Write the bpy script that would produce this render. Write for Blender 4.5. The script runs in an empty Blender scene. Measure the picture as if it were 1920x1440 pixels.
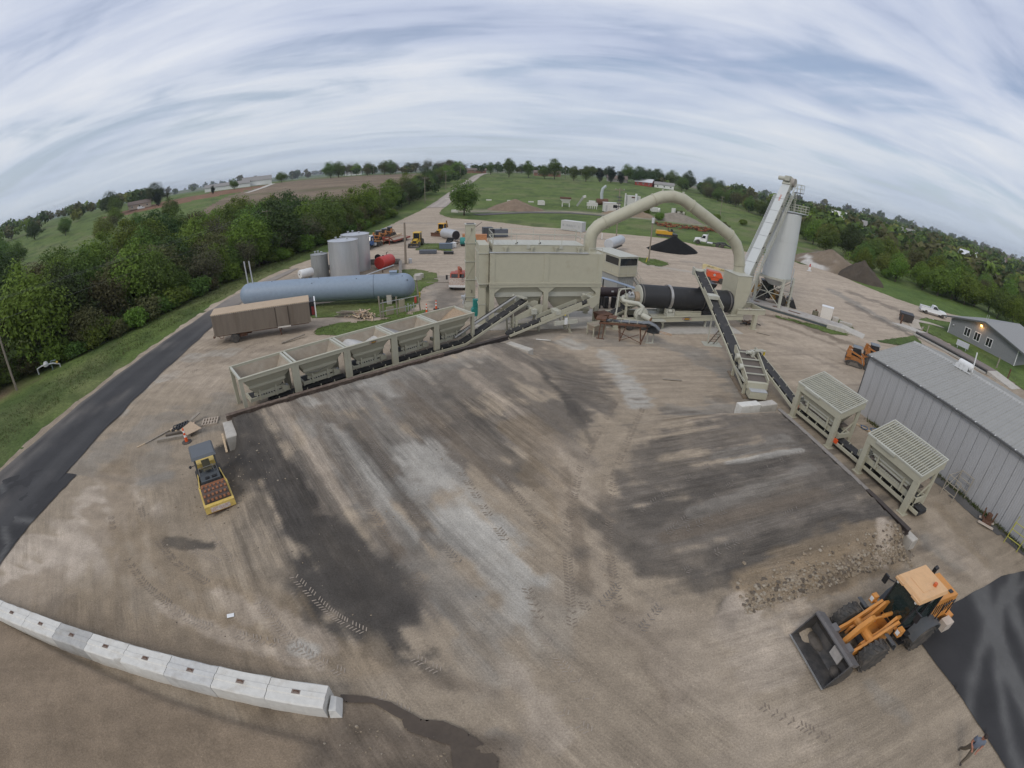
import bpy, math, random
import numpy as np
from math import sin, cos, pi, radians, hypot, atan2, sqrt
from mathutils import Vector, Matrix
S = bpy.context.scene
C = S.collection
rng = np.random.default_rng(7)
rnd = random.Random(11)

# ---------------------------------------------------------------- camera
cd = bpy.data.cameras.new('camera')
cam = bpy.data.objects.new('camera', cd); C.objects.link(cam)
cam.matrix_world = Matrix(((0.9995347, -0.0305035, 0, 0), (0.0133582, 0.4377183, -0.8990129, 0), (0.0274231, 0.8985946, 0.4379221, 16), (0, 0, 0, 1)))
cd.type = 'PANO'; cd.panorama_type = 'FISHEYE_LENS_POLYNOMIAL'
cd.sensor_fit = 'HORIZONTAL'; cd.sensor_width = 19.2; cd.sensor_height = 14.4
cd.fisheye_fov = radians(178)
cd.fisheye_polynomial_k0 = 0.0
cd.fisheye_polynomial_k1 = -0.11308149
cd.fisheye_polynomial_k2 = -0.00021917
cd.fisheye_polynomial_k3 = 0.00012100544
cd.fisheye_polynomial_k4 = -0.000005024965
cd.clip_start = 0.1; cd.clip_end = 20000
S.camera = cam

# ---------------------------------------------------------------- exposure, sky, sun
S.view_settings.view_transform = 'Standard'; S.view_settings.look = 'None'
S.view_settings.exposure = 0.0; S.view_settings.gamma = 1.0; S.view_settings.use_curve_mapping = False
S.cycles.use_denoising = True
S.cycles.max_bounces = 5; S.cycles.diffuse_bounces = 2; S.cycles.glossy_bounces = 2
S.cycles.transmission_bounces = 4; S.cycles.transparent_max_bounces = 6; S.cycles.volume_bounces = 0
S.cycles.caustics_reflective = False; S.cycles.caustics_refractive = False
SUN_EL, SUN_AZ = radians(42), radians(-140)      # azimuth from +Y, clockwise
W = bpy.data.worlds.new('World'); S.world = W; W.use_nodes = True
wt = W.node_tree; wt.nodes.clear()
def wn(t, **k):
    n = wt.nodes.new(t)
    for a, b in k.items(): setattr(n, a, b)
    return n
def wl(a, b): wt.links.new(a, b)
out = wn('ShaderNodeOutputWorld'); bg = wn('ShaderNodeBackground'); bg.inputs[1].default_value = 0.1
wl(bg.outputs[0], out.inputs[0])
sky = wn('ShaderNodeTexSky', sky_type='NISHITA', sun_disc=False)
sky.sun_elevation = SUN_EL; sky.sun_rotation = SUN_AZ; sky.air_density = 1.0; sky.dust_density = 1.5; sky.ozone_density = 1.5
tc = wn('ShaderNodeTexCoord')
sep = wn('ShaderNodeSeparateXYZ'); wl(tc.outputs['Generated'], sep.inputs[0])
def wmath(op, a, b=None, c=None):
    n = wn('ShaderNodeMath', operation=op)
    for i, v in enumerate((a, b, c)):
        if v is None: continue
        if isinstance(v, (int, float)): n.inputs[i].default_value = v
        else: wl(v, n.inputs[i])
    return n.outputs[0]
zc = wmath('MAXIMUM', sep.outputs[2], 0.0)
za = wmath('ADD', zc, 0.10)
px = wmath('DIVIDE', sep.outputs[0], za); py = wmath('DIVIDE', sep.outputs[1], za)
cmb = wn('ShaderNodeCombineXYZ'); wl(px, cmb.inputs[0]); wl(py, cmb.inputs[1])
def cloudnoise(rot, sx, sy, loc, detail, rough, dist):
    mp = wn('ShaderNodeMapping'); mp.inputs['Rotation'].default_value = (0, 0, radians(rot)); mp.inputs['Scale'].default_value = (sx, sy, 1); mp.inputs['Location'].default_value = loc
    wl(cmb.outputs[0], mp.inputs[0])
    n = wn('ShaderNodeTexNoise'); n.inputs['Scale'].default_value = 1.0; n.inputs['Detail'].default_value = detail; n.inputs['Roughness'].default_value = rough; n.inputs['Distortion'].default_value = dist
    wl(mp.outputs[0], n.inputs['Vector']); return n.outputs['Fac']
def wramp(f, pts):
    r = wn('ShaderNodeValToRGB'); e = r.color_ramp.elements
    while len(e) < len(pts): e.new(0.5)
    for i, (p, c) in enumerate(pts):
        e[i].position = p; e[i].color = (c[0], c[1], c[2], 1) if isinstance(c, tuple) else (c, c, c, 1)
    wl(f, r.inputs[0]); return r.outputs[0]
n1 = cloudnoise(-14, 0.38, 0.95, (3.1, 0.4, 0), 7, 0.52, 1.1)     # long banks
n2 = cloudnoise(-22, 1.3, 3.4, (1.7, 5.2, 2), 6, 0.55, 0.9)      # finer streaks
n3 = cloudnoise(-10, 0.22, 0.5, (8.3, 2.2, 1), 3, 0.5, 0.3)      # light and dark cloud base
mix12 = wmath('ADD', wmath('MULTIPLY', n1, 0.78), wmath('MULTIPLY', n2, 0.22))
cover = wramp(mix12, [(0.36, 0.45), (0.47, 0.92), (0.60, 1.0)])
tone = wramp(wmath('ADD', wmath('MULTIPLY', mix12, 0.5), wmath('MULTIPLY', n3, 0.5)), [(0.36, (4.1, 4.7, 6.5)), (0.45, (5.7, 6.3, 7.8)), (0.53, (7.3, 7.7, 8.6)), (0.63, (8.9, 8.9, 9.1))])
mxc = wn('ShaderNodeMix', data_type='RGBA'); wl(cover, mxc.inputs['Factor']); wl(sky.outputs[0], mxc.inputs['A']); wl(tone, mxc.inputs['B'])
# milky veil towards the horizon, as seen under a thin overcast
veil = wramp(zc, [(0.0, 0.80), (0.08, 0.5), (0.26, 0.0)])
mxv = wn('ShaderNodeMix', data_type='RGBA'); wl(veil, mxv.inputs['Factor']); wl(mxc.outputs['Result'], mxv.inputs['A']); mxv.inputs['B'].default_value = (5.2, 6.0, 6.9, 1)
wl(mxv.outputs['Result'], bg.inputs[0])
sl = bpy.data.lights.new('sun', 'SUN'); sl.energy = 1.0; sl.angle = radians(16); sl.color = (1, 0.95, 0.88)
sun = bpy.data.objects.new('sun', sl); C.objects.link(sun)
d = Vector((sin(SUN_AZ)*cos(SUN_EL), cos(SUN_AZ)*cos(SUN_EL), sin(SUN_EL)))
sun.rotation_euler = (-d).to_track_quat('-Z', 'Y').to_euler(); sun.location = (0, 0, 60)

# ---------------------------------------------------------------- mesh helpers
class M:
    """collects shapes and links them as one mesh object"""
    def __init__(s): s.v = []; s.f = []; s.mi = []
    def add(s, vs, fs, m=0):
        b = len(s.v); s.v.extend([tuple(p) for p in vs]); s.f.extend([[i+b for i in f] for f in fs]); s.mi.extend([m]*len(fs)); return s
    def hexa(s, p, m=0):        # 8 points: bottom ring then top ring
        return s.add(p, [(3,2,1,0),(4,5,6,7),(0,1,5,4),(1,2,6,5),(2,3,7,6),(3,0,4,7)], m)
    def box(s, x0, x1, y0, y1, z0, z1, m=0):
        return s.hexa([(x0,y0,z0),(x1,y0,z0),(x1,y1,z0),(x0,y1,z0),(x0,y0,z1),(x1,y0,z1),(x1,y1,z1),(x0,y1,z1)], m)
    def frus(s, b, zb, t, zt, m=0):   # b,t = (x0,x1,y0,y1)
        return s.hexa([(b[0],b[2],zb),(b[1],b[2],zb),(b[1],b[3],zb),(b[0],b[3],zb),(t[0],t[2],zt),(t[1],t[2],zt),(t[1],t[3],zt),(t[0],t[3],zt)], m)
    def beam(s, p, q, w, h, m=0, up=(0,0,1)):
        p, q = Vector(p), Vector(q); d = (q-p).normalized(); u = Vector(up)
        if abs(d.dot(u)) > 0.98: u = Vector((1,0,0))
        r = d.cross(u).normalized()*(w/2); t = r.cross(d).normalized()*(h/2)
        return s.hexa([p-r-t, p+r-t, q+r-t, q-r-t, p-r+t, p+r+t, q+r+t, q-r+t], m)
    def tube(s, pts, r, n=8, m=0, cap=True):
        pts = [Vector(p) for p in pts]; k = len(pts); rs = r if isinstance(r, (list, tuple)) else [r]*k
        vs = []; u = None
        for i, p in enumerate(pts):
            d = (pts[min(i+1,k-1)]-pts[max(i-1,0)])
            d = d.normalized() if d.length > 1e-9 else Vector((0,0,1))
            if u is None: u = d.orthogonal().normalized()
            else:
                u = u - d*u.dot(d); u = u.normalized() if u.length > 1e-6 else d.orthogonal().normalized()
            w = d.cross(u)
            vs += [p + (u*cos(2*pi*j/n) + w*sin(2*pi*j/n))*rs[i] for j in range(n)]
        fs = [(i*n+j, i*n+(j+1)%n, (i+1)*n+(j+1)%n, (i+1)*n+j) for i in range(k-1) for j in range(n)]
        if cap: fs += [tuple(range(n-1,-1,-1)), tuple((k-1)*n+j for j in range(n))]
        return s.add(vs, fs, m)
    def cyl(s, p, q, r, n=12, m=0, r2=None): return s.tube([p, q], [r, r if r2 is None else r2], n, m)
    def lathe(s, prof, n=16, m=0, o=(0,0,0), axis='z', cap=True):   # prof = [(radius, height)]
        vs = []
        for (r, h) in prof:
            for j in range(n):
                a = 2*pi*j/n; c, d = r*cos(a), r*sin(a)
                p = (c, d, h) if axis == 'z' else ((h, c, d) if axis == 'x' else (d, h, c))
                vs.append((p[0]+o[0], p[1]+o[1], p[2]+o[2]))
        k = len(prof); fs = [(i*n+j, i*n+(j+1)%n, (i+1)*n+(j+1)%n, (i+1)*n+j) for i in range(k-1) for j in range(n)]
        if cap: fs += [tuple(range(n-1,-1,-1)), tuple((k-1)*n+j for j in range(n))]
        return s.add(vs, fs, m)
    def prism(s, poly, a, b, axis='y', m=0):   # 2-D outline extruded between a and b along axis
        def P(u, v, t): return (u, t, v) if axis == 'y' else ((t, u, v) if axis == 'x' else (u, v, t))
        n = len(poly); vs = [P(u, v, a) for u, v in poly] + [P(u, v, b) for u, v in poly]
        return s.add(vs, [tuple(range(n-1,-1,-1)), tuple(range(n, 2*n))] + [(i, (i+1)%n, n+(i+1)%n, n+i) for i in range(n)], m)
    def sph(s, c, r, n=10, m=0, sq=(1,1,1)):
        k = max(4, n//2)
        vs = [(c[0]+r*sq[0]*sin(pi*i/k)*cos(2*pi*j/n), c[1]+r*sq[1]*sin(pi*i/k)*sin(2*pi*j/n), c[2]+r*sq[2]*cos(pi*i/k)) for i in range(k+1) for j in range(n)]
        return s.add(vs, [(i*n+j, (i+1)*n+j, (i+1)*n+(j+1)%n, i*n+(j+1)%n) for i in range(k) for j in range(n)], m)
    def mesh(s, name, mats, smooth=35):
        me = bpy.data.meshes.new(name); me.from_pydata(s.v, [], s.f)
        for mt in (mats if isinstance(mats, (list, tuple)) else [mats]): me.materials.append(mt)
        if any(s.mi): me.polygons.foreach_set('material_index', s.mi)
        import bmesh
        bm = bmesh.new(); bm.from_mesh(me); bmesh.ops.recalc_face_normals(bm, faces=bm.faces); bm.to_mesh(me); bm.free()
        if smooth:
            me.polygons.foreach_set('use_smooth', [True]*len(me.polygons)); me.set_sharp_from_angle(angle=radians(smooth))
        return me
    def obj(s, name, mats, parent=None, smooth=35, loc=None, rz=0):
        return place(s.mesh(name, mats, smooth), name, parent, loc, rz)
def place(me, name, parent=None, loc=None, rz=0):
    o = bpy.data.objects.new(name, me); C.objects.link(o)
    if parent: o.parent = parent
    if loc: o.location = loc
    if rz: o.rotation_euler = (0, 0, rz)
    return o
def tag(o, label, cat, group=None, kind=None):
    if label: o['label'] = label
    if cat: o['category'] = cat
    if group: o['group'] = group
    if kind: o['kind'] = kind
    return o
def thing(name, label, cat, loc=(0,0,0), rz=0, group=None):
    o = bpy.data.objects.new(name, None); C.objects.link(o); o.empty_display_size = 0.3
    if len(loc) == 2: loc = (loc[0], loc[1], 0)
    o.location = loc; o.rotation_euler = (0, 0, rz)
    return tag(o, label, cat, group)
def dup(root, loc, rz=0, label=None, scale=None):
    def cp(o, par):
        c = o.copy(); C.objects.link(c); c.parent = par
        for ch in o.children: cp(ch, c)
        return c
    r = cp(root, None)
    if len(loc) == 2: loc = (loc[0], loc[1], 0)
    r.location = loc; r.rotation_euler = (0, 0, rz)
    if label: r['label'] = label
    if scale: r.scale = scale
    return r

# ---------------------------------------------------------------- materials
MATS = {}
def mat(name, col, rough=0.7, metal=0.0, var=0.12, dirt=0.0, dcol=(0.30, 0.25, 0.19), scale=1.5, bump=0.0, bscale=30, emit=None, spec=0.5, streak=False):
    if name in MATS: return MATS[name]
    m = bpy.data.materials.new(name); m.use_nodes = True; t = m.node_tree; N = t.nodes; L = t.links
    b = N['Principled BSDF']; b.inputs['Roughness'].default_value = rough; b.inputs['Metallic'].default_value = metal
    b.inputs['Specular IOR Level'].default_value = spec
    c4 = (*col, 1)
    if emit:
        b.inputs['Base Color'].default_value = c4; b.inputs['Emission Color'].default_value = c4; b.inputs['Emission Strength'].default_value = emit
        MATS[name] = m; return m
    geo = N.new('ShaderNodeNewGeometry')
    def noise(sc, det=5, r=0.6, vec=None):
        n = N.new('ShaderNodeTexNoise'); n.inputs['Scale'].default_value = sc; n.inputs['Detail'].default_value = det; n.inputs['Roughness'].default_value = r
        L.new(vec or geo.outputs['Position'], n.inputs['Vector']); return n.outputs['Fac']
    vec = None
    if streak:
        mp = N.new('ShaderNodeMapping'); mp.inputs['Scale'].default_value = (1, 1, 0.12); L.new(geo.outputs['Position'], mp.inputs[0]); vec = mp.outputs[0]
    f = noise(scale*2.3, 6, 0.65, vec)
    mr = N.new('ShaderNodeMapRange'); mr.inputs[1].default_value = 0.3; mr.inputs[2].default_value = 0.7; mr.inputs[3].default_value = 1-var; mr.inputs[4].default_value = 1+var; L.new(f, mr.inputs[0])
    mul = N.new('ShaderNodeVectorMath'); mul.operation = 'SCALE'; mul.inputs[0].default_value = col; L.new(mr.outputs[0], mul.inputs['Scale'])
    res = mul.outputs[0]
    if dirt > 0:
        g = noise(scale*0.9, 7, 0.68, vec)
        r2 = N.new('ShaderNodeMapRange'); r2.inputs[1].default_value = 0.62-dirt*0.35; r2.inputs[2].default_value = 0.72-dirt*0.1; r2.inputs[3].default_value = 0; r2.inputs[4].default_value = min(0.9, 0.35+dirt*0.6); L.new(g, r2.inputs[0])
        mx = N.new('ShaderNodeMix'); mx.data_type = 'RGBA'; L.new(r2.outputs[0], mx.inputs['Factor']); L.new(res, mx.inputs['A']); mx.inputs['B'].default_value = (*dcol, 1); res = mx.outputs['Result']
    L.new(res, b.inputs['Base Color'])
    if bump > 0:
        bp = N.new('ShaderNodeBump'); bp.inputs['Strength'].default_value = bump; bp.inputs['Distance'].default_value = 0.05; L.new(noise(bscale, 6, 0.7), bp.inputs['Height']); L.new(bp.outputs[0], b.inputs['Normal'])
    MATS[name] = m; return m
PLANT = mat('plant_paint', (0.445, 0.425, 0.325), 0.5, var=0.04, dirt=0.16, dcol=(0.35,0.31,0.23), scale=0.7)
PLANTL = mat('plant_paint_light', (0.46, 0.455, 0.385), 0.5, var=0.05, dirt=0.16, dcol=(0.37,0.33,0.26), scale=0.9)
HOPIN = mat('hopper_dusty_inside', (0.34, 0.295, 0.235), 0.85, var=0.18, dirt=0.55, dcol=(0.30,0.235,0.17), scale=0.9)
RUBBER = mat('belt_rubber', (0.035, 0.034, 0.034), 0.75, var=0.2, dirt=0.25, dcol=(0.10,0.09,0.08))
TYRE = mat('tyre_rubber', (0.052, 0.049, 0.045), 0.85, var=0.25, dirt=0.5, dcol=(0.155,0.13,0.105), scale=3)
BLACK = mat('black_paint', (0.02, 0.02, 0.022), 0.5, var=0.2, dirt=0.15, dcol=(0.12,0.1,0.085))
DRUM = mat('drum_black', (0.022, 0.022, 0.023), 0.6, var=0.15, dirt=0.12, dcol=(0.06,0.055,0.05))
STEEL = mat('bare_steel', (0.42, 0.41, 0.39), 0.4, 0.7, var=0.12, dirt=0.2, dcol=(0.25,0.19,0.14))
GALV = mat('galvanised_steel', (0.50, 0.51, 0.52), 0.5, 0.35, var=0.08, dirt=0.12, dcol=(0.42,0.40,0.37))
RUST = mat('rusty_steel', (0.13, 0.062, 0.035), 0.85, var=0.35, dirt=0.4, dcol=(0.06,0.035,0.025), scale=4)
CONC = mat('concrete', (0.46, 0.43, 0.38), 0.9, var=0.1, dirt=0.3, dcol=(0.30,0.27,0.23), scale=1.2, bump=0.15)
CONCW = mat('concrete_pale', (0.63, 0.61, 0.56), 0.9, var=0.08, dirt=0.25, dcol=(0.42,0.37,0.30), scale=1.6, bump=0.15)
CONCG = mat('concrete_grey', (0.42, 0.41, 0.385), 0.9, var=0.12, dirt=0.3, dcol=(0.33,0.30,0.25), scale=1.6, bump=0.2)
WOODO = mat('weathered_wood', (0.27, 0.235, 0.19), 0.9, var=0.25, dirt=0.2, scale=3)
WOODN = mat('fresh_lumber', (0.55, 0.42, 0.28), 0.85, var=0.2, dirt=0.15, scale=3)
POLEW = mat('pole_wood', (0.25, 0.21, 0.165), 0.9, var=0.2, scale=4)
WHITE = mat('white_paint', (0.74, 0.74, 0.73), 0.4, var=0.04, dirt=0.12, dcol=(0.45,0.41,0.35))
GLASS = mat('dark_glass', (0.012, 0.016, 0.018), 0.06, var=0.0, spec=0.7)
ORANGE = mat('orange_plastic', (0.75, 0.10, 0.02), 0.5, var=0.05)
TRIMW = mat('reflective_white', (0.8, 0.8, 0.78), 0.5, var=0.03)


# ---------------------------------------------------------------- terrain
def sst(a, b, x):
    t = np.clip((x-a)/(b-a), 0, 1); return t*t*(3-2*t)
def vnoise(x, y, seed=0):
    r = np.random.default_rng(seed); tab = r.random((256, 256))
    xi = np.floor(x).astype(np.int64); yi = np.floor(y).astype(np.int64); fx = x-xi; fy = y-yi
    fx = fx*fx*(3-2*fx); fy = fy*fy*(3-2*fy)
    a = tab[xi & 255, yi & 255]; b = tab[(xi+1) & 255, yi & 255]; c = tab[xi & 255, (yi+1) & 255]; e = tab[(xi+1) & 255, (yi+1) & 255]
    return (a*(1-fx)+b*fx)*(1-fy)+(c*(1-fx)+e*fx)*fy
def fbm(x, y, oct=4, seed=0, gain=0.5):
    s = 0; a = 1; tot = 0
    for i in range(oct):
        s = s+a*vnoise(x*2**i+17.3*i, y*2**i+9.1*i, seed+i); tot += a; a *= gain
    return s/tot
def inpoly(x, y, poly):
    c = np.zeros(np.shape(x), bool); n = len(poly); j = n-1
    for i in range(n):
        xi, yi = poly[i]; xj, yj = poly[j]
        c ^= ((yi > y) != (yj > y)) & (x < (xj-xi)*(y-yi)/(yj-yi+1e-12)+xi); j = i
    return c
def segdist(x, y, a, b):
    dx, dy = b[0]-a[0], b[1]-a[1]; t = np.clip(((x-a[0])*dx+(y-a[1])*dy)/(dx*dx+dy*dy+1e-9), 0, 1)
    return np.hypot(x-a[0]-t*dx, y-a[1]-t*dy)
def polydist(x, y, poly):      # signed, positive inside
    d = np.full(np.shape(x), 1e9)
    for i in range(len(poly)): d = np.minimum(d, segdist(x, y, poly[i], poly[(i+1) % len(poly)]))
    return np.where(inpoly(x, y, poly), d, -d)
def softplus(t, k): return np.where(t/k > 30, t, k*np.log1p(np.exp(np.clip(t/k, -60, 30))))
def T(x, y):
    """height of the land outside the yard"""
    x = np.asarray(x, float); y = np.asarray(y, float); r = np.hypot(x, y)
    yy = y + 0.35*np.clip(-60-x, 0, 300)
    up = 0.045*softplus(yy-192, 9.0)
    up = up - softplus(up-11.2, 1.0)
    up = up - np.clip(0.016*softplus(yy-600, 30), 0, 9)
    up = up*(1-0.92*sst(70, 330, x-np.clip(y-330, 0, 400)*0.25))
    z = up
    z = z - 1.8*np.exp(-((x+60)/9)**2)*sst(230, 150, y)
    z = z - 2.5*sst(100, 175, x)*sst(330, 200, y)
    far = sst(650, 1500, r)
    z = z + far*((fbm(x/900+3, y/900+8, 3, 5)-0.5)*14+2)
    z = z + sst(3000, 5200, r)*(fbm(x/1500+1, y/1500, 3, 9)*22-7)
    z = z + sst(150, 300, r)*(fbm(x/40, y/40, 3, 21)-0.5)*0.8
    return z
# outline of the worn yard
YARD = [(-36.5,-40),(-37.6,16.17),(-38.5,27.99),(-39.6,40.5),(-41.4,54.6),(-40.8,72.9),(-38.6,87.3),(-36.3,115),(-36.4,150),(-36.4,196),
        (-29.0,196),(-28.6,180),(-27,166),(-21.13,152.04),(-11.32,146.52),(4.62,133.56),(16.42,131.88),(23.3,128.23),(40.87,126.23),(47.29,118.3),(56.34,117.76),
        (66,113),(74.31,111.32),(77.5,103.48),(77.8,90.5),(80.25,79.48),(84,75.5),(92,73),(110,70),(110,66),(75.5,66),(70.5,63.6),(65,57.5),(68,52),(68.6,40),(68.6,30),(68.6,-40)]
yd_cache = {}
def yard_sd(x, y): return polydist(x, y, YARD) + (fbm(x/2.2, y/2.2, 3, 31)-0.5)*1.1
# two loading ramps, built up against the feed bins
def ramps(x, y):
    s = (x+18.9)*0.759+(y-23.8)*0.652; d = (x+18.9)*0.652-(y-23.8)*0.759
    w = 0.3+3.6*sst(1.8, 6, d)
    hl = 1.2*np.clip(1-np.clip(d-2, 0, 99)/15, 0, 1)*sst(-w*0.55, w*0.55, s-0.2+0.25*np.clip(d-2, 0, 9))*sst(26.5, 22.5, s)*(d > 0.05)
    s2 = (x-19.7)*0.127-(y-27.7)*0.992; d2 = -(x-19.7)*0.992-(y-27.7)*0.127
    w2 = 0.5+1.3*sst(0.3, 2.5, d2)
    hr = 1.12*np.clip(1-np.clip(d2-3.5, 0, 99)/12, 0, 1)*sst(14.4+w2*0.5, 13.4-w2*0.5, s2)*sst(-1.0-1.6*sst(3, 5, d2), 0.4, s2)*(d2 > 0.05)
    return hl, hr, s, d, s2, d2
def sandpile(x, y):
    edge = 5.95-0.02*(x+14)
    m = sst(0.1, 0.6, edge-y)*sst(-5.2, -6.6, x-1.2*(fbm(y/1.5, x/3, 2, 3)-0.5))
    return m*(0.42+0.5*sst(5, 0, y)*sst(-8, -22, x)+0.16*(fbm(x/3, y/3, 3, 12)-0.3)), m
def Z(x, y):
    """height of the yard surface"""
    x = np.asarray(x, float); y = np.asarray(y, float)
    hl, hr, s, d, s2, d2 = ramps(x, y)
    near = sst(75, 45, y)
    z = np.maximum(hl, hr)
    on = sst(0.02, 0.25, z)
    n1 = fbm(d/5.5, s/0.9, 3, 41); n2 = fbm(d2/5.5, s2/0.9, 3, 43)
    rut = np.where(hl > hr, n1, n2)
    z = z + on*(rut-0.5)*0.14
    z = z + near*((fbm(x/1.7, y/1.7, 4, 51)-0.5)*0.09+(fbm(x/0.5, y/0.5, 2, 57)-0.5)*0.03)
    # crumbling side slope beside the wheel loader
    rub = sst(13.0, 14.2, s2)*sst(18.0, 16.6, s2)*sst(12, 10, d2)*sst(-0.5, 0.5, d2)
    z = z + rub*((fbm(x/0.9, y/0.9, 4, 61)-0.42)*0.75+(fbm(x/0.25, y/0.25, 2, 63)-0.5)*0.12)
    sp, m = sandpile(x, y); z = z + sp
    # muddy hollow right of the block wall
    mud = sst(6.9, 6.0, y)*sst(-6.5, -5.2, x)*sst(1.2, -0.6, x+(6-y)*0.3)
    z = z + mud*((fbm(x/0.6, y/0.6, 4, 71)-0.5)*0.32+0.05)
    z = z + 0.55*np.exp(-(((x+20.6)/1.3)**2+((y-17.2)/0.9)**2))*0.6
    return z
def groundzs(x, y):
    x = np.asarray(x, float); y = np.asarray(y, float); return np.where(polydist(x, y, YARD) > 0, Z(x, y), T(x, y))
def groundz(x, y):
    return float(groundzs([x], [y])[0])

def colmat(name, rough, n1, a1, n2, a2, bump, bscale, dist=0.05, spec=0.3, sparkle=0.0):
    m = bpy.data.materials.new(name); m.use_nodes = True; t = m.node_tree; N = t.nodes; L = t.links
    b = N['Principled BSDF']; b.inputs['Roughness'].default_value = rough; b.inputs['Specular IOR Level'].default_value = spec
    at = N.new('ShaderNodeAttribute'); at.attribute_name = 'soil'
    geo = N.new('ShaderNodeNewGeometry')
    def nz(sc, det=5, r=0.65):
        n = N.new('ShaderNodeTexNoise'); n.inputs['Scale'].default_value = sc; n.inputs['Detail'].default_value = det; n.inputs['Roughness'].default_value = r; L.new(geo.outputs['Position'], n.inputs['Vector']); return n.outputs['Fac']
    def mr(f, a, lo=0.3, hi=0.7):
        q = N.new('ShaderNodeMapRange'); q.inputs[1].default_value = lo; q.inputs[2].default_value = hi; q.inputs[3].default_value = 1-a; q.inputs[4].default_value = 1+a; L.new(f, q.inputs[0]); return q.outputs[0]
    mu = N.new('ShaderNodeMath'); mu.operation = 'MULTIPLY'; L.new(mr(nz(n1), a1), mu.inputs[0]); L.new(mr(nz(n2, 3, 0.7), a2), mu.inputs[1])
    f = mu.outputs[0]
    if sparkle:
        vo = N.new('ShaderNodeTexVoronoi'); vo.inputs['Scale'].default_value = 6.5; L.new(geo.outputs['Position'], vo.inputs['Vector'])
        q = N.new('ShaderNodeMapRange'); q.inputs[1].default_value = 0.06; q.inputs[2].default_value = 0.16; q.inputs[3].default_value = 1+sparkle; q.inputs[4].default_value = 1.0; L.new(vo.outputs['Distance'], q.inputs[0])
        m3 = N.new('ShaderNodeMath'); m3.operation = 'MULTIPLY'; L.new(f, m3.inputs[0]); L.new(q.outputs[0], m3.inputs[1]); f = m3.outputs[0]
    sc = N.new('ShaderNodeVectorMath'); sc.operation = 'SCALE'; L.new(at.outputs['Color'], sc.inputs[0]); L.new(f, sc.inputs['Scale'])
    L.new(sc.outputs[0], b.inputs['Base Color'])
    bp = N.new('ShaderNodeBump'); bp.inputs['Strength'].default_value = bump; bp.inputs['Distance'].default_value = dist; L.new(nz(bscale, 6, 0.7), bp.inputs['Height']); L.new(bp.outputs[0], b.inputs['Normal'])
    return m
SOIL = colmat('gravel_and_dust', 0.95, 1.1, 0.10, 14.0, 0.17, 0.5, 9.0, 0.06, 0.15, 0.5)
GRASSM = colmat('grass_cover', 0.9, 0.35, 0.22, 3.0, 0.30, 0.8, 4.0, 0.12, 0.15)
FIELDM = colmat('field_soil', 0.95, 0.12, 0.14, 0.9, 0.16, 0.4, 1.5, 0.1, 0.1)
ASPH = colmat('worn_asphalt', 0.85, 0.6, 0.10, 20.0, 0.14, 0.3, 40.0, 0.01, 0.3)

def soilmat():
    m = bpy.data.materials.new('gravel_and_dust'); m.use_nodes = True; N = m.node_tree.nodes; L = m.node_tree.links; b = N['Principled BSDF']; b.inputs['Roughness'].default_value = .95; b.inputs['Specular IOR Level'].default_value = .15
    def at(nm): a = N.new('ShaderNodeAttribute'); a.attribute_name = nm; return a
    geo = N.new('ShaderNodeNewGeometry')
    def nz(vec, sc, det=6, r=.65):
        n = N.new('ShaderNodeTexNoise'); n.inputs['Scale'].default_value = sc; n.inputs['Detail'].default_value = det; n.inputs['Roughness'].default_value = r; L.new(vec, n.inputs['Vector']); return n.outputs['Fac']
    def mth(op, a, b_, c=None):
        q = N.new('ShaderNodeMath'); q.operation = op
        for i, v in enumerate((a, b_, c)):
            if v is None: continue
            if isinstance(v, (int, float)): q.inputs[i].default_value = v
            else: L.new(v, q.inputs[i])
        return q.outputs[0]
    def mr(f, lo, hi, a, c):
        q = N.new('ShaderNodeMapRange'); q.inputs[1].default_value = lo; q.inputs[2].default_value = hi; q.inputs[3].default_value = a; q.inputs[4].default_value = c; L.new(f, q.inputs[0]); return q.outputs[0]
    iso = nz(geo.outputs['Position'], 1.1); fine = nz(geo.outputs['Position'], 13, 4, .72); grit = nz(geo.outputs['Position'], 42, 3, .75)
    fl = at('flow'); wt_ = at('flow_weight')
    st = nz(fl.outputs['Vector'], 1.0, 7, .68); st2 = nz(fl.outputs['Vector'], 4.5, 5, .7)
    sm = mth('ADD', mth('MULTIPLY', st, .6), mth('MULTIPLY', st2, .4))
    sf = mth('MULTIPLY_ADD', mr(sm, .36, .64, -.30, .30), wt_.outputs['Fac'], 1.0)
    f = mth('MULTIPLY', mth('MULTIPLY', mr(iso, .3, .7, .86, 1.14), mr(fine, .3, .7, .78, 1.22)), mth('MULTIPLY', mr(grit, .3, .7, .82, 1.18), sf))
    vo = N.new('ShaderNodeTexVoronoi'); vo.inputs['Scale'].default_value = 5.5; L.new(geo.outputs['Position'], vo.inputs['Vector']); sp = mr(vo.outputs['Distance'], .05, .14, 1.7, 1.0); msk = mr(nz(geo.outputs['Position'], .8, 3), .5, .62, 0, 1)
    f = mth('MULTIPLY', f, mth('MULTIPLY_ADD', mth('SUBTRACT', sp, 1.0), msk, 1.0))
    sc = N.new('ShaderNodeVectorMath'); sc.operation = 'SCALE'; L.new(at('soil').outputs['Color'], sc.inputs[0]); L.new(f, sc.inputs['Scale']); L.new(sc.outputs[0], b.inputs['Base Color'])
    h = mth('ADD', mth('MULTIPLY', fine, .5), mth('ADD', mth('MULTIPLY', mth('MULTIPLY', sm, wt_.outputs['Fac']), 1.2), mth('MULTIPLY', iso, .6)))
    bp = N.new('ShaderNodeBump'); bp.inputs['Strength'].default_value = .7; bp.inputs['Distance'].default_value = .09; L.new(h, bp.inputs['Height']); L.new(bp.outputs[0], b.inputs['Normal']); return m
SOIL = soilmat()
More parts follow.
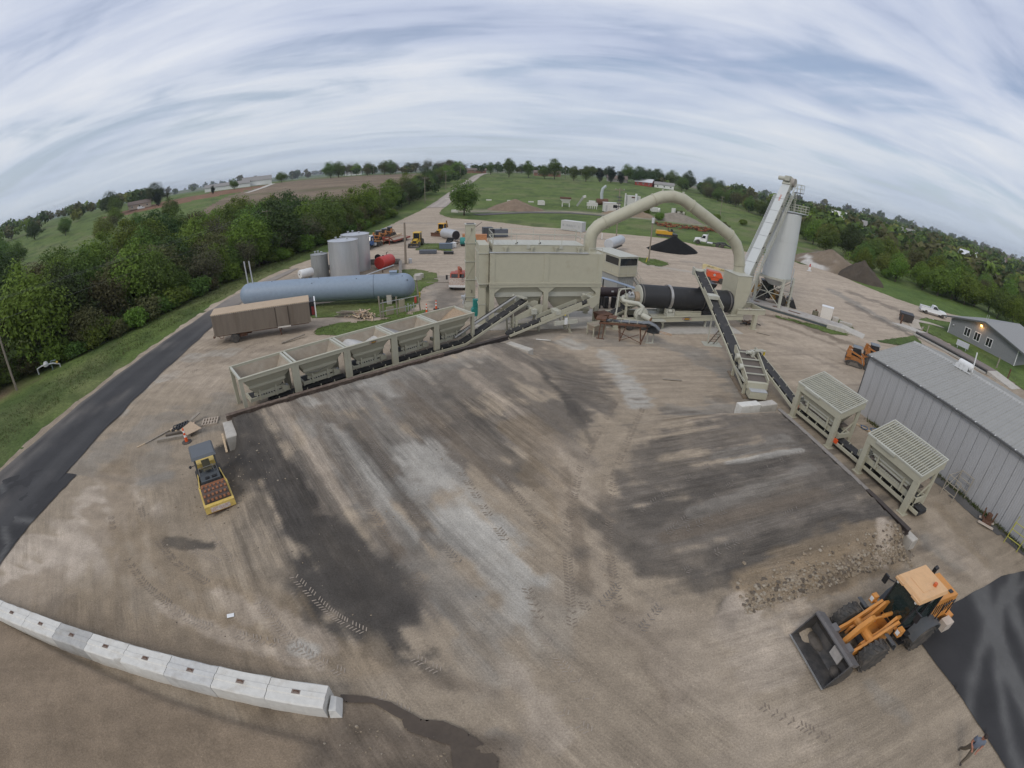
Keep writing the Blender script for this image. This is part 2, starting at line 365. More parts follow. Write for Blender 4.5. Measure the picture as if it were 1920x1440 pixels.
def flowattr(o):
    me = o.data; n = len(me.vertices); co = np.empty(n*3, np.float32); me.vertices.foreach_get('co', co); co = co.reshape(-1, 3); x, y = co[:, 0].astype(float), co[:, 1].astype(float)
    hl, hr, s, d, s2, d2 = ramps(x, y)
    wr = sst(2, 8, x+0.25*(y-20)); wl = (1-wr)*sst(-24, -16, x-0.35*(y-22)); far = sst(38, 48, y)
    # gently bent travel lines: fan out from the ramps, swing round on the left
    ca, sa = d/5.5, s/0.34; cb, sb = d2/5.0, s2/0.34
    r_ = np.hypot(x+6, y-34); cc, sc_ = np.arctan2(y-34, x+6)*r_/5.0, r_/0.34
    k = np.argmax(np.stack([wl+0.25*(fbm(x/3, y/3, 3, 401)-0.5), wr, 1-wl-wr]), 0)
    u = np.choose(k, [ca, cb+31.7, cc+57.3]); v = np.choose(k, [sa, sb+11.1, sc_+23.7])
    u = np.where(far > 0.5, x/7+91, u); v = np.where(far > 0.5, y/0.6+17, v)
    W_ = (0.55+0.45*np.clip(np.maximum(hl, hr)*2, 0, 1))*(1-0.72*far)*(0.35+0.9*sst(0.35, 0.62, fbm(x/4, y/4, 3, 403))); sp, m = sandpile(x, y); W_ = W_*(1-0.7*m)
    srt = np.stack([wl, wr, 1-wl-wr]); srt = np.sort(srt, 0); W_ = W_*np.clip((srt[2]-srt[1])*3, 0, 1)*np.clip(np.abs(far-0.5)*6, 0, 1)
    a = me.attributes.new('flow', 'FLOAT_VECTOR', 'POINT'); a.data.foreach_set('vector', np.stack([u, v, np.zeros(n)], 1).astype(np.float32).ravel())
    a = me.attributes.new('flow_weight', 'FLOAT', 'POINT'); a.data.foreach_set('value', W_.astype(np.float32))

def gridmesh(name, xs, ys, zf, cf, mats, kind, keep=None, snap=None, label=None):
    X, Y = np.meshgrid(xs, ys); X = X.ravel().copy(); Y = Y.ravel().copy(); nx = len(xs); ny = len(ys)
    if snap is not None:
        d = snap(X, Y); h = xs[1]-xs[0]; e = 0.05
        nearb = np.abs(d) < 0.75*h
        gx = (snap(X[nearb]+e, Y[nearb])-d[nearb])/e; gy = (snap(X[nearb], Y[nearb]+e)-d[nearb])/e; gg = gx*gx+gy*gy+1e-6
        X[nearb] -= np.clip(d[nearb]*gx/gg, -0.6*h, 0.6*h); Y[nearb] -= np.clip(d[nearb]*gy/gg, -0.6*h, 0.6*h)
        inside = snap(X, Y) > -0.06*h
    else: inside = np.ones(len(X), bool)
    if keep is not None: inside &= keep(X, Y)
    i = np.arange(ny-1)[:, None]*nx+np.arange(nx-1)[None, :]; F = np.stack([i, i+1, i+nx+1, i+nx], -1).reshape(-1, 4)
    F = F[inside[F].all(1)]
    used = np.unique(F); rm = -np.ones(len(X), np.int64); rm[used] = np.arange(len(used)); F = rm[F]; X = X[used]; Y = Y[used]
    return npmesh(name, np.stack([X, Y, zf(X, Y)], 1), F, cf(X, Y), mats, kind)
def npmesh(name, V, F, col, mats, kind, smooth=True):
    me = bpy.data.meshes.new(name); k = F.shape[1]
    me.vertices.add(len(V)); me.vertices.foreach_set('co', V.astype(np.float32).ravel())
    me.loops.add(F.size); me.loops.foreach_set('vertex_index', F.astype(np.int32).ravel())
    me.polygons.add(len(F)); me.polygons.foreach_set('loop_start', np.arange(0, F.size, k, dtype=np.int32)); me.polygons.foreach_set('loop_total', np.full(len(F), k, np.int32))
    me.update(calc_edges=True)
    if smooth: me.polygons.foreach_set('use_smooth', np.ones(len(F), bool))
    if col is not None:
        a = me.color_attributes.new('soil', 'FLOAT_COLOR', 'POINT'); a.data.foreach_set('color', np.concatenate([col, np.ones((len(V), 1))], 1).astype(np.float32).ravel())
    for m in (mats if isinstance(mats, list) else [mats]): me.materials.append(m)
    o = place(me, name)
    if kind: o['kind'] = kind
    return o

# --- tone of the worn surface: what was spilled, driven and rained where
TAN = np.array((0.311, 0.254, 0.189)); PINK = np.array((0.410, 0.338, 0.263)); CREAM = np.array((0.469, 0.394, 0.317)); DARK = np.array((0.075, 0.067, 0.059)); GREY = np.array((0.256, 0.234, 0.202)); LGREY = np.array((0.420, 0.394, 0.348)); BROWN = np.array((0.171, 0.134, 0.099)); DIRT = np.array((0.256, 0.197, 0.133)); MID = np.array((0.159, 0.137, 0.114))
STROKES = [  # colour, half width, strength, outline points
 # far yard wear
 (GREY, 3.0, .45, [(-40.54,131.64),(-32.94,139.24),(-21.21,135.86)]), (GREY, 2.5, .4, [(-34.20,106.31),(-26.59,101.61),(-13.07,97.82)]), (GREY, 2.0, .4, [(-15.14,124.01),(4.12,116.94),(23.67,114.85)]), (GREY, 3, .55, [(-8.99,56.59),(-7.09,50.06),(-10.78,68.29)]), (DARK, 2.2, .4, [(-8.31,54.25),(-8.16,60.59)]),
 (GREY, 1.6, .5, [(35.07,92.37),(41.14,89.68),(41.14,72.95)]), (GREY, 1.2, .4, [(35.70,118.87),(47.96,112.43)]), (LGREY, 1.0, .5, [(24.43,84.73),(33.12,80.97)]),
 (GREY, 2.4, .4, [(-31.80,76.76),(-34.41,69.19),(-36.01,61.29)]),
 # dark tracked lane in front of the second scale
 (GREY, 1.6, .75, [(61.12,78.22),(59.91,63.36),(60.82,55.95)]), (DARK, 1.3, .5, [(58.48,69.41),(58.71,59.09),(59.84,53.02)]), (DARK, 2.0, .45, [(66.89,78.45),(70.06,71.81),(73.35,62.79)]),
 (BROWN, 1.1, .75, [(34.51,56.80),(37.85,53.54),(41.09,47.87),(44.20,44.87)]), (BROWN, 0.7, .5, [(33.41,53.22),(38.36,46.52),(39.41,43.35)]), (MID, 0.8, .4, [(27.83,45.67),(31.32,43.01),(33.79,39.01)]),
 (PINK, 3, .5, [(30.76,44.49),(32.02,37.52),(33.13,35.16)]),
 # under the plant
 (GREY, 2.5, .6, [(-0.12,42.17),(4.77,45.73),(9.90,43.18)]), (LGREY, 1.3, .75, [(5.04,42.65),(5.91,41.05)]), (LGREY, 1.0, .7, [(8.33,40.22),(8.67,36.59),(8.93,35.52)]), (LGREY, 1.1, .8, [(9.15,36.64),(9.44,32.55),(9.06,29.90)]), (GREY, 2, .7, [(14.47,43.75),(17.68,41.25),(19.67,36.41)]), (MID, 2.5, .6, [(1.88,40.94),(5.26,35.23),(5.83,29.73)]),
 (GREY, 1.8, .7, [(20.24,36.46),(18.47,30.31),(13.21,28.47)]), (BROWN, 1.2, .5, [(16.91,31.13),(18.97,30.33)]),
 # left ramp: dark crushed asphalt with paler worn lanes
 (MID, 5.5, .75, [(-14.17,25.54),(-10.09,29.89)]), (GREY, 5.0, .7, [(-10.39,28.17),(-6.48,31.98),(-1.41,36.29)]), (MID, 4.5, .75, [(-10.67,22.29),(-6.96,26.51),(-0.04,34.10),(3.26,32.25)]), (MID, 4.0, .85, [(-10.21,19.06),(-7.29,19.53),(3.33,27.70)]), (MID, 3.2, .8, [(-9.95,15.86),(-6.42,14.04),(-4.16,12.32)]),
 (DARK, 1.6, .85, [(-17.58,23.58),(-15.84,22.16),(-12.84,18.97),(-10.60,16.69)]), (DARK, 1.4, .9, [(-18.51,21.49),(-16.62,20.43),(-14.27,18.17)]), (DARK, 1.7, .85, [(-11.24,16.71),(-8.82,14.13),(-7.51,12.47)]), (DARK, 1.5, .8, [(-9.25,15.41),(-6.38,13.81),(-4.16,12.32)]), (DARK, 1.2, .8, [(-9.17,12.82),(-6.56,11.72),(-4.01,11.49)]), (DARK, .7, .75, [(-6.52,10.74),(-4.19,10.15),(-2.86,9.56)]), (DARK, .5, .7, [(-4.91,9.56),(-3.01,9.19),(-1.75,8.40)]), (DARK, .5, .6, [(-8.34,10.57),(-6.34,10.11)]),
 (GREY, 2.4, .8, [(-9.71,31.55),(-4.52,36.16)]), (LGREY, 1.1, .55, [(-10.09,29.89),(-8.06,28.94)]), (LGREY, .9, .5, [(-14.99,27.40),(-12.93,26.39)]), (PINK, 1.7, .5, [(-5.33,35.52),(-1.43,36.63),(1.63,33.21)]), (GREY, 1.5, .7, [(-13.58,24.18),(-9.53,20.88),(-6.83,17.78)]), (PINK, 0.9, .55, [(-16.09,26.11),(-11.32,21.22),(-8.50,17.59)]), (GREY, 1.3, .6, [(-9.25,26.88),(-4.91,21.09),(-1.29,16.25)]), (LGREY, .7, .55, [(-11.25,23.92),(-7.54,19.37),(-4.83,15.96)]),
 (BROWN, .6, .5, [(-8.56,30.20),(-4.26,25.01),(-0.70,20.19)]), (BROWN, .5, .45, [(-11.95,23.85),(-7.45,18.02),(-4.56,14.59)]), (DARK, .5, .4, [(-6.53,32.20),(-1.98,26.00),(1.33,20.54)]), (DARK, .6, .5, [(-1.49,38.11),(2.07,33.68),(5.08,27.07)]), (DARK, .45, .5, [(1.68,34.68),(3.85,29.68),(5.12,24.60)]), (PINK, 0.8, .5, [(-3.27,32.42),(0.05,27.54),(2.67,23.19)]), (DARK, .4, .4, [(-12.31,21.11),(-9.06,17.51),(-6.60,14.69)]), (DARK, .4, .4, [(-10.27,24.18),(-6.37,19.49),(-3.21,15.40)]),
 # pale dusted tongue down the middle, tan earth beside it
 (LGREY, 1.8, .65, [(-4.76,21.91),(-2.27,18.55),(-0.50,15.43),(0.71,12.36)]), (LGREY, 1.4, .7, [(-2.21,17.84),(0.25,14.46),(2.22,11.83)]), (LGREY, 1.0, .55, [(0.26,13.52),(1.73,10.52)]), (GREY, 1.6, .6, [(-3.07,14.25),(-0.95,10.95),(-0.24,8.60)]),
 (DIRT, 1.4, .6, [(0.43,25.49),(2.30,22.23),(2.91,18.17),(3.14,14.84)]), (PINK, 1.5, .45, [(3.62,22.96),(3.74,18.18),(3.69,13.25)]), (TAN, 2.2, .6, [(3.83,16.61),(3.60,10.49),(3.67,6.05)]), (BROWN, .35, .5, [(3.21,21.87),(3.44,16.60),(3.46,13.25)]), (BROWN, .3, .4, [(5.25,20.90),(4.89,16.60),(4.54,12.64)]),
 # right ramp
 (MID, 4.0, .9, [(12.59,23.81),(18.17,25.52),(19.83,20.19)]), (MID, 4.0, .95, [(10.41,20.35),(16.30,19.58),(20.02,15.55)]), (MID, 3.2, .9, [(8.03,17.38),(12.71,16.36),(18.10,15.03)]), (MID, 2.6, .8, [(6.42,15.02),(10.17,14.24),(13.35,14.34)]), (DARK, 2.0, .6, [(10.72,13.65),(14.16,14.14),(20.07,14.98)]), (DARK, 1.2, .5, [(7.61,17.92),(11.33,20.20),(16.00,21.23)]), (DARK, 1.5, .5, [(19.81,26.10),(20.19,20.75),(20.73,15.93)]), (DARK, 1.3, .5, [(6.06,14.45),(8.75,13.12),(10.28,13.12)]), (GREY, .8, .5, [(12.73,22.17),(17.95,23.46)]), (PINK, .5, .5, [(11.66,26.43),(15.34,27.65)]), (LGREY, .35, .6, [(12.87,21.60),(18.51,22.18)]), (DIRT, .9, .5, [(10.70,26.90),(13.20,27.36)]), (BROWN, .5, .5, [(7.73,16.04),(12.44,17.23),(17.57,17.84)]), (GREY, .5, .4, [(9.60,17.74),(13.79,18.85),(18.20,20.28)]),
 (DARK, .6, .5, [(9.73,11.95),(9.19,11.13)]),
 # crumbling slope by the loader
 (DIRT, 1.2, .9, [(10.72,12.45),(14.86,13.63),(19.83,14.49)]), (DIRT, 1.2, .8, [(11.79,11.68),(15.84,12.38),(20.49,13.11)]), (CREAM, .7, .8, [(9.98,11.92),(10.78,11.21)]), (CREAM, .6, .8, [(20.12,14.89),(19.39,13.30)]), (BROWN, .6, .7, [(15.35,12.11),(17.09,13.29)]),
 (CREAM, 1.5, .5, [(9.97,10.46),(12.72,10.61),(9.71,8.37)]), (GREY, 1.0, .5, [(24.23,13.74),(24.53,11.87)]), (BROWN, .8, .4, [(22.72,13.12),(24.28,11.06)]),
 (PINK, 1.2, .5, [(26.16,16.44),(25.25,12.62),(26.89,10.43)]), (DIRT, .6, .4, [(27.60,16.79),(27.20,11.27)]),
 # left side: light washed fan and the curved haul track
 (CREAM, 3.2, .75, [(-25.44,10.18),(-23.30,12.62),(-23.55,14.98)]), (CREAM, 2.5, .7, [(-24.82,8.65),(-21.73,10.47)]), (GREY, 2.0, .55, [(-28.69,19.17),(-27.87,21.39),(-26.63,24.61)]), (LGREY, 1.2, .5, [(-31.63,20.78),(-32.46,28.49),(-30.78,32.93)]), (PINK, 3, .5, [(-31.68,34.08),(-25.15,31.09),(-26.11,39.52)]), (LGREY, 1.2, .45, [(-31.54,36.64),(-27.82,38.08)]), (GREY, 2, .5, [(-21.78,25.19),(-22.35,28.45)]), (GREY, 1.6, .45, [(-24.00,21.99),(-21.44,18.08)]),
 (DIRT, 1.1, .6, [(-25.48,18.48),(-21.28,14.53),(-17.06,12.16),(-12.97,11.39),(-9.36,10.65)]), (DIRT, .9, .5, [(-23.98,14.37),(-18.38,11.43),(-13.65,9.95),(-8.86,9.37),(-4.76,8.86)]), (DIRT, 2.4, .5, [(-23.12,8.03),(-17.97,8.02),(-13.13,8.03),(-9.27,8.00)]), (BROWN, 1.3, .4, [(-20.02,7.66),(-14.88,7.49),(-11.01,7.55),(-7.85,7.83)]), (GREY, .7, .7, [(-21.85,17.72),(-20.82,18.75)]), (DARK, .35, .8, [(-17.09,13.53),(-15.89,13.61),(-14.29,13.76)]), (TAN, 1.5, .5, [(-13.29,16.18),(-10.67,12.54)]), (CREAM, .6, .5, [(-12.82,11.10),(-9.15,10.13),(-7.05,9.47)]), (CREAM, .4, .5, [(-15.43,9.78),(-11.24,9.10),(-6.77,8.53)]), (LGREY, .4, .7, [(-7.86,9.19),(-7.36,9.03)]),
 # foreground
 (TAN, 4, .5, [(-0.73,7.08),(2.96,8.16),(6.48,6.15)]), (CREAM, .7, .45, [(0.32,9.07),(1.76,6.53)]), (BROWN, .8, .35, [(5.09,11.76),(5.87,7.96)]), (GREY, .5, .5, [(-0.17,6.51),(0.36,6.13)]), (BROWN, .5, .35, [(-3.54,8.78),(0.33,8.18)]),
 (PINK, 2.2, .4, [(7.04,10.27),(7.98,7.23),(10.31,4.98)]), (GREY, .5, .4, [(14.65,6.50),(15.54,4.92)]), (BROWN, 1.5, .6, [(-6.73,5.63),(-4.13,5.73),(-2.33,5.38)]), (BROWN, .8, .5, [(-5.52,6.94),(-2.77,6.11)]),
]
def yardcol(x, y):
    n = len(x); c = np.empty((n, 3))
    far = sst(25, 55, y)
    c[:] = TAN*(1-far[:, None])+PINK*far[:, None]
    big = fbm(x/9, y/9, 4, 81)-0.5; med = fbm(x/2.5, y/2.5, 4, 83)-0.5
    c *= (1+0.22*big+0.22*med)[:, None]
    hl, hr, s, dd, s2, d2 = ramps(x, y)
    # direction of travel: away from each bin row, along the haul track elsewhere
    lef = np.clip(sst(-13, 8, x), 0, 1); rgt = sst(3, 10, x)
    sl = fbm(dd/7, s/0.55, 4, 91)-0.5; sr = fbm(d2/7, s2/0.5, 4, 93)-0.5; st = fbm((x+y)/6, (x-y)/0.6, 4, 95)-0.5; sy = fbm(y/7, x/0.7, 4, 96)-0.5
    sx = fbm(x/8, y/0.8, 4, 97)-0.5
    a = sst(-22, -17, x-0.3*(y-20))*(1-rgt)
    streak = np.where(y > 43, sx*0.8, sl*a+sr*rgt+sx*(1-a)*(1-rgt))
    c *= (1+0.42*streak)[:, None]
    jit = (fbm(x/1.6, y/1.6, 4, 101)-0.5)
    for col, hw, al, pts in STROKES:
        P_ = np.array(pts); m = (x > P_[:, 0].min()-hw*2.2) & (x < P_[:, 0].max()+hw*2.2) & (y > P_[:, 1].min()-hw*2.2) & (y < P_[:, 1].max()+hw*2.2)
        if not m.any(): continue
        xx, yy = x[m], y[m]; d = np.full(len(xx), 1e9)
        for i in range(len(pts)-1): d = np.minimum(d, segdist(xx, yy, pts[i], pts[i+1]))
        e = d/hw + (jit[m]*1.5+streak[m]*1.6)
        w = np.minimum(al*1.12, 1)*sst(1.05, 0.5, e)*np.clip(0.9+streak[m]*1.1, 0.35, 1)
        c[m] = c[m]*(1-w[:, None])+(col*(1+0.5*streak[m]+0.25*jit[m])[:, None])*w[:, None]
    # scattered pale chips of stone on the ramps
    # washed sand behind the block wall
    sp, m = sandpile(x, y); SAND = np.array((0.245, 0.188, 0.132))*(1+0.35*(fbm(x/2.2, y/2.2, 4, 121)-0.5)+0.25*(fbm((x+y*0.5)/3, (y-x*0.5)/0.4, 3, 123)-0.5))[:, None]
    c = c*(1-m[:, None])+SAND*m[:, None]
    mud = sst(6.9, 6.2, y)*sst(-6.6, -5.6, x)*sst(1.6, -0.4, x+(6-y)*0.3)
    MUD = np.array((0.165, 0.132, 0.10))*(1+0.8*(fbm(x/0.8, y/0.8, 4, 131)-0.5))[:, None]
    c = c*(1-mud[:, None])+MUD*mud[:, None]
    # grease and dust dark lip right against the verge grass
    return np.clip(c, 0.02, 0.8)
near = gridmesh('gravel_yard', np.arange(-42, 36.01, 0.15), np.arange(0, 46.01, 0.15), Z, yardcol, SOIL, 'structure', snap=yard_sd); flowattr(near)
flowattr(gridmesh('gravel_yard', np.arange(36, 70.01, 0.4), np.arange(0, 46.01, 0.4), Z, yardcol, SOIL, 'structure', snap=yard_sd))
far_yard = gridmesh('gravel_yard', np.arange(-44, 111, 0.45), np.arange(45.8, 199, 0.45), lambda x, y: Z(x, y)+T(x, y)+0.02*0, yardcol, SOIL, 'structure', snap=yard_sd); flowattr(far_yard)
back_yard = gridmesh('gravel_yard', np.arange(-42, 70.01, 2.0), np.arange(-40, 0.1, 1.0), lambda x, y: Z(x, y)*sst(-6, 0, y), yardcol, SOIL, 'structure')

# --- land around: one polar sheet, split by what grows on it
CROP = [(-63,118),(-63,300),(-58,432),(-112,470),(-206,450),(-215,400),(-196,292),(-172,236),(-135,165),(-110,118)]
PLOW = [(-228,372),(-262,330),(-285,290),(-300,262),(-262,258),(-228,284),(-206,330),(-205,372)]
R_ = [2.0]
while R_[-1] < 7500: R_.append(R_[-1]*(1.03 if R_[-1] < 800 else 1.06)+0.1)
R_ = np.array(R_)
A_ = np.radians(np.concatenate([np.arange(-180, -75, 3.0), np.arange(-75, 75, 0.16), np.arange(75, 180.1, 3.0)]))
RR, AA = np.meshgrid(R_, A_); X_ = (RR*np.sin(AA)).ravel(); Y_ = (RR*np.cos(AA)).ravel()
ysd = np.full(len(X_), -99.0); loc_ = (np.hypot(X_, Y_) < 240); ysd[loc_] = polydist(X_[loc_], Y_[loc_], YARD)
Z_ = T(X_, Y_); Z_ = np.where(ysd > 1.2, -0.6, np.where(ysd > -1.6, Z_-0.03, Z_))
back = (Y_ < -30); Z_ = np.where(back & (np.abs(X_) < 60) & (Y_ > -45), -0.4, Z_)
nr = len(R_); i_ = np.arange(len(A_)-1)[:, None]*nr+np.arange(nr-1)[None, :]; F_ = np.stack([i_, i_+1, i_+nr+1, i_+nr], -1).reshape(-1, 4)
V_ = np.stack([X_, Y_, Z_], 1); CX_ = X_[F_].mean(1); CY_ = Y_[F_].mean(1)
F_ = F_[~(ysd[F_] > 1.6).all(1)]; CX_ = X_[F_].mean(1); CY_ = Y_[F_].mean(1)
reg = np.zeros(len(F_), int); reg[inpoly(CX_, CY_, CROP)] = 1; reg[inpoly(CX_, CY_, PLOW)] = 2; reg[(np.hypot(CX_, CY_) > 900)] = 3
def grasscol(x, y):
    g = np.array((0.112, 0.155, 0.042)); dry = np.array((0.185, 0.178, 0.09)); dk = np.array((0.048, 0.078, 0.024))
    r = np.hypot(x, y)
    a = fbm(x/22, y/14, 4, 141); b = fbm(x/7, y/5, 4, 143); c = np.tile(g, (len(x), 1))
    w = sst(0.52, 0.72, a)[:, None]*0.55; c = c*(1-w)+dry*w
    w = sst(0.52, 0.7, b)[:, None]*0.6; c = c*(1-w)+dk*w
    lush = (sst(60, 90, x)*sst(150, 100, y))[:, None]*0.5; c = c*(1-lush)+np.array((0.085, 0.14, 0.034))*lush
    under_trees = sst(-44, -52, x)*sst(-90, -75, x)*sst(150, 110, y); bare = under_trees*sst(0.5, 0.75, fbm(x/5, y/5, 4, 147)); c = c*(1-bare[:, None]*0.5)+np.array((0.17, 0.13, 0.085))*bare[:, None]*0.5  # patches of bare brown earth on the ground of the left woods
    bank = np.exp(-((np.hypot(x+58.5, (y-28)*0.7))/3.2)**2)[:, None]; c = c*(1-bank*0.8)+np.array((0.30, 0.21, 0.135))*bank*0.8
    lane = np.exp(-(np.minimum(segdist(x, y, (-20, 176), (26, 186)), segdist(x, y, (26, 186), (70, 178)))/4.0)**2)[:, None]*0.9
    lane = lane*(0.7+0.6*fbm(x/6, y/3, 3, 149)[:, None]); lane = np.clip(lane, 0, 1); c = c*(1-lane)+np.array((0.33, 0.28, 0.23))*lane
    scr = np.exp(-((np.hypot((x-100), (y-150)*0.6))/16)**2)*sst(0.4, 0.6, fbm(x/8, y/5, 4, 151)); scr = scr[:, None]*0.8; c = c*(1-scr)+np.array((0.24, 0.19, 0.14))*scr
    f = sst(500, 1500, r)[:, None]; patch = fbm(x/260, y/260, 3, 153)[:, None]; fc = np.where(patch > 0.56, np.array((0.15, 0.13, 0.08)), np.where(patch < 0.42, np.array((0.085, 0.13, 0.04)), np.array((0.05, 0.075, 0.025))))
    return np.clip(c*(1-f)+fc*f, 0.01, 0.6)
def cropcol(x, y):
    t = fbm((x*0.94+y*0.34)/30, (y*0.94-x*0.34)/1.6, 4, 161); q = fbm(x/30, y/12, 3, 163)
    c = np.array((0.205, 0.158, 0.112))*(0.75+0.5*t)[:, None]*(0.8+0.4*q)[:, None]
    w = (np.exp(-(segdist(x, y, (-190, 290), (-95, 300))/7)**2)+np.exp(-(segdist(x, y, (-150, 240), (-80, 250))/4)**2))[:, None]*0.5
    return c*(1-w)+np.array((0.10, 0.12, 0.045))*w
def plowcol(x, y): return np.array((0.215, 0.125, 0.082))*(0.8+0.4*fbm(x/20, y/4, 3, 165))[:, None]
for k, (nm, cf, mt) in enumerate([('meadow', grasscol, GRASSM), ('crop_field', cropcol, FIELDM), ('plowed_field', plowcol, FIELDM), ('distant_countryside', grasscol, GRASSM)]):
    f = F_[reg == k]; u = np.unique(f); rm = np.zeros(len(X_), np.int64); rm[u] = np.arange(len(u))
    npmesh(nm, V_[u], rm[f], cf(X_[u], Y_[u]), mt, 'structure')

def strip(name, pts, w, col, mats, dz=0.03, step=1.0, zf=None, jag=0.15, seed=3):
    """a road-like sheet laid over the land"""
    P_ = [np.array(p, float) for p in pts]; out = []
    for a, b in zip(P_[:-1], P_[1:]):
        n = max(1, int(np.linalg.norm(b-a)/step)); out += [a+(b-a)*i/n for i in range(n)]
    out.append(P_[-1]); out = np.array(out); tn = np.gradient(out, axis=0); tn /= np.linalg.norm(tn, axis=1)[:, None]; nn = np.stack([-tn[:, 1], tn[:, 0]], 1)
    ww = np.interp(np.linspace(0, 1, len(out)), np.linspace(0, 1, len(w)), w) if isinstance(w, (list, tuple)) else np.full(len(out), w)
    k = 11; V = []
    for j in range(k):
        t = (j/(k-1)-0.5)*2; e = (vnoise(np.arange(len(out))*0.35, np.full(len(out), j*7.0), seed)-0.5)*jag*2 if j in (0, k-1) else 0
        V.append(out+nn*((ww/2)*t+e)[:, None])
    V = np.stack(V, 1).reshape(-1, 2); n = len(out); i = np.arange(n-1)[:, None]*k+np.arange(k-1)[None, :]; F = np.stack([i, i+1, i+k+1, i+k], -1).reshape(-1, 4)
    x, y = V[:, 0], V[:, 1]; z = (zf or T)(x, y)+dz; u = np.tile(np.linspace(-1, 1, k), n)
    return npmesh(name, np.stack([x, y, z], 1), F, col(x, y, u), mats, 'structure')
def asphcol(x, y, u):
    c = np.array((0.048, 0.047, 0.048))*(0.85+0.35*fbm(x/1.2, y/12, 3, 171))[:, None]
    wear = (np.exp(-((np.abs(u)-0.5)/0.16)**2)*0.35+0.12*sst(20, 55, y))[:, None]; c = c*(1-wear)+np.array((0.11, 0.108, 0.105))*wear
    dust = (sst(40, 70, y)*0.75+sst(0.55, 0.75, fbm(x/3, y/8, 4, 173))*0.35+sst(0.75, 1.0, u)*0.4)[:, None]; dust = np.clip(dust, 0, 0.95)
    return c*(1-dust)+np.array((0.30, 0.265, 0.23))*dust
def farroadcol(x, y, u):
    c = np.array((0.37, 0.325, 0.285))*(0.88+0.24*fbm(x/2, y/20, 3, 175))[:, None]; k = (np.exp(-((np.abs(u)-0.45)/0.2)**2)*0.2)[:, None]
    return c*(1+k)
strip('asphalt_road', [(-30.5,-40),(-31.6,0),(-32.4,10),(-32.9,16.5),(-34.6,28),(-36.4,41),(-38.6,56),(-38.9,66),(-38,76)], [9.6,9.6,9.6,9.4,7.0,5.6,4.0,3.0,1.0], asphcol, ASPH, 0.035, zf=lambda x, y: Z(x, y)*0+0.03, step=0.7)
strip('gravel_road', [(-32.6,190),(-32.6,215),(-33,260),(-33.5,330),(-34,400),(-33,445),(-28,475),(-10,500)], [7.6,7.2,7,6.8,6.6,6.4,6,6], farroadcol, SOIL, 0.10, step=3)
strip('gravel_road', [(-14,163),(4,176),(20,181),(40,176)], [5,5,4,3], lambda x, y, u: np.array((0.15, 0.14, 0.13))*(0.8+0.4*fbm(x/3, y/3, 3, 177))[:, None], SOIL, 0.12, step=2, jag=0.5)
strip('farm_lane', [(-238,395),(-208,385),(-196,345),(-190,310)], 4.5, lambda x, y, u: np.array((0.55, 0.52, 0.47))*np.ones((len(x), 3)), SOIL, 0.25, step=4)
def padsheet(name, poly, cf, mats, dz, step=0.25, rough=0.25, kind='structure', zf=None):
    P_ = np.array(poly); sd = lambda x, y: polydist(x, y, poly)+(fbm(x/1.1, y/1.1, 3, 181)-0.5)*rough
    return gridmesh(name, np.arange(P_[:, 0].min()-1, P_[:, 0].max()+1, step), np.arange(P_[:, 1].min()-1, P_[:, 1].max()+1, step), zf or (lambda x, y: Z(x, y)+dz), cf, mats, kind, snap=sd)
def padcol(x, y):
    c = np.array((0.040, 0.039, 0.040))*(0.8+0.4*fbm(x/2, y/2, 4, 183))[:, None]
    arc = 0.0
    for cx, cy, rad, w in [(34,2,9.5,.5),(34,2,11.6,.5),(33,-3,13.6,.35),(36,3,13.4,.5),(30,-6,15,.3),(-34,6,5.2,.35),(-35,4,9,.3),(-30,20,8,.3),(-36,10,4.5,.3)]:
        arc = arc+np.exp(-((np.hypot(x-cx, y-cy)-rad-(fbm(x/2, y/2, 2, 185)-0.5)*0.7)/w)**2)*(0.35+0.5*fbm(x/0.7, y/0.7, 3, 187))
    arc = np.clip(arc, 0, 0.7)[:, None]
    return c*(1-arc)+np.array((0.145, 0.142, 0.136))*arc
padsheet('asphalt_pad', [(34,9.0),(29.9,10.0),(27.7,10.2),(21.5,9.4),(18.4,8.0),(18.8,4.65),(19.2,0.9),(19.5,-6),(34,-6)], padcol, ASPH, 0.05, rough=0.12)
padsheet('asphalt_apron', [(-27.0,7.5),(-27.8,12),(-28.2,17.3),(-32.3,17.0),(-37,14),(-37,4)], padcol, ASPH, 0.06, rough=0.25)
padsheet('asphalt_pad', [(31.4,27.0),(29.6,24),(29.4,20),(30.0,15.5),(31.5,11),(34,10),(34,27.5)], lambda x, y: np.array((0.11, 0.105, 0.10))*(0.8+0.5*fbm(x/1.5, y/1.5, 4, 189))[:, None], ASPH, 0.03, rough=0.5)
LAWN = lambda x, y: grasscol(x, y)*0.95
def lawn(name, poly, rough=0.7, dz=0.05): return padsheet(name, poly, LAWN, GRASSM, dz, step=0.35, rough=rough)
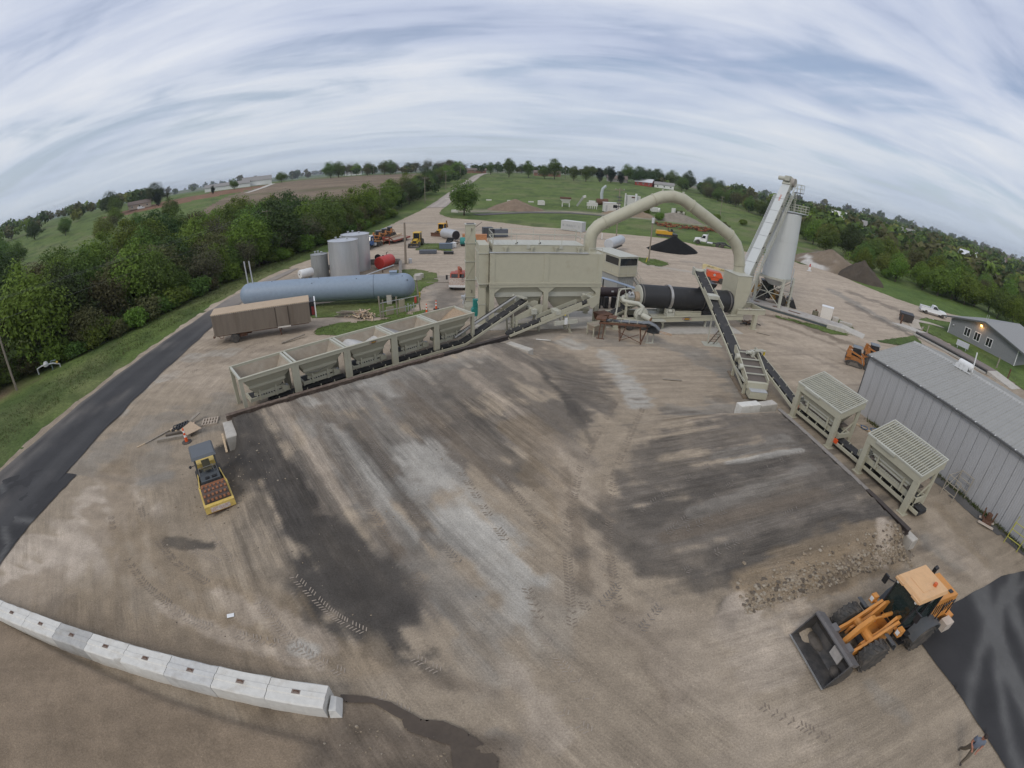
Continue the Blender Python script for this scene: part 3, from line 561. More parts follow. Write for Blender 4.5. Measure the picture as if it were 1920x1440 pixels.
ISL = [[(23.7,88.0),(24.3,84.5),(27,84.2),(29.3,87),(29.4,89),(27.8,91.5),(24.5,92.3),(22.5,91)],
 [(75.33,116.61),(76.23,114.34),(78.40,112.19),(78.65,107.31),(75.28,106.21),(71.33,106.62),(71.17,109.03)],
 [(35.82,57.10),(37.35,55.62),(41.41,53.46),(44.88,51.68),(44.03,50.31),(40.90,50.10),(38.00,53.79),(35.37,55.85)],
 [(45.73,57.85),(47.86,57.65),(47.67,53.74),(46.83,52.91),(45.98,55.80)],
 [(-22.71,103.64),(-19.09,99.81),(-13.45,100.66),(-12.16,87.82),(-14.31,91.25),(-17.71,92.43),(-19.62,91.22)],
 [(-12.5,61),(-11.0,66),(-12,71),(-16,74),(-20,73),(-19,62),(-20,57),(-27,52),(-27,48),(-17,49),(-12.6,48.5),(-11.5,53)],
 [(-20.87,44.87),(-18.80,46.81),(-14.18,47.82),(-10.17,51.94),(-9.79,49.91),(-13.16,44.06),(-17.30,42.67),(-20.36,42.91)],
 [(66.5,57.5),(70,61.5),(73.4,62.5),(73.4,50),(72.3,46),(69.5,40),(69,28),(66.5,28),(66.6,40),(66.8,52)],
 [(47.74,49.06),(60.40,53.57),(58.20,48.95),(57.30,44.13),(54.87,47.42),(53.27,48.11)]]
for p in ISL: lawn('grass_patch', p)


# ---------------------------------------------------------------- asphalt plant
def emblem(parent, loc, rx, rz_, face='y', name='emblem'):
    """oval maker's plate: dark oval, gold band, red tips with a white chevron"""
    m = M()
    def disc(a, b, off, mi, x0=-1, x1=1):
        pts = []
        for k in range(24):
            t = 2*pi*k/24; u, v = a*cos(t), b*sin(t); u = max(x0*rx, min(x1*rx, u)); pts.append((u, v))
        if face == 'y': m.prism(pts, -off, 0, 'y', mi)
        else: m.prism(pts, -off, 0, 'x', mi)
    disc(rx, rz_, .012, 0); disc(rx*.94, rz_*.80, .016, 1); disc(rx*.94, rz_*.80, .020, 2, -.80, .80); disc(rx*.9, rz_*.74, .024, 0, -.70, .70); disc(rx*.8, rz_*.42, .028, 3, -.62, .62)
    for k in range(4): 
        u = (-.42+.28*k)*rx
        if face == 'y': m.box(u-.07*rx, u+.07*rx, -.032, 0, -.22*rz_, .22*rz_, 0)
        else: m.box(-.032, 0, u-.07*rx, u+.07*rx, -.22*rz_, .22*rz_, 0)
    return m.obj(name, [BLACK, mat('emblem_red', (.45,.03,.02), .5), WHITE, mat('emblem_gold', (.55,.30,.04), .5)], parent, loc=loc)

def wheel(parent, loc, r, w, rim=None, axis='y', n=20, tread=False, name='wheel'):
    rim = rim or STEEL
    t = M(); t.lathe([(r*.58,-w/2),(r*.86,-w/2),(r*.97,-w*.36),(r,-w*.2),(r,w*.2),(r*.97,w*.36),(r*.86,w/2),(r*.58,w/2)], n, 0, axis=axis)
    if tread:
        for k in range(18):
            for s in (-1, 1):
                a = 2*pi*(k+.25*s)/18; q = Vector((cos(a), 0, sin(a))); tq = Vector((-sin(a), 0, cos(a)))
                p0 = q*(r*1.005)+Vector((0, s*w*.04, 0)); p1 = q*(r*.99)+Vector((0, s*w*.46, 0))+tq*(.16*r)
                if axis == 'y': t.beam(p0, p1, .075*r*2, .07*r, 0, up=q)
    o = t.obj(name, TYRE, parent, loc=loc)
    m = M(); m.lathe([(r*.59,-w*.46),(r*.56,-w*.46),(r*.5,-w*.2),(r*.2,-w*.16),(r*.16,-w*.34),(.01,-w*.34)], n, 0, axis=axis); m.lathe([(r*.59,w*.46),(r*.56,w*.46),(r*.5,w*.2),(r*.2,w*.16),(r*.16,w*.34),(.01,w*.34)], n, 0, axis=axis)
    m.obj('rim', rim, o)
    return o

# --- five cold feed bins in a row
BANG = radians(45.5)
def make_bin():
    L_, D_ = 4.33, 2.95
    t = thing('aggregate_bin', '', 'bin')
    m = M(); m.box(0.004, L_-.004, 0, .14, 2.68, 3.0); m.box(0.004, L_-.004, -.05, 0, 2.94, 3.0); m.obj('front_rail', PLANT, t)
    m = M(); m.box(0.004, L_-.004, D_-.14, D_, 2.70, 3.02); m.obj('back_rail', PLANT, t)
    for x in (0.004, L_-.28):
        m = M(); m.box(x, x+.276, .003, .15, 0, 2.68); m.box(x+.1, x+.16, .15, .4, 0, 2.68); m.obj('post', PLANT, t)
        m = M(); m.box(x, x+.276, D_-.3, D_-.01, 0, 2.70); m.obj('post', PLANT, t)
        m = M(); m.box(x+.05, x+.22, .14, D_-.14, 2.80, 2.99); m.obj('end_rail', PLANTL, t)
    top = (.16, L_-.16, .10, D_-.10); mid = (.75, L_-.75, .55, D_-.5); bot = (1.25, L_-1.25, .95, D_-.95)
    m = M()
    def ring(b, z): return [(b[0],b[2],z),(b[1],b[2],z),(b[1],b[3],z),(b[0],b[3],z)]
    rs = [ring(top, 2.86), ring(mid, 2.0), ring((mid[0]-.02, mid[1]+.02, mid[2]-.03, mid[3]+.02), 1.99), ring((mid[0]-.02, mid[1]+.02, mid[2]-.03, mid[3]+.02), 1.80), ring(mid, 1.79), ring(bot, 1.15)]
    q = sum(rs, []); fs = [(4*i+j, 4*i+(j+1)%4, 4*i+4+(j+1)%4, 4*i+4+j) for i in range(len(rs)-1) for j in range(4)]
    m.add(q, fs, 0); m.obj('hopper', PLANT, t, smooth=20)
    ins = lambda b: (b[0]+.03, b[1]-.03, b[2]+.03, b[3]-.03)
    m = M(); rs = [ring(ins(top), 2.99), ring(ins(top), 2.86), ring(ins(mid), 2.0), ring(ins(bot), 1.2)]; q = sum(rs, [])
    m.add(q, [(4*i+j, 4*i+4+j, 4*i+4+(j+1)%4, 4*i+(j+1)%4) for i in range(3) for j in range(4)]+[(12,13,14,15)], 0); m.obj('liner', HOPIN, t, smooth=20)
    m = M(); m.box(.85, 3.55, .82, .94, .62, .88); m.box(.85, 3.55, D_-.94, D_-.82, .62, .88); m.box(1.1, 3.3, .86, .95, 1.0, 1.22)
    m.box(.7, .85, .8, D_-.8, .6, .9); m.obj('feeder_frame', PLANT, t)
    m = M(); m.box(.8, 3.7, .98, D_-.98, .80, .86); m.obj('feeder_belt', RUBBER, t)
    for x in (1.45, 2.75):
        m = M(); m.box(x, x+.14, .76, .84, .6, 1.5); m.obj('gate_strut', PLANT, t)
    m = M()
    for k in range(9): m.box(1.25+.21*k, 1.33+.21*k, .80, .90, .88, 1.0)
    o = m.obj('roller_bracket', PLANTL, t); o['kind'] = 'stuff'
    m = M(); m.prism([(3.3,.75),(3.85,.75),(3.85,1.02),(3.45,1.22),(3.3,1.22)], .72, 1.15, 'y'); m.box(3.30, 3.85, .70, .72, .72, 1.0); m.obj('drive_guard', PLANT, t)
    m = M(); m.box(3.5, 3.82, .78, 1.09, 1.085, 1.13); m.obj('guard_mesh', GALV, t)
    m = M(); m.box(L_-.75, L_-.45, D_-.55, D_-.25, .1, 1.9); m.obj('column', mat('dark_green_grey', (.12,.125,.11), .6), t)
    return t
U_ = (cos(BANG), sin(BANG)); binp = make_bin()
BL = ['empty feed bin at the near end of the row, by the roller', 'feed bin second from the near end of the row, thin dust inside', 'middle feed bin with pale grey gravel and oval emblem on its rail', 'feed bin beside the last one, a grey slope of gravel inside', 'far end feed bin holding brown dirt, next to the exhaust stack']
binp['group'] = 'feed bins in the row along the left ramp'
bins = []
for k in range(5):
    loc = (-18.82+U_[0]*4.33*k, 26.05+U_[1]*4.33*k)
    if k == 0: binp.location = (*loc, 0); binp.rotation_euler.z = BANG; binp['label'] = BL[0]; bins.append(binp)
    else: bins.append(dup(binp, loc, BANG, BL[k]))
emblem(bins[2], (2.35, -.055, 2.82), .34, .12)
def heap(name, label, loc, rz, prof, matl, seed, cat='gravel heap'):
    """loose material lying in a hopper; prof(u, v) -> height over a unit patch"""
    n = 15; us = np.linspace(0, 1, n); m = M(); vs = []
    for a in us:
        for b in us:
            x, y, z = prof(a, b); vs.append((x, y, z+.05*(vnoise(np.array([a*9+seed]), np.array([b*9.0]), seed)[0]-.5)))
    m.add(vs, [(i*n+j, (i+1)*n+j, (i+1)*n+j+1, i*n+j+1) for i in range(n-1) for j in range(n-1)])
    o = m.obj(name, matl, loc=(*loc, 0), rz=rz, smooth=60); tag(o, label, cat); return o
GRAVW = mat('pale_gravel', (.50,.49,.47), .95, var=.2, scale=5, bump=.5, bscale=12); DIRTB = mat('brown_dirt', (.36,.265,.18), .95, var=.22, scale=3, bump=.5, bscale=9); GRAVG = mat('grey_gravel', (.30,.29,.28), .95, var=.2, scale=4, bump=.5, bscale=12)
def lim(a, b, z):     # keep inside the sloping hopper at height z
    k = min(1, max(0, (2.86-z)/.86)); return (.2+.58*k+(3.93-1.16*k)*a, .14+.44*k+(2.67-.86*k)*b)
def pr3(a, b):
    z = 2.05+.80*max(0, 1-abs(a-.25)*2.2)*(1-.45*abs(b-.4))+.5*max(0, a-.72)*2; x, y = lim(a, b, z); return x, y, min(z, 2.92)
def pr4(a, b):
    z = 1.9+.95*max(0, .55-a)*1.9; x, y = lim(a, b, z); return x, y, min(z, 2.9)
def pr5(a, b):
    z = 2.1+.75*max(0, abs(a-.42)*2.2-.25)*(.75+.25*b); x, y = lim(a, b, min(z, 2.9)); return x, y, min(z, 2.9)
def pr2(a, b):
    z = 1.5+.5*abs(a-.4); x, y = lim(a, b, z); return x, y, z
for k, pf, mt, nm, lb in ((1, pr2, GRAVG, 'gravel_heap', 'little dark gravel left at the bottom of the second feed bin'), (2, pr3, GRAVW, 'gravel_heap', 'pale grey gravel filling the middle feed bin'), (3, pr4, GRAVG, 'gravel_heap', 'grey gravel sloping against the side of the fourth feed bin'), (4, pr5, DIRTB, 'dirt_heap', 'brown dirt heaped in the far end feed bin')):
    heap(nm, lb, (-18.82+U_[0]*4.33*k, 26.05+U_[1]*4.33*k), BANG, pf, mt, 200+k)

# --- conveyors
def conveyor(name, label, p0, p1, w=.9, idl=1.6, rail=(.10,.22), legs=(), motor=True, cover=None, matl=None, beltm=None, group=None, flat0=0.0, tailbox=True, side=1):
    """belt conveyor from tail p0 to head p1 (world, on the belt); flat0 = level run before the incline"""
    matl = matl or PLANT; beltm = beltm or RUBBER
    hd = atan2(p1[1]-p0[1], p1[0]-p0[0]); Lh = hypot(p1[0]-p0[0], p1[1]-p0[1])
    t = thing(name, label, 'conveyor', (p0[0], p0[1], 0), hd, group)
    path = [(0, p0[2])] + ([(flat0, p0[2])] if flat0 else []) + [(Lh, p1[2])]
    def zat(x):
        for a, b in zip(path[:-1], path[1:]):
            if a[0] <= x <= b[0]+1e-6: return a[1]+(b[1]-a[1])*(x-a[0])/(b[0]-a[0])
        return path[-1][1]
    m = M(); sec = [(-w*.5, .10), (-w*.22, 0), (w*.22, 0), (w*.5, .10)]
    vs = []; 
    for x, z in path: vs += [(x, y, z+dz) for y, dz in sec] + [(x, y, z+dz-.03) for y, dz in sec]
    for i in range(len(path)-1):
        for j in range(3):
            a = i*8+j; b = (i+1)*8+j; m.f += [[a, a+1, b+1, b], [b+4, b+5, a+5, a+4]]; m.mi += [0, 0]
    m.v = vs
    for i in range(len(path)-1): m.beam((path[i][0], 0, path[i][1]-.28), (path[i+1][0], 0, path[i+1][1]-.28), w*.9, .03)
    m.obj('belt', beltm, t, smooth=20)
    for s in (-1, 1):
        m = M()
        for i in range(len(path)-1): m.beam((path[i][0], s*(w*.5+.12), path[i][1]-.10), (path[i+1][0], s*(w*.5+.12), path[i+1][1]-.10), rail[0], rail[1])
        m.obj('side_rail', matl, t)
    m = M(); x = idl*.6; first = None
    me = None
    while x < Lh-.3:
        z = zat(x)
        if me is None:
            q = M()
            for s in (-1, 1): q.beam((0, s*(w*.5+.05), -.02), (0, s*(w*.5-.0), .17), .055, .04); q.tube([(0, s*w*.5, .08), (0, s*w*.25, -.04)], .04, 6)
            q.beam((0, -w*.5-.1, -.13), (0, w*.5+.1, -.13), .07, .06); me = q.mesh('idler', PLANT)
        place(me, 'idler', t, (x, 0, z)); x += idl
    m = M(); m.cyl((Lh-.1, -w*.5-.03, p1[2]-.14), (Lh-.1, w*.5+.03, p1[2]-.14), .17, 12); m.obj('head_pulley', BLACK, t)
    m = M(); m.cyl((.1, -w*.5-.03, p0[2]-.14), (.1, w*.5+.03, p0[2]-.14), .16, 12); m.obj('tail_pulley', BLACK, t)
    if motor:
        m = M(); y = side*(w*.5+.18); z = p1[2]+.12
        m.cyl((Lh-.35, y, z), (Lh-.35, y+side*.75, z+.1), .16, 10); m.box(Lh-.6, Lh-.1, min(y, y+side*.25), max(y, y+side*.25), z-.3, z+.22)
        m.beam((Lh-.55, -w*.5-.15, z+.25), (Lh-.55, w*.5+.15, z+.25), .12, .1); m.beam((Lh-.2, -w*.5-.15, z+.22), (Lh-.2, w*.5+.15, z+.22), .1, .1)
        m.obj('drive_motor', PLANTL, t)
    if cover:
        a, b, hgt = cover
        for s in (-1, 1):
            m = M(); m.beam((a, s*(w*.5+.1), zat(a)+.05+hgt/2), (b, s*(w*.5+.1), zat(b)+.05+hgt/2), .05, hgt); m.obj('skirt_board', matl, t)
    for x, spread, kind in legs:
        z = zat(x)-.2
        for s in (-1, 1):
            y = s*(w*.5+.1)
            q = M(); q.beam((x, y, z), (x+spread, y, .03), .12, .12); q.box(x+spread-.16, x+spread+.16, y-.16, y+.16, 0, .04); q.obj('leg', matl, t)
            if kind == 'a': q = M(); q.beam((x-spread*1.6, y, zat(x-spread*1.6)-.2), (x+spread, y, .06), .10, .10); q.obj('brace', matl, t)
        q = M(); q.beam((x+spread*.6, -w*.5-.1, z*.4), (x+spread*.6, w*.5+.1, z*.4), .09, .09); q.obj('cross_tie', matl, t)
    return t
# collecting belt under the bins, then up to the screen
c0 = (-18.4+.3, 27.6, .42); 
conv1 = conveyor('collecting_conveyor', 'belt conveyor running under the row of feed bins and rising to the screen', (-18.0,28.3,.36), (1.0,46.05,3.05), .8, 1.15, flat0=18.2, legs=((24.0,.2,''),), side=1)
q = M(); q.tube([(17.6,.43,.78),(25.2,.43,3.45)], .12, 10); q.obj('steel_pipe', STEEL, conv1)
q = M(); q.tube([(17.6,.62,.9),(25.2,.62,3.5)], .035, 6); q.obj('conduit', BLACK, conv1)
# screen and second incline
t = thing('scalping_screen', 'small scalping screen on braced legs under the collecting conveyor head', 'screen', (1.35,45.75,0), radians(18))
q = M(); q.prism([(-1.9,1.15),(1.3,2.0),(1.35,2.75),(.9,2.85),(-1.85,1.6)], -.75, -.68, 'y'); q.prism([(-1.9,1.15),(1.3,2.0),(1.35,2.75),(.9,2.85),(-1.85,1.6)], .68, .75, 'y'); q.obj('side_plate', PLANT, t)
q = M(); q.prism([(-1.8,1.45),(.9,2.2),(.9,2.26),(-1.8,1.51)], -.68, .68, 'y'); q.obj('screen_deck', mat('screen_deck_dusty', (.33,.28,.24), .9), t)
for x, z in ((-1.4,1.3),(1.0,1.95)):
    for y in (-.8, .8):
        q = M(); q.box(x-.1, x+.1, y-.08, y+.08, 0, z); q.obj('leg', PLANT, t)
q = M(); q.beam((-1.4,-.8,.35),(1.0,-.8,.35),.1,.14); q.beam((-1.4,.8,.35),(1.0,.8,.35),.1,.14); q.obj('base_beam', PLANT, t)
q = M(); q.cyl((.3,-1.0,2.2),(.3,1.0,2.2),.2,12); q.box(.05,.6,-1.15,-.78,1.95,2.45); q.obj('vibrator', PLANTL, t)
conv2 = conveyor('inclined_conveyor', 'covered incline conveyor in front of the baghouse, control boxes on its side', (-.6,43.1,.45), (8.1,47.0,3.15), .85, .9, legs=((6.3,.45,'a'),), cover=(3.3,7.9,.42), side=1)
q = M(); q.prism([(8.4,3.35),(9.6,3.75),(9.9,3.55),(9.95,2.9),(9.2,2.35),(8.9,2.5)], -.62, -.56, 'y'); q.prism([(8.4,3.35),(9.6,3.75),(9.9,3.55),(9.95,2.9),(9.2,2.35),(8.9,2.5)], .56, .62, 'y'); q.box(9.9,9.96,-.6,.6,2.6,3.5); q.obj('head_chute', PLANT, conv2)
q = M(); q.box(4.9,5.5,-.6,.6,2.02,2.42); q.obj('chute_lid', PLANTL, conv2)
q = M(); q.box(4.7,7.3,-.95,-.75,1.05,1.45); q.obj('control_box', PLANTL, conv2)
q = M(); q.box(5.75,6.1,-.97,-.95,1.05,1.75); q.obj('warning_notice', WHITE, conv2)
q = M(); q.box(5.85,6.02,-.72,-.70,1.9,2.0); q.obj('yellow_tag', mat('yellow_paint', (.65,.48,.03), .5), conv2)
# slinger belt into the drum
conv3 = conveyor('slinger_conveyor', 'short black belt conveyor feeding the burner end of the drum', (9.2,47.6,.9), (14.2,50.3,2.6), .9, 1.0, motor=False, side=1)
q = M(); q.frus((-.3,.9,-.6,.6),.75,(-.5,1.1,-.75,.75),1.5); q.obj('feed_hopper', RUST, conv3)
t = thing('steel_tool_box', 'open tan steel box on the ground beside the rusty conveyor', 'box', (8.4,45.0,0), radians(30))
q = M(); q.frus((-.7,.7,-.45,.45),.55,(-.85,.85,-.6,.6),1.15); q.obj('pan', HOPIN, t)
for x, y in ((-.75,-.5),(.75,-.5),(.75,.5),(-.75,.5)): q = M(); q.beam((x,y,0),(x,y,1.2),.1,.1); q.obj('leg', PLANT, t)
q = M(); q.beam((-.8,-.55,1.17),(.8,-.55,1.17),.1,.1); q.beam((-.8,.55,1.17),(.8,.55,1.17),.1,.1); q.obj('rim_bar', PLANT, t)
# old rusty conveyor on a trestle
oc = conveyor('rusty_conveyor', 'old rusty conveyor on a thin trestle stand, grey belt hanging off its head', (8.6,44.3,1.75), (13.0,42.9,2.1), .75, .8, matl=RUST, beltm=mat('grey_belt', (.17,.18,.19), .8), motor=False, side=-1)
q = M(); q.tube([(4.3,-.0,2.1),(4.9,0,2.05),(5.5,0,1.85),(5.8,0,1.6),(5.7,0,1.35),(5.0,0,1.3),(4.4,0,1.5)], .06, 6)
q = M(); pts = [(4.2,2.18),(4.8,2.3),(5.5,2.05),(5.95,1.7),(5.9,1.45),(5.3,1.35),(4.6,1.45)]
q.prism(pts+[(a, b-.06) for a, b in reversed(pts)], -.42, .42, 'y'); q.obj('loose_belt', mat('grey_belt', (.17,.18,.19), .8), oc, smooth=50)
for x in (1.9, 4.0):
    for s in (-1, 1):
        q = M(); q.beam((x,s*.42,1.75),(x+.25,s*.5,0),.07,.07); q.beam((x+.75,s*.42,1.75),(x+.25,s*.5,0),.06,.06); q.obj('trestle_leg', RUST, oc)
q = M(); q.beam((1.9,-.45,1.0),(4.3,-.48,.15),.05,.05); q.beam((4.0,-.45,1.0),(2.2,-.48,.15),.05,.05); q.obj('cross_brace', RUST, oc)
for x in (.1, .5): q = M(); q.beam((x,-.4,1.6),(x-.1,-.5,0),.09,.09); q.box(x-.3,x+.1,-.6,-.4,0,.04); q.obj('tail_leg', RUST, oc)
q = M(); q.box(-.4,.6,-.55,.55,1.9,2.1); q.box(.8,1.6,-.5,.5,2.25,2.32); q.obj('hopper_plate', RUST, oc)
q = M()
for y in (-.2, .2): q.beam((5.6,y,1.5),(7.2,y,1.35),.05,.05)
for k in range(5): q.beam((5.8+.32*k,-.2,1.48-.03*k),(5.8+.32*k,.2,1.48-.03*k),.04,.04)
q.obj('ladder', mat('ladder_tan', (.42,.27,.16), .8), oc)
t = thing('stand_frame', 'small cream steel stand in front of the drum trailer wheels', 'stand', (13.6,43.1,0), radians(8))
for x in (-.32, .32): q = M(); q.box(x-.05,x+.05,-.05,.05,0,1.3); q.obj('leg', PLANTL, t)
q = M(); q.box(-.45,.45,-.12,.12,0,.05); q.obj('base_bar', PLANTL, t); q = M(); q.box(-.4,.4,-.06,.06,1.25,1.36); q.obj('crossbar', PLANTL, t)

# --- baghouse
BR = radians(10.3); bh = thing('baghouse', 'large grey green baghouse on legs with railed roof walkway', 'baghouse', (-2.55,46.45,0), BR)
BW, BD = 11.85, 3.9
q = M(); q.box(.0,BW,.0,BD,4.62,7.68); q.obj('body', PLANT, bh)
for x in (0, 5.55, BW-.5):
    q = M(); q.box(x,x+.5,-.05,0,4.62,7.68); q.obj('front_stiffener', PLANT, bh)
q = M(); q.box(-.06,BW+.06,-.10,BD+.06,4.40,4.62); q.box(-.03,BW+.03,-.06,BD+.03,4.12,4.40); q.obj('girder', PLANT, bh)
for x in (0, 5.65, BW-.5):
    for y in (0, BD-.5):
        q = M(); q.box(x,x+.5,y,y+.45,0,4.12); q.box(x-.25,x+.75,y-.2,y+.65,0,.06); q.obj('leg', PLANT, bh)
        for s, xe in ((1, x+.5), (-1, x)):
            if (s == 1 and x > 10) or (s == -1 and x < 1): continue
            q = M(); q.prism([(xe,4.12),(xe+s*.75,4.12),(xe,3.5)], y+.02, y+.1, 'y'); q.obj('gusset', PLANT, bh)
for x0, x1 in ((.55,5.6),(6.2,11.3)):
    q = M(); q.frus((x0+.5,x1-.5,.9,3.0),2.05,(x0-.45,x1+.45,.15,3.75),4.1); q.obj('dust_hopper', PLANT, bh)
    q = M(); q.box(x0+.05,x1-.05,.36,.46,3.0,3.5); q.obj('hopper_beam', PLANTL, bh)
    q = M(); q.frus((x0+1.2,x1-1.2,1.3,2.5),1.2,(x0+.5,x1-.5,.9,3.0),2.05); q.obj('hopper_bottom', PLANT, bh)
    q = M(); q.box(x0+3.0,x0+3.6,.72,.84,2.35,2.75); q.obj('hatch', PLANT, bh)
q = M(); q.cyl((.6,1.9,1.05),(11.4,1.9,1.05),.2,10); q.obj('dust_auger', PLANT, bh)
q = M(); q.box(.3,9.85,.45,3.65,7.68,8.40); q.obj('penthouse', PLANT, bh)
for k in range(16):
    a = .32+.595*k
    q = M(); q.box(a,a+.575,.42,3.68,8.40,8.45); q.obj('roof_panel', PLANTL, bh)
q = M(); q.box(-.05,10.2,-.12,.44,7.69,7.73); q.obj('walkway', GALV, bh)
for k in range(24): q.box(.05+.42*k,.2+.42*k,-.13,-.1,7.62,7.70)
for x in (1.6, 4.25, 6.75, 9.2):
    q = M(); q.prism([(x-.22,8.25),(x+.22,8.25),(x+.07,8.0),(x+.07,7.72),(x-.07,7.72),(x-.07,8.0)], .25, .42, 'y'); q.obj('lifting_lug', PLANT, bh)
for x in (3.75, 7.15): q = M(); q.box(x,x+.35,.36,.45,8.05,8.45); q.obj('rail_bracket', PLANTL, bh)
def railing(parent, pts, h=1.05, n=2, r=.03, step=1.6, matl=None):
    m = M()
    for a, b in zip(pts[:-1], pts[1:]):
        a, b = Vector(a), Vector(b)
        for k in range(n): z = Vector((0,0,h*(1-k/n))); m.tube([a+z, b+z], r, 6)
        c = max(1, round((b-a).length/step))
        for k in range(c+1): p = a+(b-a)*k/c; m.tube([p, p+Vector((0,0,h))], r, 6)
    return m.obj('railing', matl or PLANTL, parent)
railing(bh, [(.35,.5,8.43),(9.75,.5,8.43)], 1.1, 1, step=2.35); railing(bh, [(9.8,3.6,8.43),(.3,3.6,8.43)], 1.25, 2, step=2.35); railing(bh, [(.3,3.6,8.43),(.3,.5,8.43)], 1.15, 2, step=1.5); railing(bh, [(9.85,.5,8.43),(9.85,3.6,8.43)], 1.2, 2, step=1.5)
railing(bh, [(10.3,.1,7.7),(11.75,.1,7.7)], .55, 1, step=.75)
q = M(); q.box(-1.06,-.08,.4,3.75,4.4,8.43); q.frus((-.9,-.36,.6,3.2),3.95,(-1.06,-.08,.4,3.75),4.4); q.obj('plenum', PLANT, bh)
q = M(); q.box(-1.05,-.38,.5,1.5,.9,3.95); q.frus((-1.2,-.3,.4,1.7),0,(-1.05,-.38,.5,1.5),.9); q.obj('down_duct', PLANT, bh)
for z in (7.55, 4.38): q = M(); q.box(-1.14,-.06,.32,3.8,z,z+.07); q.obj('flange', PLANTL, bh)
q = M(); q.box(-1.12,-.32,.43,1.57,2.2,2.26); q.obj('flange', PLANTL, bh)
for x in (2.7, 5.1): q = M(); q.cyl((x,.9,8.45),(x+.15,.75,8.62),.07,8); q.obj('vent_cap', BLACK, bh)
q = M(); q.box(-1.5,-.9,1.9,2.6,1.3,2.3); q.cyl((-1.2,1.8,1.0),(-1.2,2.7,1.0),.5,12); q.obj('fan_motor', mat('teal_motor', (.02,.22,.20), .5), bh)

# --- exhaust stack
t = thing('exhaust_stack', 'tall square exhaust stack standing left of the baghouse', 'stack', (-5.05,51.7,0), BR)
q = M(); q.box(-.53,.53,-.53,.53,1.3,9.95); q.obj('shaft', PLANT, t)
q = M(); q.frus((-.75,.75,-.75,.75),0,(-.72,.72,-.72,.72),.7); q.frus((-.72,.72,-.72,.72),.7,(-.55,.55,-.55,.55),1.3); q.obj('base', PLANTL, t)
for z in (1.3, 1.75, 3.75, 5.8, 7.85, 9.9):
    q = M(); q.box(-.6,.6,-.6,.6,z,z+.07); q.obj('flange', PLANTL, t)
q = M()
for k, (a, b) in enumerate(((1.85,3.75),(3.85,5.8),(5.9,7.85),(7.95,9.9))):
    s = 1 if k % 2 == 0 else -1
    q.beam((.5*s,-.545,a),(-.5*s,-.545,b),.03,.05,up=(0,1,0))
q.obj('diagonal_stiffener', PLANT, t)
q = M(); q.beam((.5,-.3,9.6),(1.25,-.2,10.15),.04,.04); q.obj('hoist_arm', BLACK, t)
q = M(); q.box(-.42,.42,-.42,.42,9.96,9.99); q.obj('stack_mouth', BLACK, t)
for z in (2.35, 9.25): q = M(); q.tube([(.05,-.56,z+.25),(.12,-.6,z+.25),(.12,-.6,z),(.02,-.58,z-.05)], .025, 6); q.obj('lug', BLACK, t)
q = M()
for k in range(3): q.cyl((-.85,-.4+.3*k,.9),(-.55,-.4+.3*k,2.0),.05,6)
q.box(-1.0,-.55,-.3,.3,1.5,1.8); q.obj('pipework', GALV, t)

# --- big duct over the yard from baghouse to the drum's exhaust box
t = thing('exhaust_duct', 'big bent duct arching from the baghouse roof to the box at the drum end', 'duct', (7.92,50.6,0), radians(6.5))
def arc(p, q, r, n=5):   # rounded path through corner points
    return p
cp = [(0,7.6),(0,9.0),(.25,9.75),(.8,10.5),(1.5,10.95),(6.9,13.75),(7.75,14.2),(9.05,14.42),(10.3,14.2),(11.45,13.55),(17.0,10.75),(18.15,9.6),(18.75,8.3),(18.95,7.0),(18.98,6.15)]
cp = [(0,7.6),(0,9.0),(.22,9.7),(.75,10.35),(1.5,10.8),(6.9,13.62),(7.8,14.02),(9.05,14.2),(10.3,13.98),(11.4,13.4),(16.9,10.5),(18.0,9.5),(18.65,8.3),(18.92,7.1),(18.98,6.15)]
q = M(); q.tube([(a,0,b) for a, b in cp], .68, 24); q.obj('pipe', PLANT, t, smooth=25)
def ringat(i, r=.75, w=.05):
    a = Vector((cp[i-1][0],0,cp[i-1][1])); b = Vector((cp[i+1][0],0,cp[i+1][1])); d = (b-a).normalized(); c = Vector((cp[i][0],0,cp[i][1])); m = M(); m.tube([c-d*w, c+d*w], r, 24); m.obj('flange', PLANT, t)
for i in (4, 5, 9, 10, 13): ringat(i)
for x, z in ((0,7.62),(18.98,6.16)): q = M(); q.cyl((x,0,z),(x,0,z+.14),.82,20); q.obj('base_flange', PLANT, t)
for i in (6, 8, 10, 3, 11):
    c = cp[i]; q = M(); q.box(c[0]-.1,c[0]+.1,-.06,.06,c[1]+.62,c[1]+.86); q.obj('lifting_lug', PLANTL, t)

# --- drum dryer on its trailer
dr = thing('drum_dryer', 'black rotary drum on a grey green trailer with three axles', 'drum dryer', (10.5,47.3,0), radians(9)); F0 = -.3
def zt(u): return 1.13+.037*u
for y in (F0, 2.6):
    q = M(); q.beam((0,y,zt(0)-.27),(16.4,y,zt(16.4)-.27),.14,.54); q.beam((0,y,zt(0)),(16.4,y,zt(16.4)),.34,.06); q.beam((0,y,zt(0)-.53),(16.4,y,zt(16.4)-.53),.34,.05); q.obj('main_beam', PLANT, dr)
q = M(); q.beam((15.5,F0,2.12),(19.6,F0,2.12),.14,.62); q.beam((15.5,2.6,2.12),(19.6,2.6,2.12),.14,.62); q.beam((19.6,F0-.05,2.12),(19.6,2.65,2.12),.14,.62); q.beam((15.5,F0,2.43),(19.6,F0,2.43),.3,.05); q.beam((15.5,2.6,2.43),(19.6,2.6,2.43),.3,.05); q.obj('gooseneck', PLANT, dr)
for u in (.25, 5.65, 18.3):
    for y in (F0, 2.6):
        q = M(); zz = (zt(u)-.5) if u < 17 else 1.82; q.box(u-.25,u+.25,y-.2,y+.25,0,zz); q.box(u-.4,u+.4,y-.35,y+.4,0,.05); q.obj('leg', PLANT, dr)
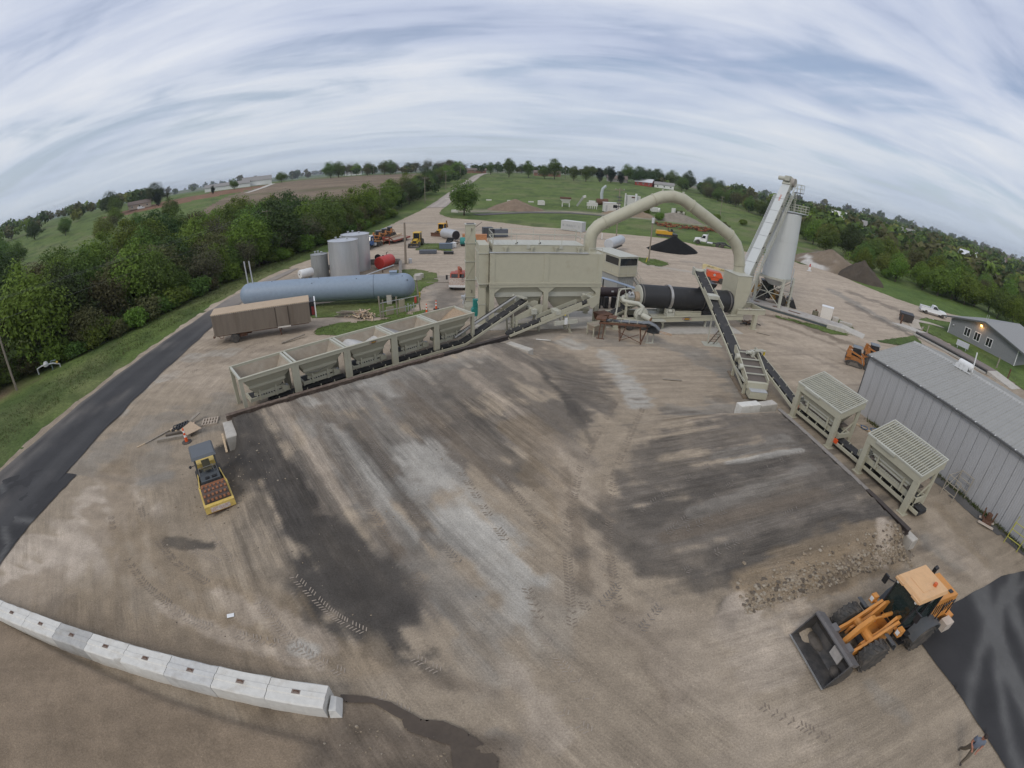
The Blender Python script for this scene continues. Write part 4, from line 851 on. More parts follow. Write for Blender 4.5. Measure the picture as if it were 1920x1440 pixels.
for u in (11.5, 13.0):
    q = M(); q.box(u-.1,u+.1,F0+.2,F0+.4,0,1.2); q.obj('jack', PLANTL, dr)
q = M(); q.box(1.0,5.75,F0-.95,F0-.05,1.10,1.18); q.obj('fender', PLANTL, dr)
q = M(); q.box(-.35,1.1,F0-.15,2.6,.55,1.05); q.obj('end_cross_beam', PLANT, dr)
for u in (1.7, 3.4, 5.02):
    for y in (F0-.45, 2.9): wheel(dr, (u,y,.5), .5, .34, STEEL)
for u in (1.7, 3.4, 5.02): q = M(); q.cyl((u,F0-.3,.5),(u,2.8,.5),.1,8); q.obj('axle', BLACK, dr)
q = M(); q.lathe([(1.1,3.18),(1.26,3.2),(1.28,3.5),(1.28,14.85),(1.2,15.0)], 40, 0, (0,1.15,0), 'x'); o = q.obj('drum', DRUM, dr, loc=(0,0,3.27)); o.rotation_euler = (0, .035, 0); o.location.z = 3.42
q = M(); q.lathe([(1.30,6.55),(1.42,6.55),(1.42,6.85),(1.30,6.85)], 40, 0, (0,1.15,0), 'x'); o = q.obj('riding_ring', STEEL, dr); o.rotation_euler = (0,.035,0); o.location.z = 3.42
for a, b, r in ((3.3,3.42,1.31),(10.9,10.98,1.31),(14.5,14.66,1.33)):
    q = M(); q.lathe([(1.27,a),(r,a),(r,b),(1.27,b)], 40, 0, (0,1.15,0), 'x'); o = q.obj('drum_band', mat('dull_band', (.16,.15,.14), .6, .4), dr); o.rotation_euler = (0,.035,0); o.location.z = 3.42
q = M(); q.lathe([(1.31,11.1),(1.55,11.1),(1.55,12.4),(1.31,12.4)], 36, 0, (0,1.15,0), 'x'); q.box(11.0,12.5,.0,2.3,-1.9,-1.0); q.frus((11.2,12.3,.7,1.9),1.3,(10.9,12.5,.4,2.2),2.1); o = q.obj('recycle_collar', BLACK, dr); o.rotation_euler = (0,.035,0); o.location.z = 3.42
q = M(); q.lathe([(1.1,3.05),(1.22,3.1),(1.22,3.2),(.3,3.22)], 36, 0, (0,1.15,3.3), 'x'); q.obj('breech_plate', PLANTL, dr)
q = M(); q.lathe([(.35,2.5),(.62,2.6),(.66,3.0),(.66,3.12)], 20, 0, (0,1.0,3.15), 'x'); q.obj('burner_cone', mat('scorched_steel', (.35,.27,.19), .7, .2), dr)
q = M(); q.lathe([(.05,1.5),(.42,1.55),(.45,2.5)], 18, 0, (0,1.0,3.15), 'x'); q.obj('burner', PLANTL, dr)
q = M(); q.tube([(2.6,-.75,1.78),(2.95,-.75,2.6),(2.5,-.55,2.9),(1.6,-.2,2.95),(1.05,.1,3.0),(1.0,.6,3.1),(1.4,.95,3.15)], [.34,.26,.23,.22,.22,.24,.3], 14); q.obj('air_duct', PLANTL, dr, smooth=50)
q = M(); q.lathe([(.1,-.28),(.72,-.28),(.78,-.2),(.78,.2),(.72,.28),(.1,.28)], 26, 0, (2.9,-.7,1.75), 'y'); q.obj('blower', PLANTL, dr)
q = M(); q.cyl((2.95,-.95,1.75),(3.55,-1.85,1.55),.3,16); q.obj('air_intake', PLANTL, dr)
q = M(); q.cyl((3.53,-1.83,1.556),(3.56,-1.87,1.55),.265,16); q.obj('intake_screen', mat('rust_screen', (.26,.14,.07), .9), dr)
q = M(); q.prism([(2.2,1.18),(3.7,1.18),(3.3,1.9),(2.5,1.9)], -.98, -.9, 'y'); q.box(2.2,3.7,-1.0,-.4,1.14,1.2); q.obj('blower_stand', PLANTL, dr)
q = M(); q.tube([(.2,-.2,1.1),(.55,.3,3.9),(.75,.35,4.2),(1.9,.6,4.25),(2.2,.7,4.0),(2.2,.8,3.4)], .085, 8); q.tube([(.9,1.9,1.3),(1.0,1.6,3.9),(1.7,1.6,4.0),(1.9,1.6,3.3)], .06, 8); q.tube([(.2,-.2,1.15),(1.1,-.3,1.12)], .08, 8); q.obj('fuel_pipe', PLANTL, dr)
q = M()
for k in range(7): q.sph((1.9+.18*(k%3), .5+.2*(k//3), 3.65+.12*(k%2)), .12, 8)
q.box(1.7,2.4,.4,1.2,3.3,3.5); q.obj('valve_train', GALV, dr)
q = M()
for u, y in ((1.3,-.2),(1.3,1.9)): q.box(u-.1,u+.1,y-.1,y+.1,1.1,3.0)
q.box(1.15,2.4,-.35,2.1,2.55,2.72); q.obj('burner_stand', PLANT, dr)
for u in (6.7,):
    for y in (.15, 2.15): q = M(); q.cyl((u-.25,y,1.9),(u+.25,y,1.9),.24,14); q.box(u-.45,u+.45,y-.4,y+.4,1.3,1.72); q.box(u-.5,u-.35,y-.3,y+.3,1.7,2.15); q.box(u+.35,u+.5,y-.3,y+.3,1.7,2.15); q.obj('trunnion', PLANTL, dr)
q = M(); q.box(7.3,10.7,F0+.25,F0+.3,1.35,1.85); q.beam((7.2,F0+.3,1.9),(10.7,F0+.3,1.95),.12,.06); q.obj('deck_plate', PLANT, dr)
q = M(); q.box(4.6,10.5,.1,2.3,1.22,1.28); q.obj('deck', PLANT, dr)
for x in (4.0, 8.6): q = M(); q.beam((x,F0-.05,1.35),(x+.9,F0-.05,1.35),.04,.04); q.beam((x,F0-.05,1.2),(x,F0-.05,1.6),.04,.04); q.beam((x+.9,F0-.05,1.2),(x+.9,F0-.05,1.6),.04,.04); q.obj('step_bar', PLANTL, dr)
emblem(dr, (8.75,F0-.10,zt(8.75)-.27), .55, .24)
K0, K1, Kf, Kb = 14.95, 16.85, .25, 3.4
q = M(); q.box(K0+.25,K1+.35,Kf,Kb,4.45,6.22); q.box(K0+.22,K1+.38,Kf-.03,Kb+.03,4.40,4.46); q.obj('exhaust_box', PLANT, dr)
q = M(); q.hexa([(K0+.1,Kf,1.55),(K0+.9,Kf,1.55),(K0+.9,Kb-.3,1.55),(K0+.1,Kb-.3,1.55),(K0+.2,Kf,2.9),(K1+.05,Kf,2.9),(K1+.05,Kb,2.9),(K0+.2,Kb,2.9)]); q.hexa([(K0+.2,Kf,2.9),(K1+.05,Kf,2.9),(K1+.05,Kb,2.9),(K0+.2,Kb,2.9),(K0+.25,Kf,4.4),(K1+.35,Kf,4.4),(K1+.35,Kb,4.4),(K0+.25,Kb,4.4)]); q.obj('discharge_box', PLANT, dr)
q = M(); q.box(K0+.2,K1+.4,Kf-.05,Kb+.05,6.22,6.27); q.obj('box_lid', PLANTL, dr)
t = thing('scrap_heap', 'dark scrap iron heaped under the drum trailer gooseneck', 'scrap', (28.9,51.4,0)); q = M()
for k in range(26): a = Vector((rnd.uniform(-.9,.9), rnd.uniform(-.6,.6), rnd.uniform(.05,.5))); q.beam(a, a+Vector((rnd.uniform(-.8,.8), rnd.uniform(-.5,.5), rnd.uniform(-.2,.3))), .12, .1, k % 2)
q.obj('scrap_pieces', [RUST, BLACK], t)['kind'] = 'stuff'
t = tag(M().box(-1.2,9.6,-2.2,2.5,0,.10).obj('concrete_slab', CONC, loc=(16.4,48.3,0), rz=radians(9)), None, None, kind='structure')
t = tag(M().box(-1.5,13.4,-1.5,5.0,0,.08).obj('concrete_slab', CONC, loc=(-2.55,46.45,0), rz=BR), None, None, kind='structure')


# ---------------------------------------------------------------- recycle feed
RA = radians(-81.3); RO = (22.0, 28.9)
def rw(u, v): return (RO[0]+u*cos(RA)-v*sin(RA), RO[1]+u*sin(RA)+v*cos(RA))
def make_rap():
    t = thing('recycle_bin', '', 'bin'); L_ = 4.9
    def fr(x0, x1, y0, y1, dz0, dz1, m):   # slab following the tilted top
        f = lambda y: 2.9+.31*(y+.33)
        m.hexa([(x0,y0,f(y0)+dz0),(x1,y0,f(y0)+dz0),(x1,y1,f(y1)+dz0),(x0,y1,f(y1)+dz0),(x0,y0,f(y0)+dz1),(x1,y0,f(y0)+dz1),(x1,y1,f(y1)+dz1),(x0,y1,f(y1)+dz1)])
    m = M(); m.box(0,L_,-.33,-.17,2.30,2.78); m.obj('front_rail', PLANT, t)
    m = M(); m.box(0,L_,2.0,2.15,2.95,3.45); m.obj('back_rail', PLANT, t)
    for x in (0, L_-.12): m = M(); m.prism([(-.17,2.3),(2.0,3.0),(2.0,3.5),(-.17,2.8)], x, x+.12, 'x'); m.obj('side_rail', PLANT, t)
    g = M(); fr(-.04,L_+.04,-.36,-.28,-.1,.0,g); g.obj('grate_edge', PLANTL, t)
    g = M(); fr(-.04,L_+.04,2.10,2.18,-.1,.0,g); g.obj('grate_edge', PLANTL, t)
    for x in (-.04, L_-.03): g = M(); fr(x,x+.07,-.28,2.10,-.1,-.002,g); g.obj('grate_edge', PLANTL, t)
    g = M(); fr(0,.05,-.28,2.1,-.09,-.01,g); me = g.mesh('grate_bar', PLANTL)
    for k in range(24): place(me, 'grate_bar', t, (.175+.198*k,0,0))
    g = M(); fr(.05,L_-.05,.52,.58,-.15,-.092,g); fr(.05,L_-.05,1.36,1.42,-.15,-.092,g); g.obj('grate_tie', PLANT, t)['kind'] = 'stuff'
    g = M(); g.box(.9,2.6,-.45,-.33,2.72,2.9) ; g.obj('latch_plate', PLANTL, t)
    top = (.12,L_-.12,-.17,2.0); bot = (1.0,L_-1.0,.25,1.3)
    m = M(); m.hexa([(bot[0],bot[2],1.3),(bot[1],bot[2],1.3),(bot[1],bot[3],1.3),(bot[0],bot[3],1.3),(top[0],top[2],2.4),(top[1],top[2],2.4),(top[1],top[3],3.1),(top[0],top[3],3.1)]); m.v = m.v; m.f = [f for i, f in enumerate(m.f) if i != 1]; m.mi = m.mi[:5]; m.obj('hopper', PLANT, t)
    m = M(); m.box(.5,L_-.5,.1,1.65,1.35,1.4); m.obj('spill', mat('millings_darkened', (.085,.07,.06), .95, var=.3, dirt=.5, dcol=(.26,.21,.165), scale=2.5, bump=.4, bscale=10), t)  # millings, colour darkened to give the shade inside the bin below the bars
    for k, (a, b) in enumerate(((.05,2.05),(.12,1.75),(.2,1.45))): m = M(); m.box(.5+.2*k,L_-.5-.2*k,a-.06,a,b-.08,b+.06); m.obj('hopper_rib', PLANTL, t)
    for x in (0, L_-.42):
        m = M(); m.box(x,x+.42,-.31,-.05,0,2.30); m.box(x-.1,x+.55,-.45,.1,0,.05); m.obj('leg', PLANT, t)
        m = M(); m.box(x+.1,x+.22,1.75,2.1,0,2.95); m.obj('leg', PLANT, t)
        m = M(); m.beam((x+.2,.0,.4),(x+.2,1.9,1.9),.08,.08); m.obj('brace', PLANT, t)
    m = M(); m.box(.5,L_+.1,.15,.27,.82,1.22); m.box(.5,L_+.1,1.2,1.32,.82,1.22); m.box(L_+.0,L_+.12,.15,1.32,.85,1.2); m.obj('feeder_frame', PLANT, t)
    m = M(); m.box(.5,L_+.1,.28,1.2,1.0,1.06); m.obj('feeder_belt', RUBBER, t)
    m = M()
    for k in range(17): m.box(1.0+.17*k,1.07+.17*k,.09,.2,1.12,1.26)
    o = m.obj('roller_bracket', PLANTL, t); o['kind'] = 'stuff'
    for x in (1.2, 3.6): m = M(); m.box(x,x+.14,.0,.1,.9,1.9); m.obj('gate_strut', PLANT, t)
    m = M(); m.box(-.55,.5,.15,.27,.8,1.22); m.box(-.55,.5,1.2,1.32,.8,1.22); m.box(-.6,-.5,.15,1.32,.8,1.22)
    for k in range(5): m.box(-.45+.2*k,-.4+.2*k,.27,1.2,1.15,1.2)
    m.obj('drive_frame', PLANT, t)
    m = M(); m.cyl((-.1,1.45,1.2),(-.1,1.95,1.2),.17,12); m.box(-.3,.1,1.3,1.5,1.0,1.4); m.obj('drive_motor', PLANTL, t)
    return t
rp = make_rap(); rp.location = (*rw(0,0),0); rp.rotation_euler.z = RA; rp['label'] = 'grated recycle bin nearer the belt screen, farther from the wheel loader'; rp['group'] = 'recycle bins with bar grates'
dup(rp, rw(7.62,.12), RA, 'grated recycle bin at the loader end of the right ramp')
conv4 = conveyor('recycle_conveyor', 'belt conveyor under the two grated bins rising to the screen', (*rw(13.2,.75),.62), (21.35,35.7,2.4), .85, 1.0, flat0=13.3, side=1)
for a in ((12.9,13.2,.4,.5,.7,1.0),(8.0,8.3,.55,.7,.55,.85)): q = M(); q.box(*a); q.obj('orange_flag', ORANGE, conv4)
for a in ((19.6,20.0,.58,.68,2.5,2.6),(19.6,19.7,-.7,-.55,2.3,2.6)): q = M(); q.box(*a); q.obj('yellow_guard', mat('yellow_paint', (.65,.48,.03), .5), conv4)
conv5 = conveyor('recycle_feed_conveyor', 'long belt conveyor climbing from the screen over the black drum', (19.55,32.4,.62), (21.25,52.0,6.05), 1.0, 1.55, motor=False, cover=(11.2,15.0,.4))
q = M(); q.box(12.9,14.0,-.62,.62,4.4,4.78); q.obj('chute_lid', PLANTL, conv5)
for s in (-.72, .3):
    q = M(); q.box(11.4,11.52,s,s+.12,0,3.55); q.obj('support_post', PLANTL, conv5)
q = M(); q.box(10.7,12.0,-1.1,.9,0,.05); q.obj('base_plate', PLANTL, conv5)
q = M()
for y in (.25,-.35): q.beam((11.5,y,.05),(9.0,y-.1,2.6),.09,.05)
for k in range(6): q.beam((11.2-.42*k,.25,.35+.42*k),(11.2-.42*k,-.38,.35+.42*k),.05,.04)
q.obj('step_ladder', mat('brown_steel', (.17,.13,.10), .8), conv5)
q = M(); q.cyl((19.6,-.7,6.0),(19.6,.7,6.0),.24,12); q.box(19.2,19.85,-.75,-.6,5.3,6.3); q.box(19.2,19.85,.6,.75,5.5,6.4); q.obj('head_frame', PLANTL, conv5)
t = thing('belt_screen', 'inclined vibrating screen between the two recycle conveyors', 'screen', (19.7,31.6,0), radians(81)); 
for s, y in ((-1, -.95), (1, .95)):
    q = M(); q.prism([(0,1.15),(4.6,2.2),(4.75,2.75),(4.3,2.85),(0,1.7)], y-.04, y+.04, 'y'); q.obj('side_plate', PLANT, t)
q = M(); q.prism([(.1,1.35),(4.5,2.4),(4.5,2.46),(.1,1.41)], -.9, .9, 'y'); q.obj('screen_mesh', mat('screen_mesh', (.12,.10,.085), .8), t)
for x in (.9, 1.9, 2.9, 3.9): q = M(); q.beam((x,-.93,1.55+.238*x),(x,.93,1.55+.238*x),.09,.08); q.obj('cross_bar', PLANTL, t)
q = M(); q.cyl((1.6,1.0,2.0),(1.6,1.28,2.0),.24,14); q.cyl((3.0,1.0,2.35),(3.0,1.28,2.35),.24,14); q.box(.3,4.4,.99,1.1,1.2,1.35); q.obj('vibrator_housing', PLANTL, t)
for x, z in ((.4,1.15),(4.0,2.05)):
    for y in (-.85, .85): q = M(); q.box(x-.13,x+.13,y-.11,y+.11,0,z); q.obj('leg', PLANT, t)
q = M(); q.box(-.3,5.0,.7,1.05,0,.16); q.box(-.3,5.0,-1.05,-.7,0,.16); q.obj('skid', mat('rusty_skid', (.22,.17,.12), .85), t)
q = M(); q.box(-.9,.1,-.75,.75,.35,.95); q.obj('discharge_chute', PLANT, t)
q = M(); q.box(-.92,.05,-.72,.72,.95,1.0); q.obj('guard_mesh', GALV, t)
q = M(); q.box(-.25,.1,-.9,.9,.9,1.45); q.obj('end_plate', PLANT, t)

# ---------------------------------------------------------------- silo and drag elevator
t = silo = thing('silo', 'tall pale grey asphalt silo on braced legs over the truck scale', 'silo', (37.9,62.2,0), 0)
q = M(); q.lathe([(1.0,3.2),(2.2,4.25),(2.2,13.75),(2.1,13.8),(.3,14.1)], 40, 0); 
SILO = mat('silo_paint', (.55,.57,.56), .5, var=.03, dirt=.08, dcol=(.45,.45,.42), streak=True)
q.obj('shell', SILO, t, smooth=40)
q = M(); q.lathe([(2.2,4.2),(2.28,4.2),(2.28,4.5),(2.2,4.5)], 40, 0, cap=False); q.obj('skirt', PLANTL, t)
q = M()
for z in (6.6, 9.7): q.lathe([(2.2,z),(2.212,z),(2.212,z+.03),(2.2,z+.03)], 40, 0, cap=False)
q.obj('weld_seam', GALV, t)['kind'] = 'stuff'
lg = []
for k, a in enumerate((173, 263, 353, 83)):
    a = radians(a); lg.append((2.9*cos(a), 2.9*sin(a))); x, y = lg[-1]
    q = M(); q.box(x-.17,x+.17,y-.17,y+.17,0,4.5); q.box(x-.35,x+.35,y-.35,y+.35,0,.06); q.obj('leg', PLANTL, t)
for k in range(4):
    a, b = lg[k], lg[(k+1) % 4]
    q = M(); q.beam((*a,4.35),(*b,4.35),.15,.3); q.obj('ring_beam', PLANTL, t)
    if k in (0, 2, 3):
        for z0, z1 in ((.6,3.9),(3.9,.6)): q = M(); q.beam((*a,z0),(*b,z1),.07,.1); q.obj('cross_brace', PLANTL, t)
    q = M(); q.beam((*a,2.25),(*b,2.25),.07,.1); q.obj('tie', PLANTL, t)
for z in (7.3, 10.2):
    az = radians(238); q = M(); q.box(-.3,.3,-.03,.03,-.35,.35); o = q.obj('hatch', SILO, t, loc=(2.205*cos(az),2.205*sin(az),z)); o.rotation_euler = (0,0,az+pi/2)
q = M(); q.box(-1.2,2.3,-2.1,1.6,13.95,14.02); q.obj('top_deck', GALV, t)
railing(t, [(-.2,-2.1,14.0),(2.3,-2.1,14.0),(2.3,1.6,14.0),(-1.2,1.6,14.0)], 1.1, 3, step=.7)
q = M(); q.box(.2,1.3,-1.6,-.6,16.75,16.85); q.obj('upper_deck', BLACK, t); railing(t, [(.2,-1.6,16.85),(1.3,-1.6,16.85),(1.3,-.6,16.85),(.2,-.6,16.85)], 1.1, 2, step=.6)
q = M()
for y in (-1.4,-1.0): q.tube([(.3,y,14.0),(.3,y,16.9)], .035, 6)
for k in range(10): q.tube([(.3,-1.4,14.2+.28*k),(.3,-1.0,14.2+.28*k)], .025, 6)
q.obj('ladder', PLANTL, t)
q = M(); q.cyl((-.2,.2,13.9),(-.2,.2,14.5),.6,12); q.obj('inlet', PLANTL, t)
q = M(); q.beam((1.0,-2.75,3.6),(1.05,-2.8,6.3),.12,.12); q.beam((lg[0][0]-.2,lg[0][1],0),(lg[0][0]+.4,lg[0][1]-.2,7.6),.12,.12); q.beam((lg[0][0]+.35,lg[0][1]-.2,7.5),(lg[0][0]+.9,lg[0][1]-.5,7.3),.3,.12); q.obj('control_mast', GALV, t)['kind'] = 'stuff'
Fp, Hp = Vector((27.9,55.4,1.2)), Vector((37.35,62.3,17.75)); dv = Hp-Fp; hl = hypot(dv.x, dv.y); Ln = dv.length
t = thing('drag_elevator', 'steep enclosed drag conveyor with stairs climbing to the silo top', 'elevator', Fp, atan2(dv.y, dv.x)); inc = atan2(dv.z, hl)
def E3(s, y, n): return (s*cos(inc)-n*sin(inc), y, s*sin(inc)+n*cos(inc))
def ebox(m, s0, s1, y0, y1, n0, n1): return m.hexa([E3(s0,y0,n0),E3(s1,y0,n0),E3(s1,y1,n0),E3(s0,y1,n0),E3(s0,y0,n1),E3(s1,y0,n1),E3(s1,y1,n1),E3(s0,y1,n1)])
q = M(); ebox(q, -.5, Ln, -.6, .6, -.55, .35); q.obj('casing', SILO, t)
for k in range(9):
    s0 = .2+k*2.15
    q = M(); ebox(q, s0, min(s0+2.1, Ln-.3), -.66, .66, .35, .43); q.obj('cover_panel', SILO, t)
for s in (-.68, .62): q = M(); ebox(q, -.5, Ln, s, s+.06, -.1, .02); q.obj('edge_angle', PLANTL, t)
# stairs on the right side
for y in (-.78, -1.55): q = M(); ebox(q, 1.0, Ln-1.2, y-.03, y+.03, -.25, .05); q.obj('stringer', PLANTL, t)
me = None
for k in range(44):
    s = 1.3+k*.40; p = E3(s,-1.16,-.1)
    if me is None: me = M().box(-.11,.11,-.36,.36,-.02,.02).mesh('stair_tread', GALV)
    place(me, 'stair_tread', t, p)
for y in (-.80, -1.58):
    m = M()
    for z in (1.0, .55): a, b = Vector(E3(1.0,y,0)), Vector(E3(Ln-1.2,y,0)); m.tube([a+Vector((0,0,z*1.15)), b+Vector((0,0,z*1.15))], .03, 6)
    for k in range(12): a = Vector(E3(1.0+k*1.68,y,0)); m.tube([a, a+Vector((0,0,1.15))], .03, 6)
    m.obj('handrail', PLANTL, t)
for y, n in ((.95,.0),(1.15,-.05),(1.35,-.1)):
    q = M(); q.tube([E3(-.3,y,n), E3(Ln-2.0,y,n)], .055, 6); q.obj('oil_pipe', GALV, t)
for k in range(8): q = M(); q.beam(E3(2.0+k*2.35,-.62,.2),E3(2.0+k*2.35,-.95,.62),.08,.08); q.obj('lamp_bracket', BLACK, t)
q = M(); ebox(q, Ln-.3, Ln+1.0, -.62, .62, -.9, .5); q.obj('head_box', PLANTL, t)
q = M(); q.cyl(E3(Ln+.35,-.62,.1),E3(Ln+.35,-1.15,.1),.62,20); q.obj('drive_guard', mat('drive_guard', (.34,.31,.27), .7), t)
q = M(); q.cyl(E3(Ln+.4,.2,.75),E3(Ln+.4,1.25,.75),.3,14); q.box(*(lambda c: (c[0]-.4,c[0]+.4,c[1]-.3,c[1]+.4,c[2]-.35,c[2]+.35))(E3(Ln+.5,-.2,.75))); q.obj('drive_motor', PLANTL, t)
RED = mat('faded_red_mark', (.50,.20,.14), .7)
q = M()
for k in range(5): ebox(q, Ln-3.3+.22*k, Ln-3.16+.22*k, -.12, .14-.03*(k % 2), .43, .436)
q.obj('red_marking', RED, t)['kind'] = 'stuff'
q = M()
for k in (3.2, 8.0): q.beam(E3(k,0,-.5),(E3(k,0,0)[0]+.3,0,-1.2),.16,.16)
q.obj('support', PLANTL, t)['kind'] = 'stuff'

# truck scale under the silo
def scale(name, label, p0, p1, w, z=.42, deckm=None):
    hd = atan2(p1[1]-p0[1], p1[0]-p0[0]); L_ = hypot(p1[0]-p0[0], p1[1]-p0[1]); t = thing(name, label, 'truck scale', (*p0,0), hd)
    q = M(); q.box(0,L_,-w/2,w/2,z-.12,z); q.obj('deck', deckm or CONC, t)
    for s in (-1, 1): q = M(); q.box(0,L_,s*w/2-.1,s*w/2+.1,z-.45,z-.13); q.obj('side_beam', mat('dark_green_steel', (.07,.085,.09), .6), t)
    return t, L_
sc1, L1 = scale('truck_scale', 'long concrete truck scale passing under the silo', (33.2,64.2), (44.6,53.0), 3.1, deckm=mat('scale_deck', (.40,.38,.35), .9, var=.12, dirt=.45, dcol=(.26,.20,.16), scale=1))
for a in (2.6, 5.6, 8.0, 8.9): q = M(); q.box(a,a+.9,-.5,.1,.421,.426); q.obj('rust_plate', RUST, sc1)
q = M(); q.hexa([(L1,-1.5,0),(L1+3.4,-1.5,0),(L1+3.4,1.5,0),(L1,1.5,0),(L1,-1.5,.42),(L1+3.3,-1.5,.03),(L1+3.3,1.5,.03),(L1,1.5,.42)]); q.obj('approach_ramp', CONC, sc1)
q = M(); q.hexa([(-3.4,-1.5,0),(0,-1.5,0),(0,1.5,0),(-3.4,1.5,0),(-3.3,-1.5,.03),(0,-1.5,.42),(0,1.5,.42),(-3.3,1.5,.03)]); q.obj('approach_ramp', CONC, sc1)
def cblock(loc, rz, L_, w, h, label, name='concrete_block', m_=None):
    q = M(); b = .04; q.hexa([(-L_/2,-w/2,0),(L_/2,-w/2,0),(L_/2,w/2,0),(-L_/2,w/2,0),(-L_/2,-w/2,h-b),(L_/2,-w/2,h-b),(L_/2,w/2,h-b),(-L_/2,w/2,h-b)]); q.frus((-L_/2,L_/2,-w/2,w/2),h-b,(-L_/2+b,L_/2-b,-w/2+b,w/2-b),h)
    o = q.obj(name, m_ or CONC, loc=(loc[0],loc[1],loc[2] if len(loc) > 2 else 0), rz=rz); tag(o, label, 'concrete block'); return o
cblock((43.0,52.2), radians(-38), 2.6, .6, .6, 'grey concrete block in the grass along the silo scale')
cblock((46.8,54.9), radians(-38), 1.9, .6, .5, 'pale concrete block behind the white utility shed')
cblock((45.9,56.4), radians(-30), .9, .7, .7, 'small broken concrete lump beside the white utility shed', 'concrete_lump')
t = thing('utility_shed', 'small white metal utility shed with one door beside the silo scale', 'shed', (45.0,57.6,0), radians(-38))
q = M(); q.box(-.85,.85,-.6,.6,0,1.75); q.obj('wall', mat('cream_white', (.72,.68,.62), .5, var=.03), t)
q = M(); q.box(-.9,.9,-.65,.65,1.75,1.83); q.obj('roof', WHITE, t)
q = M(); q.box(-.6,.6,-.63,-.6,.08,1.6); q.box(-.92,-.86,0,0.01,0,.01); q.obj('door', mat('cream_white', (.72,.68,.62), .5), t)
t = thing('steel_barrel', 'rusty steel barrel between the loader bucket and the white utility shed', 'barrel', (43.7,58.6,0)); q = M(); q.lathe([(.45,0),(.46,.35),(.45,.7),(.4,.72)],16); q.obj('drum_shell', mat('mossy_barrel', (.16,.15,.10), .85, var=.3), t); q = M(); q.cyl((0,0,.72),(.1,0,.95),.12,8); q.obj('cap', RUST, t)
# red and white marker behind the silo
t = thing('road_marker', 'red and white striped marker post in the grass island', 'marker', (68.35,97.77), 0)
q = M(); q.box(-.3,.3,-.06,.06,.25,1.0); q.box(-.5,.5,-.3,.3,0,.12); q.obj('white_panel', WHITE, t); q = M(); q.prism([(-.2,.9),(.2,.9),(.12,1.7),(-.12,1.7)], -.05, .05, 'y'); q.obj('red_panel', mat('sign_red', (.45,.05,.04), .5), t)

# ---------------------------------------------------------------- control house
t = thing('control_house', 'raised grey green control cabin with dark wraparound windows behind the baghouse', 'control cabin', (14.1,62.9,0), radians(23.8)); cw, cdp = 3.2, 7.0
q = M(); q.box(0,cw,0,cdp,2.15,4.92); q.obj('wall', PLANT, t)
q = M(); q.box(-.08,cw+.08,-.1,cdp+.08,4.92,5.0); q.obj('roof', PLANTL, t)
q = M(); q.box(.16,cw-.16,-.02,.0,3.72,4.72); q.obj('front_window', GLASS, t)
q = M(); q.box(-.02,.0,.2,3.3,3.72,4.72); q.obj('side_window', GLASS, t)
q = M()
for z in (3.62, 4.74): q.box(.05,cw-.05,-.045,0,z,z+.09)
for x in (.03, cw-.14): q.box(x,x+.11,-.043,0,2.2,4.75)
q.box(-.045,0,.1,3.4,3.62,3.71); q.box(-.045,0,.1,3.4,4.74,4.82); q.box(-.043,0,3.3,3.42,3.6,4.8)
q.obj('window_trim', PLANTL, t)['kind'] = 'stuff'
q = M(); q.box(cw/2-.03,cw/2+.03,-.02,0,2.2,3.6); q.box(0,cw,-.022,0,2.55,2.61); q.box(-.022,0,0,cdp,2.55,2.61)
for y in (1.7, 3.5, 5.3): q.box(-.02,0,y,y+.05,2.2,3.6)
q.obj('panel_batten', PLANTL, t)['kind'] = 'stuff'
emblem(t, (-.03,4.3,3.5), .30, .26, 'x')
q = M(); q.box(cw-.05,cw+.35,1.2,1.9,3.8,4.3); q.obj('air_conditioner', PLANTL, t)
q = M(); q.box(.2,cw-.2,.3,cdp-.2,.0,2.15); q.obj('base_container', mat('base_grey', (.30,.31,.30), .6, var=.05), t)
for k in range(8): q = M(); q.box(.35+.35*k,.41+.35*k,.24,.3,.1,2.05); q.obj('base_rib', mat('base_grey', (.30,.31,.30), .6), t)
q = M()
for y in (1.0, 2.0): q.beam((cw+.15,y,2.2),(cw+1.7,y-.8,0),.06,.16)
for k in range(8): q.box(cw+.2+.19*k,cw+.4+.19*k,1.0-.1*k,2.0-.1*k,1.95-.26*k,1.99-.26*k)
q.obj('stair', PLANTL, t)
railing(t, [(cw+.2,1.0,2.2),(cw+1.7,.2,.1)], 1.0, 2, step=.9)
# pipes and tanks between cabin and drum
t = thing('pipe_rack', 'blue grey pipe run sloping from the control cabin to the burner', 'pipe rack', (10.6,57.6,0), radians(-30))
for k in range(4): q = M(); q.tube([(0,.2*k,3.1),(1.5,.2*k,2.95),(6.2,.2*k,2.3)], .06, 6); q.obj('pipe', mat('blue_grey_pipe', (.30,.36,.45), .4, .3), t)
for x in (.4, 3.5, 6.0): q = M(); q.box(x-.06,x+.06,.2,.32,0,2.95-.1*x); q.obj('post', BLACK, t)
t = thing('hot_oil_heater', 'dark brown horizontal heater tank behind the burner platform', 'heater', (10.2,56.2,0), radians(10))
q = M(); q.cyl((0,0,1.6),(4.4,0,1.6),.62,18); q.obj('shell', mat('brown_black', (.055,.035,.035), .6), t)
for x in (.6, 3.6): q = M(); q.box(x-.1,x+.1,-.6,.6,0,1.2); q.obj('saddle', BLACK, t)
q = M(); q.box(1.6,1.9,-.64,-.6,1.75,1.95); q.obj('label_plate', WHITE, t)
q = M()
for k in range(5): q.box(-.6+1.0*k,-.1+1.0*k,-1.8,-1.2,0,1.4)
q.obj('motor_control', BLACK, t)['kind'] = 'stuff'

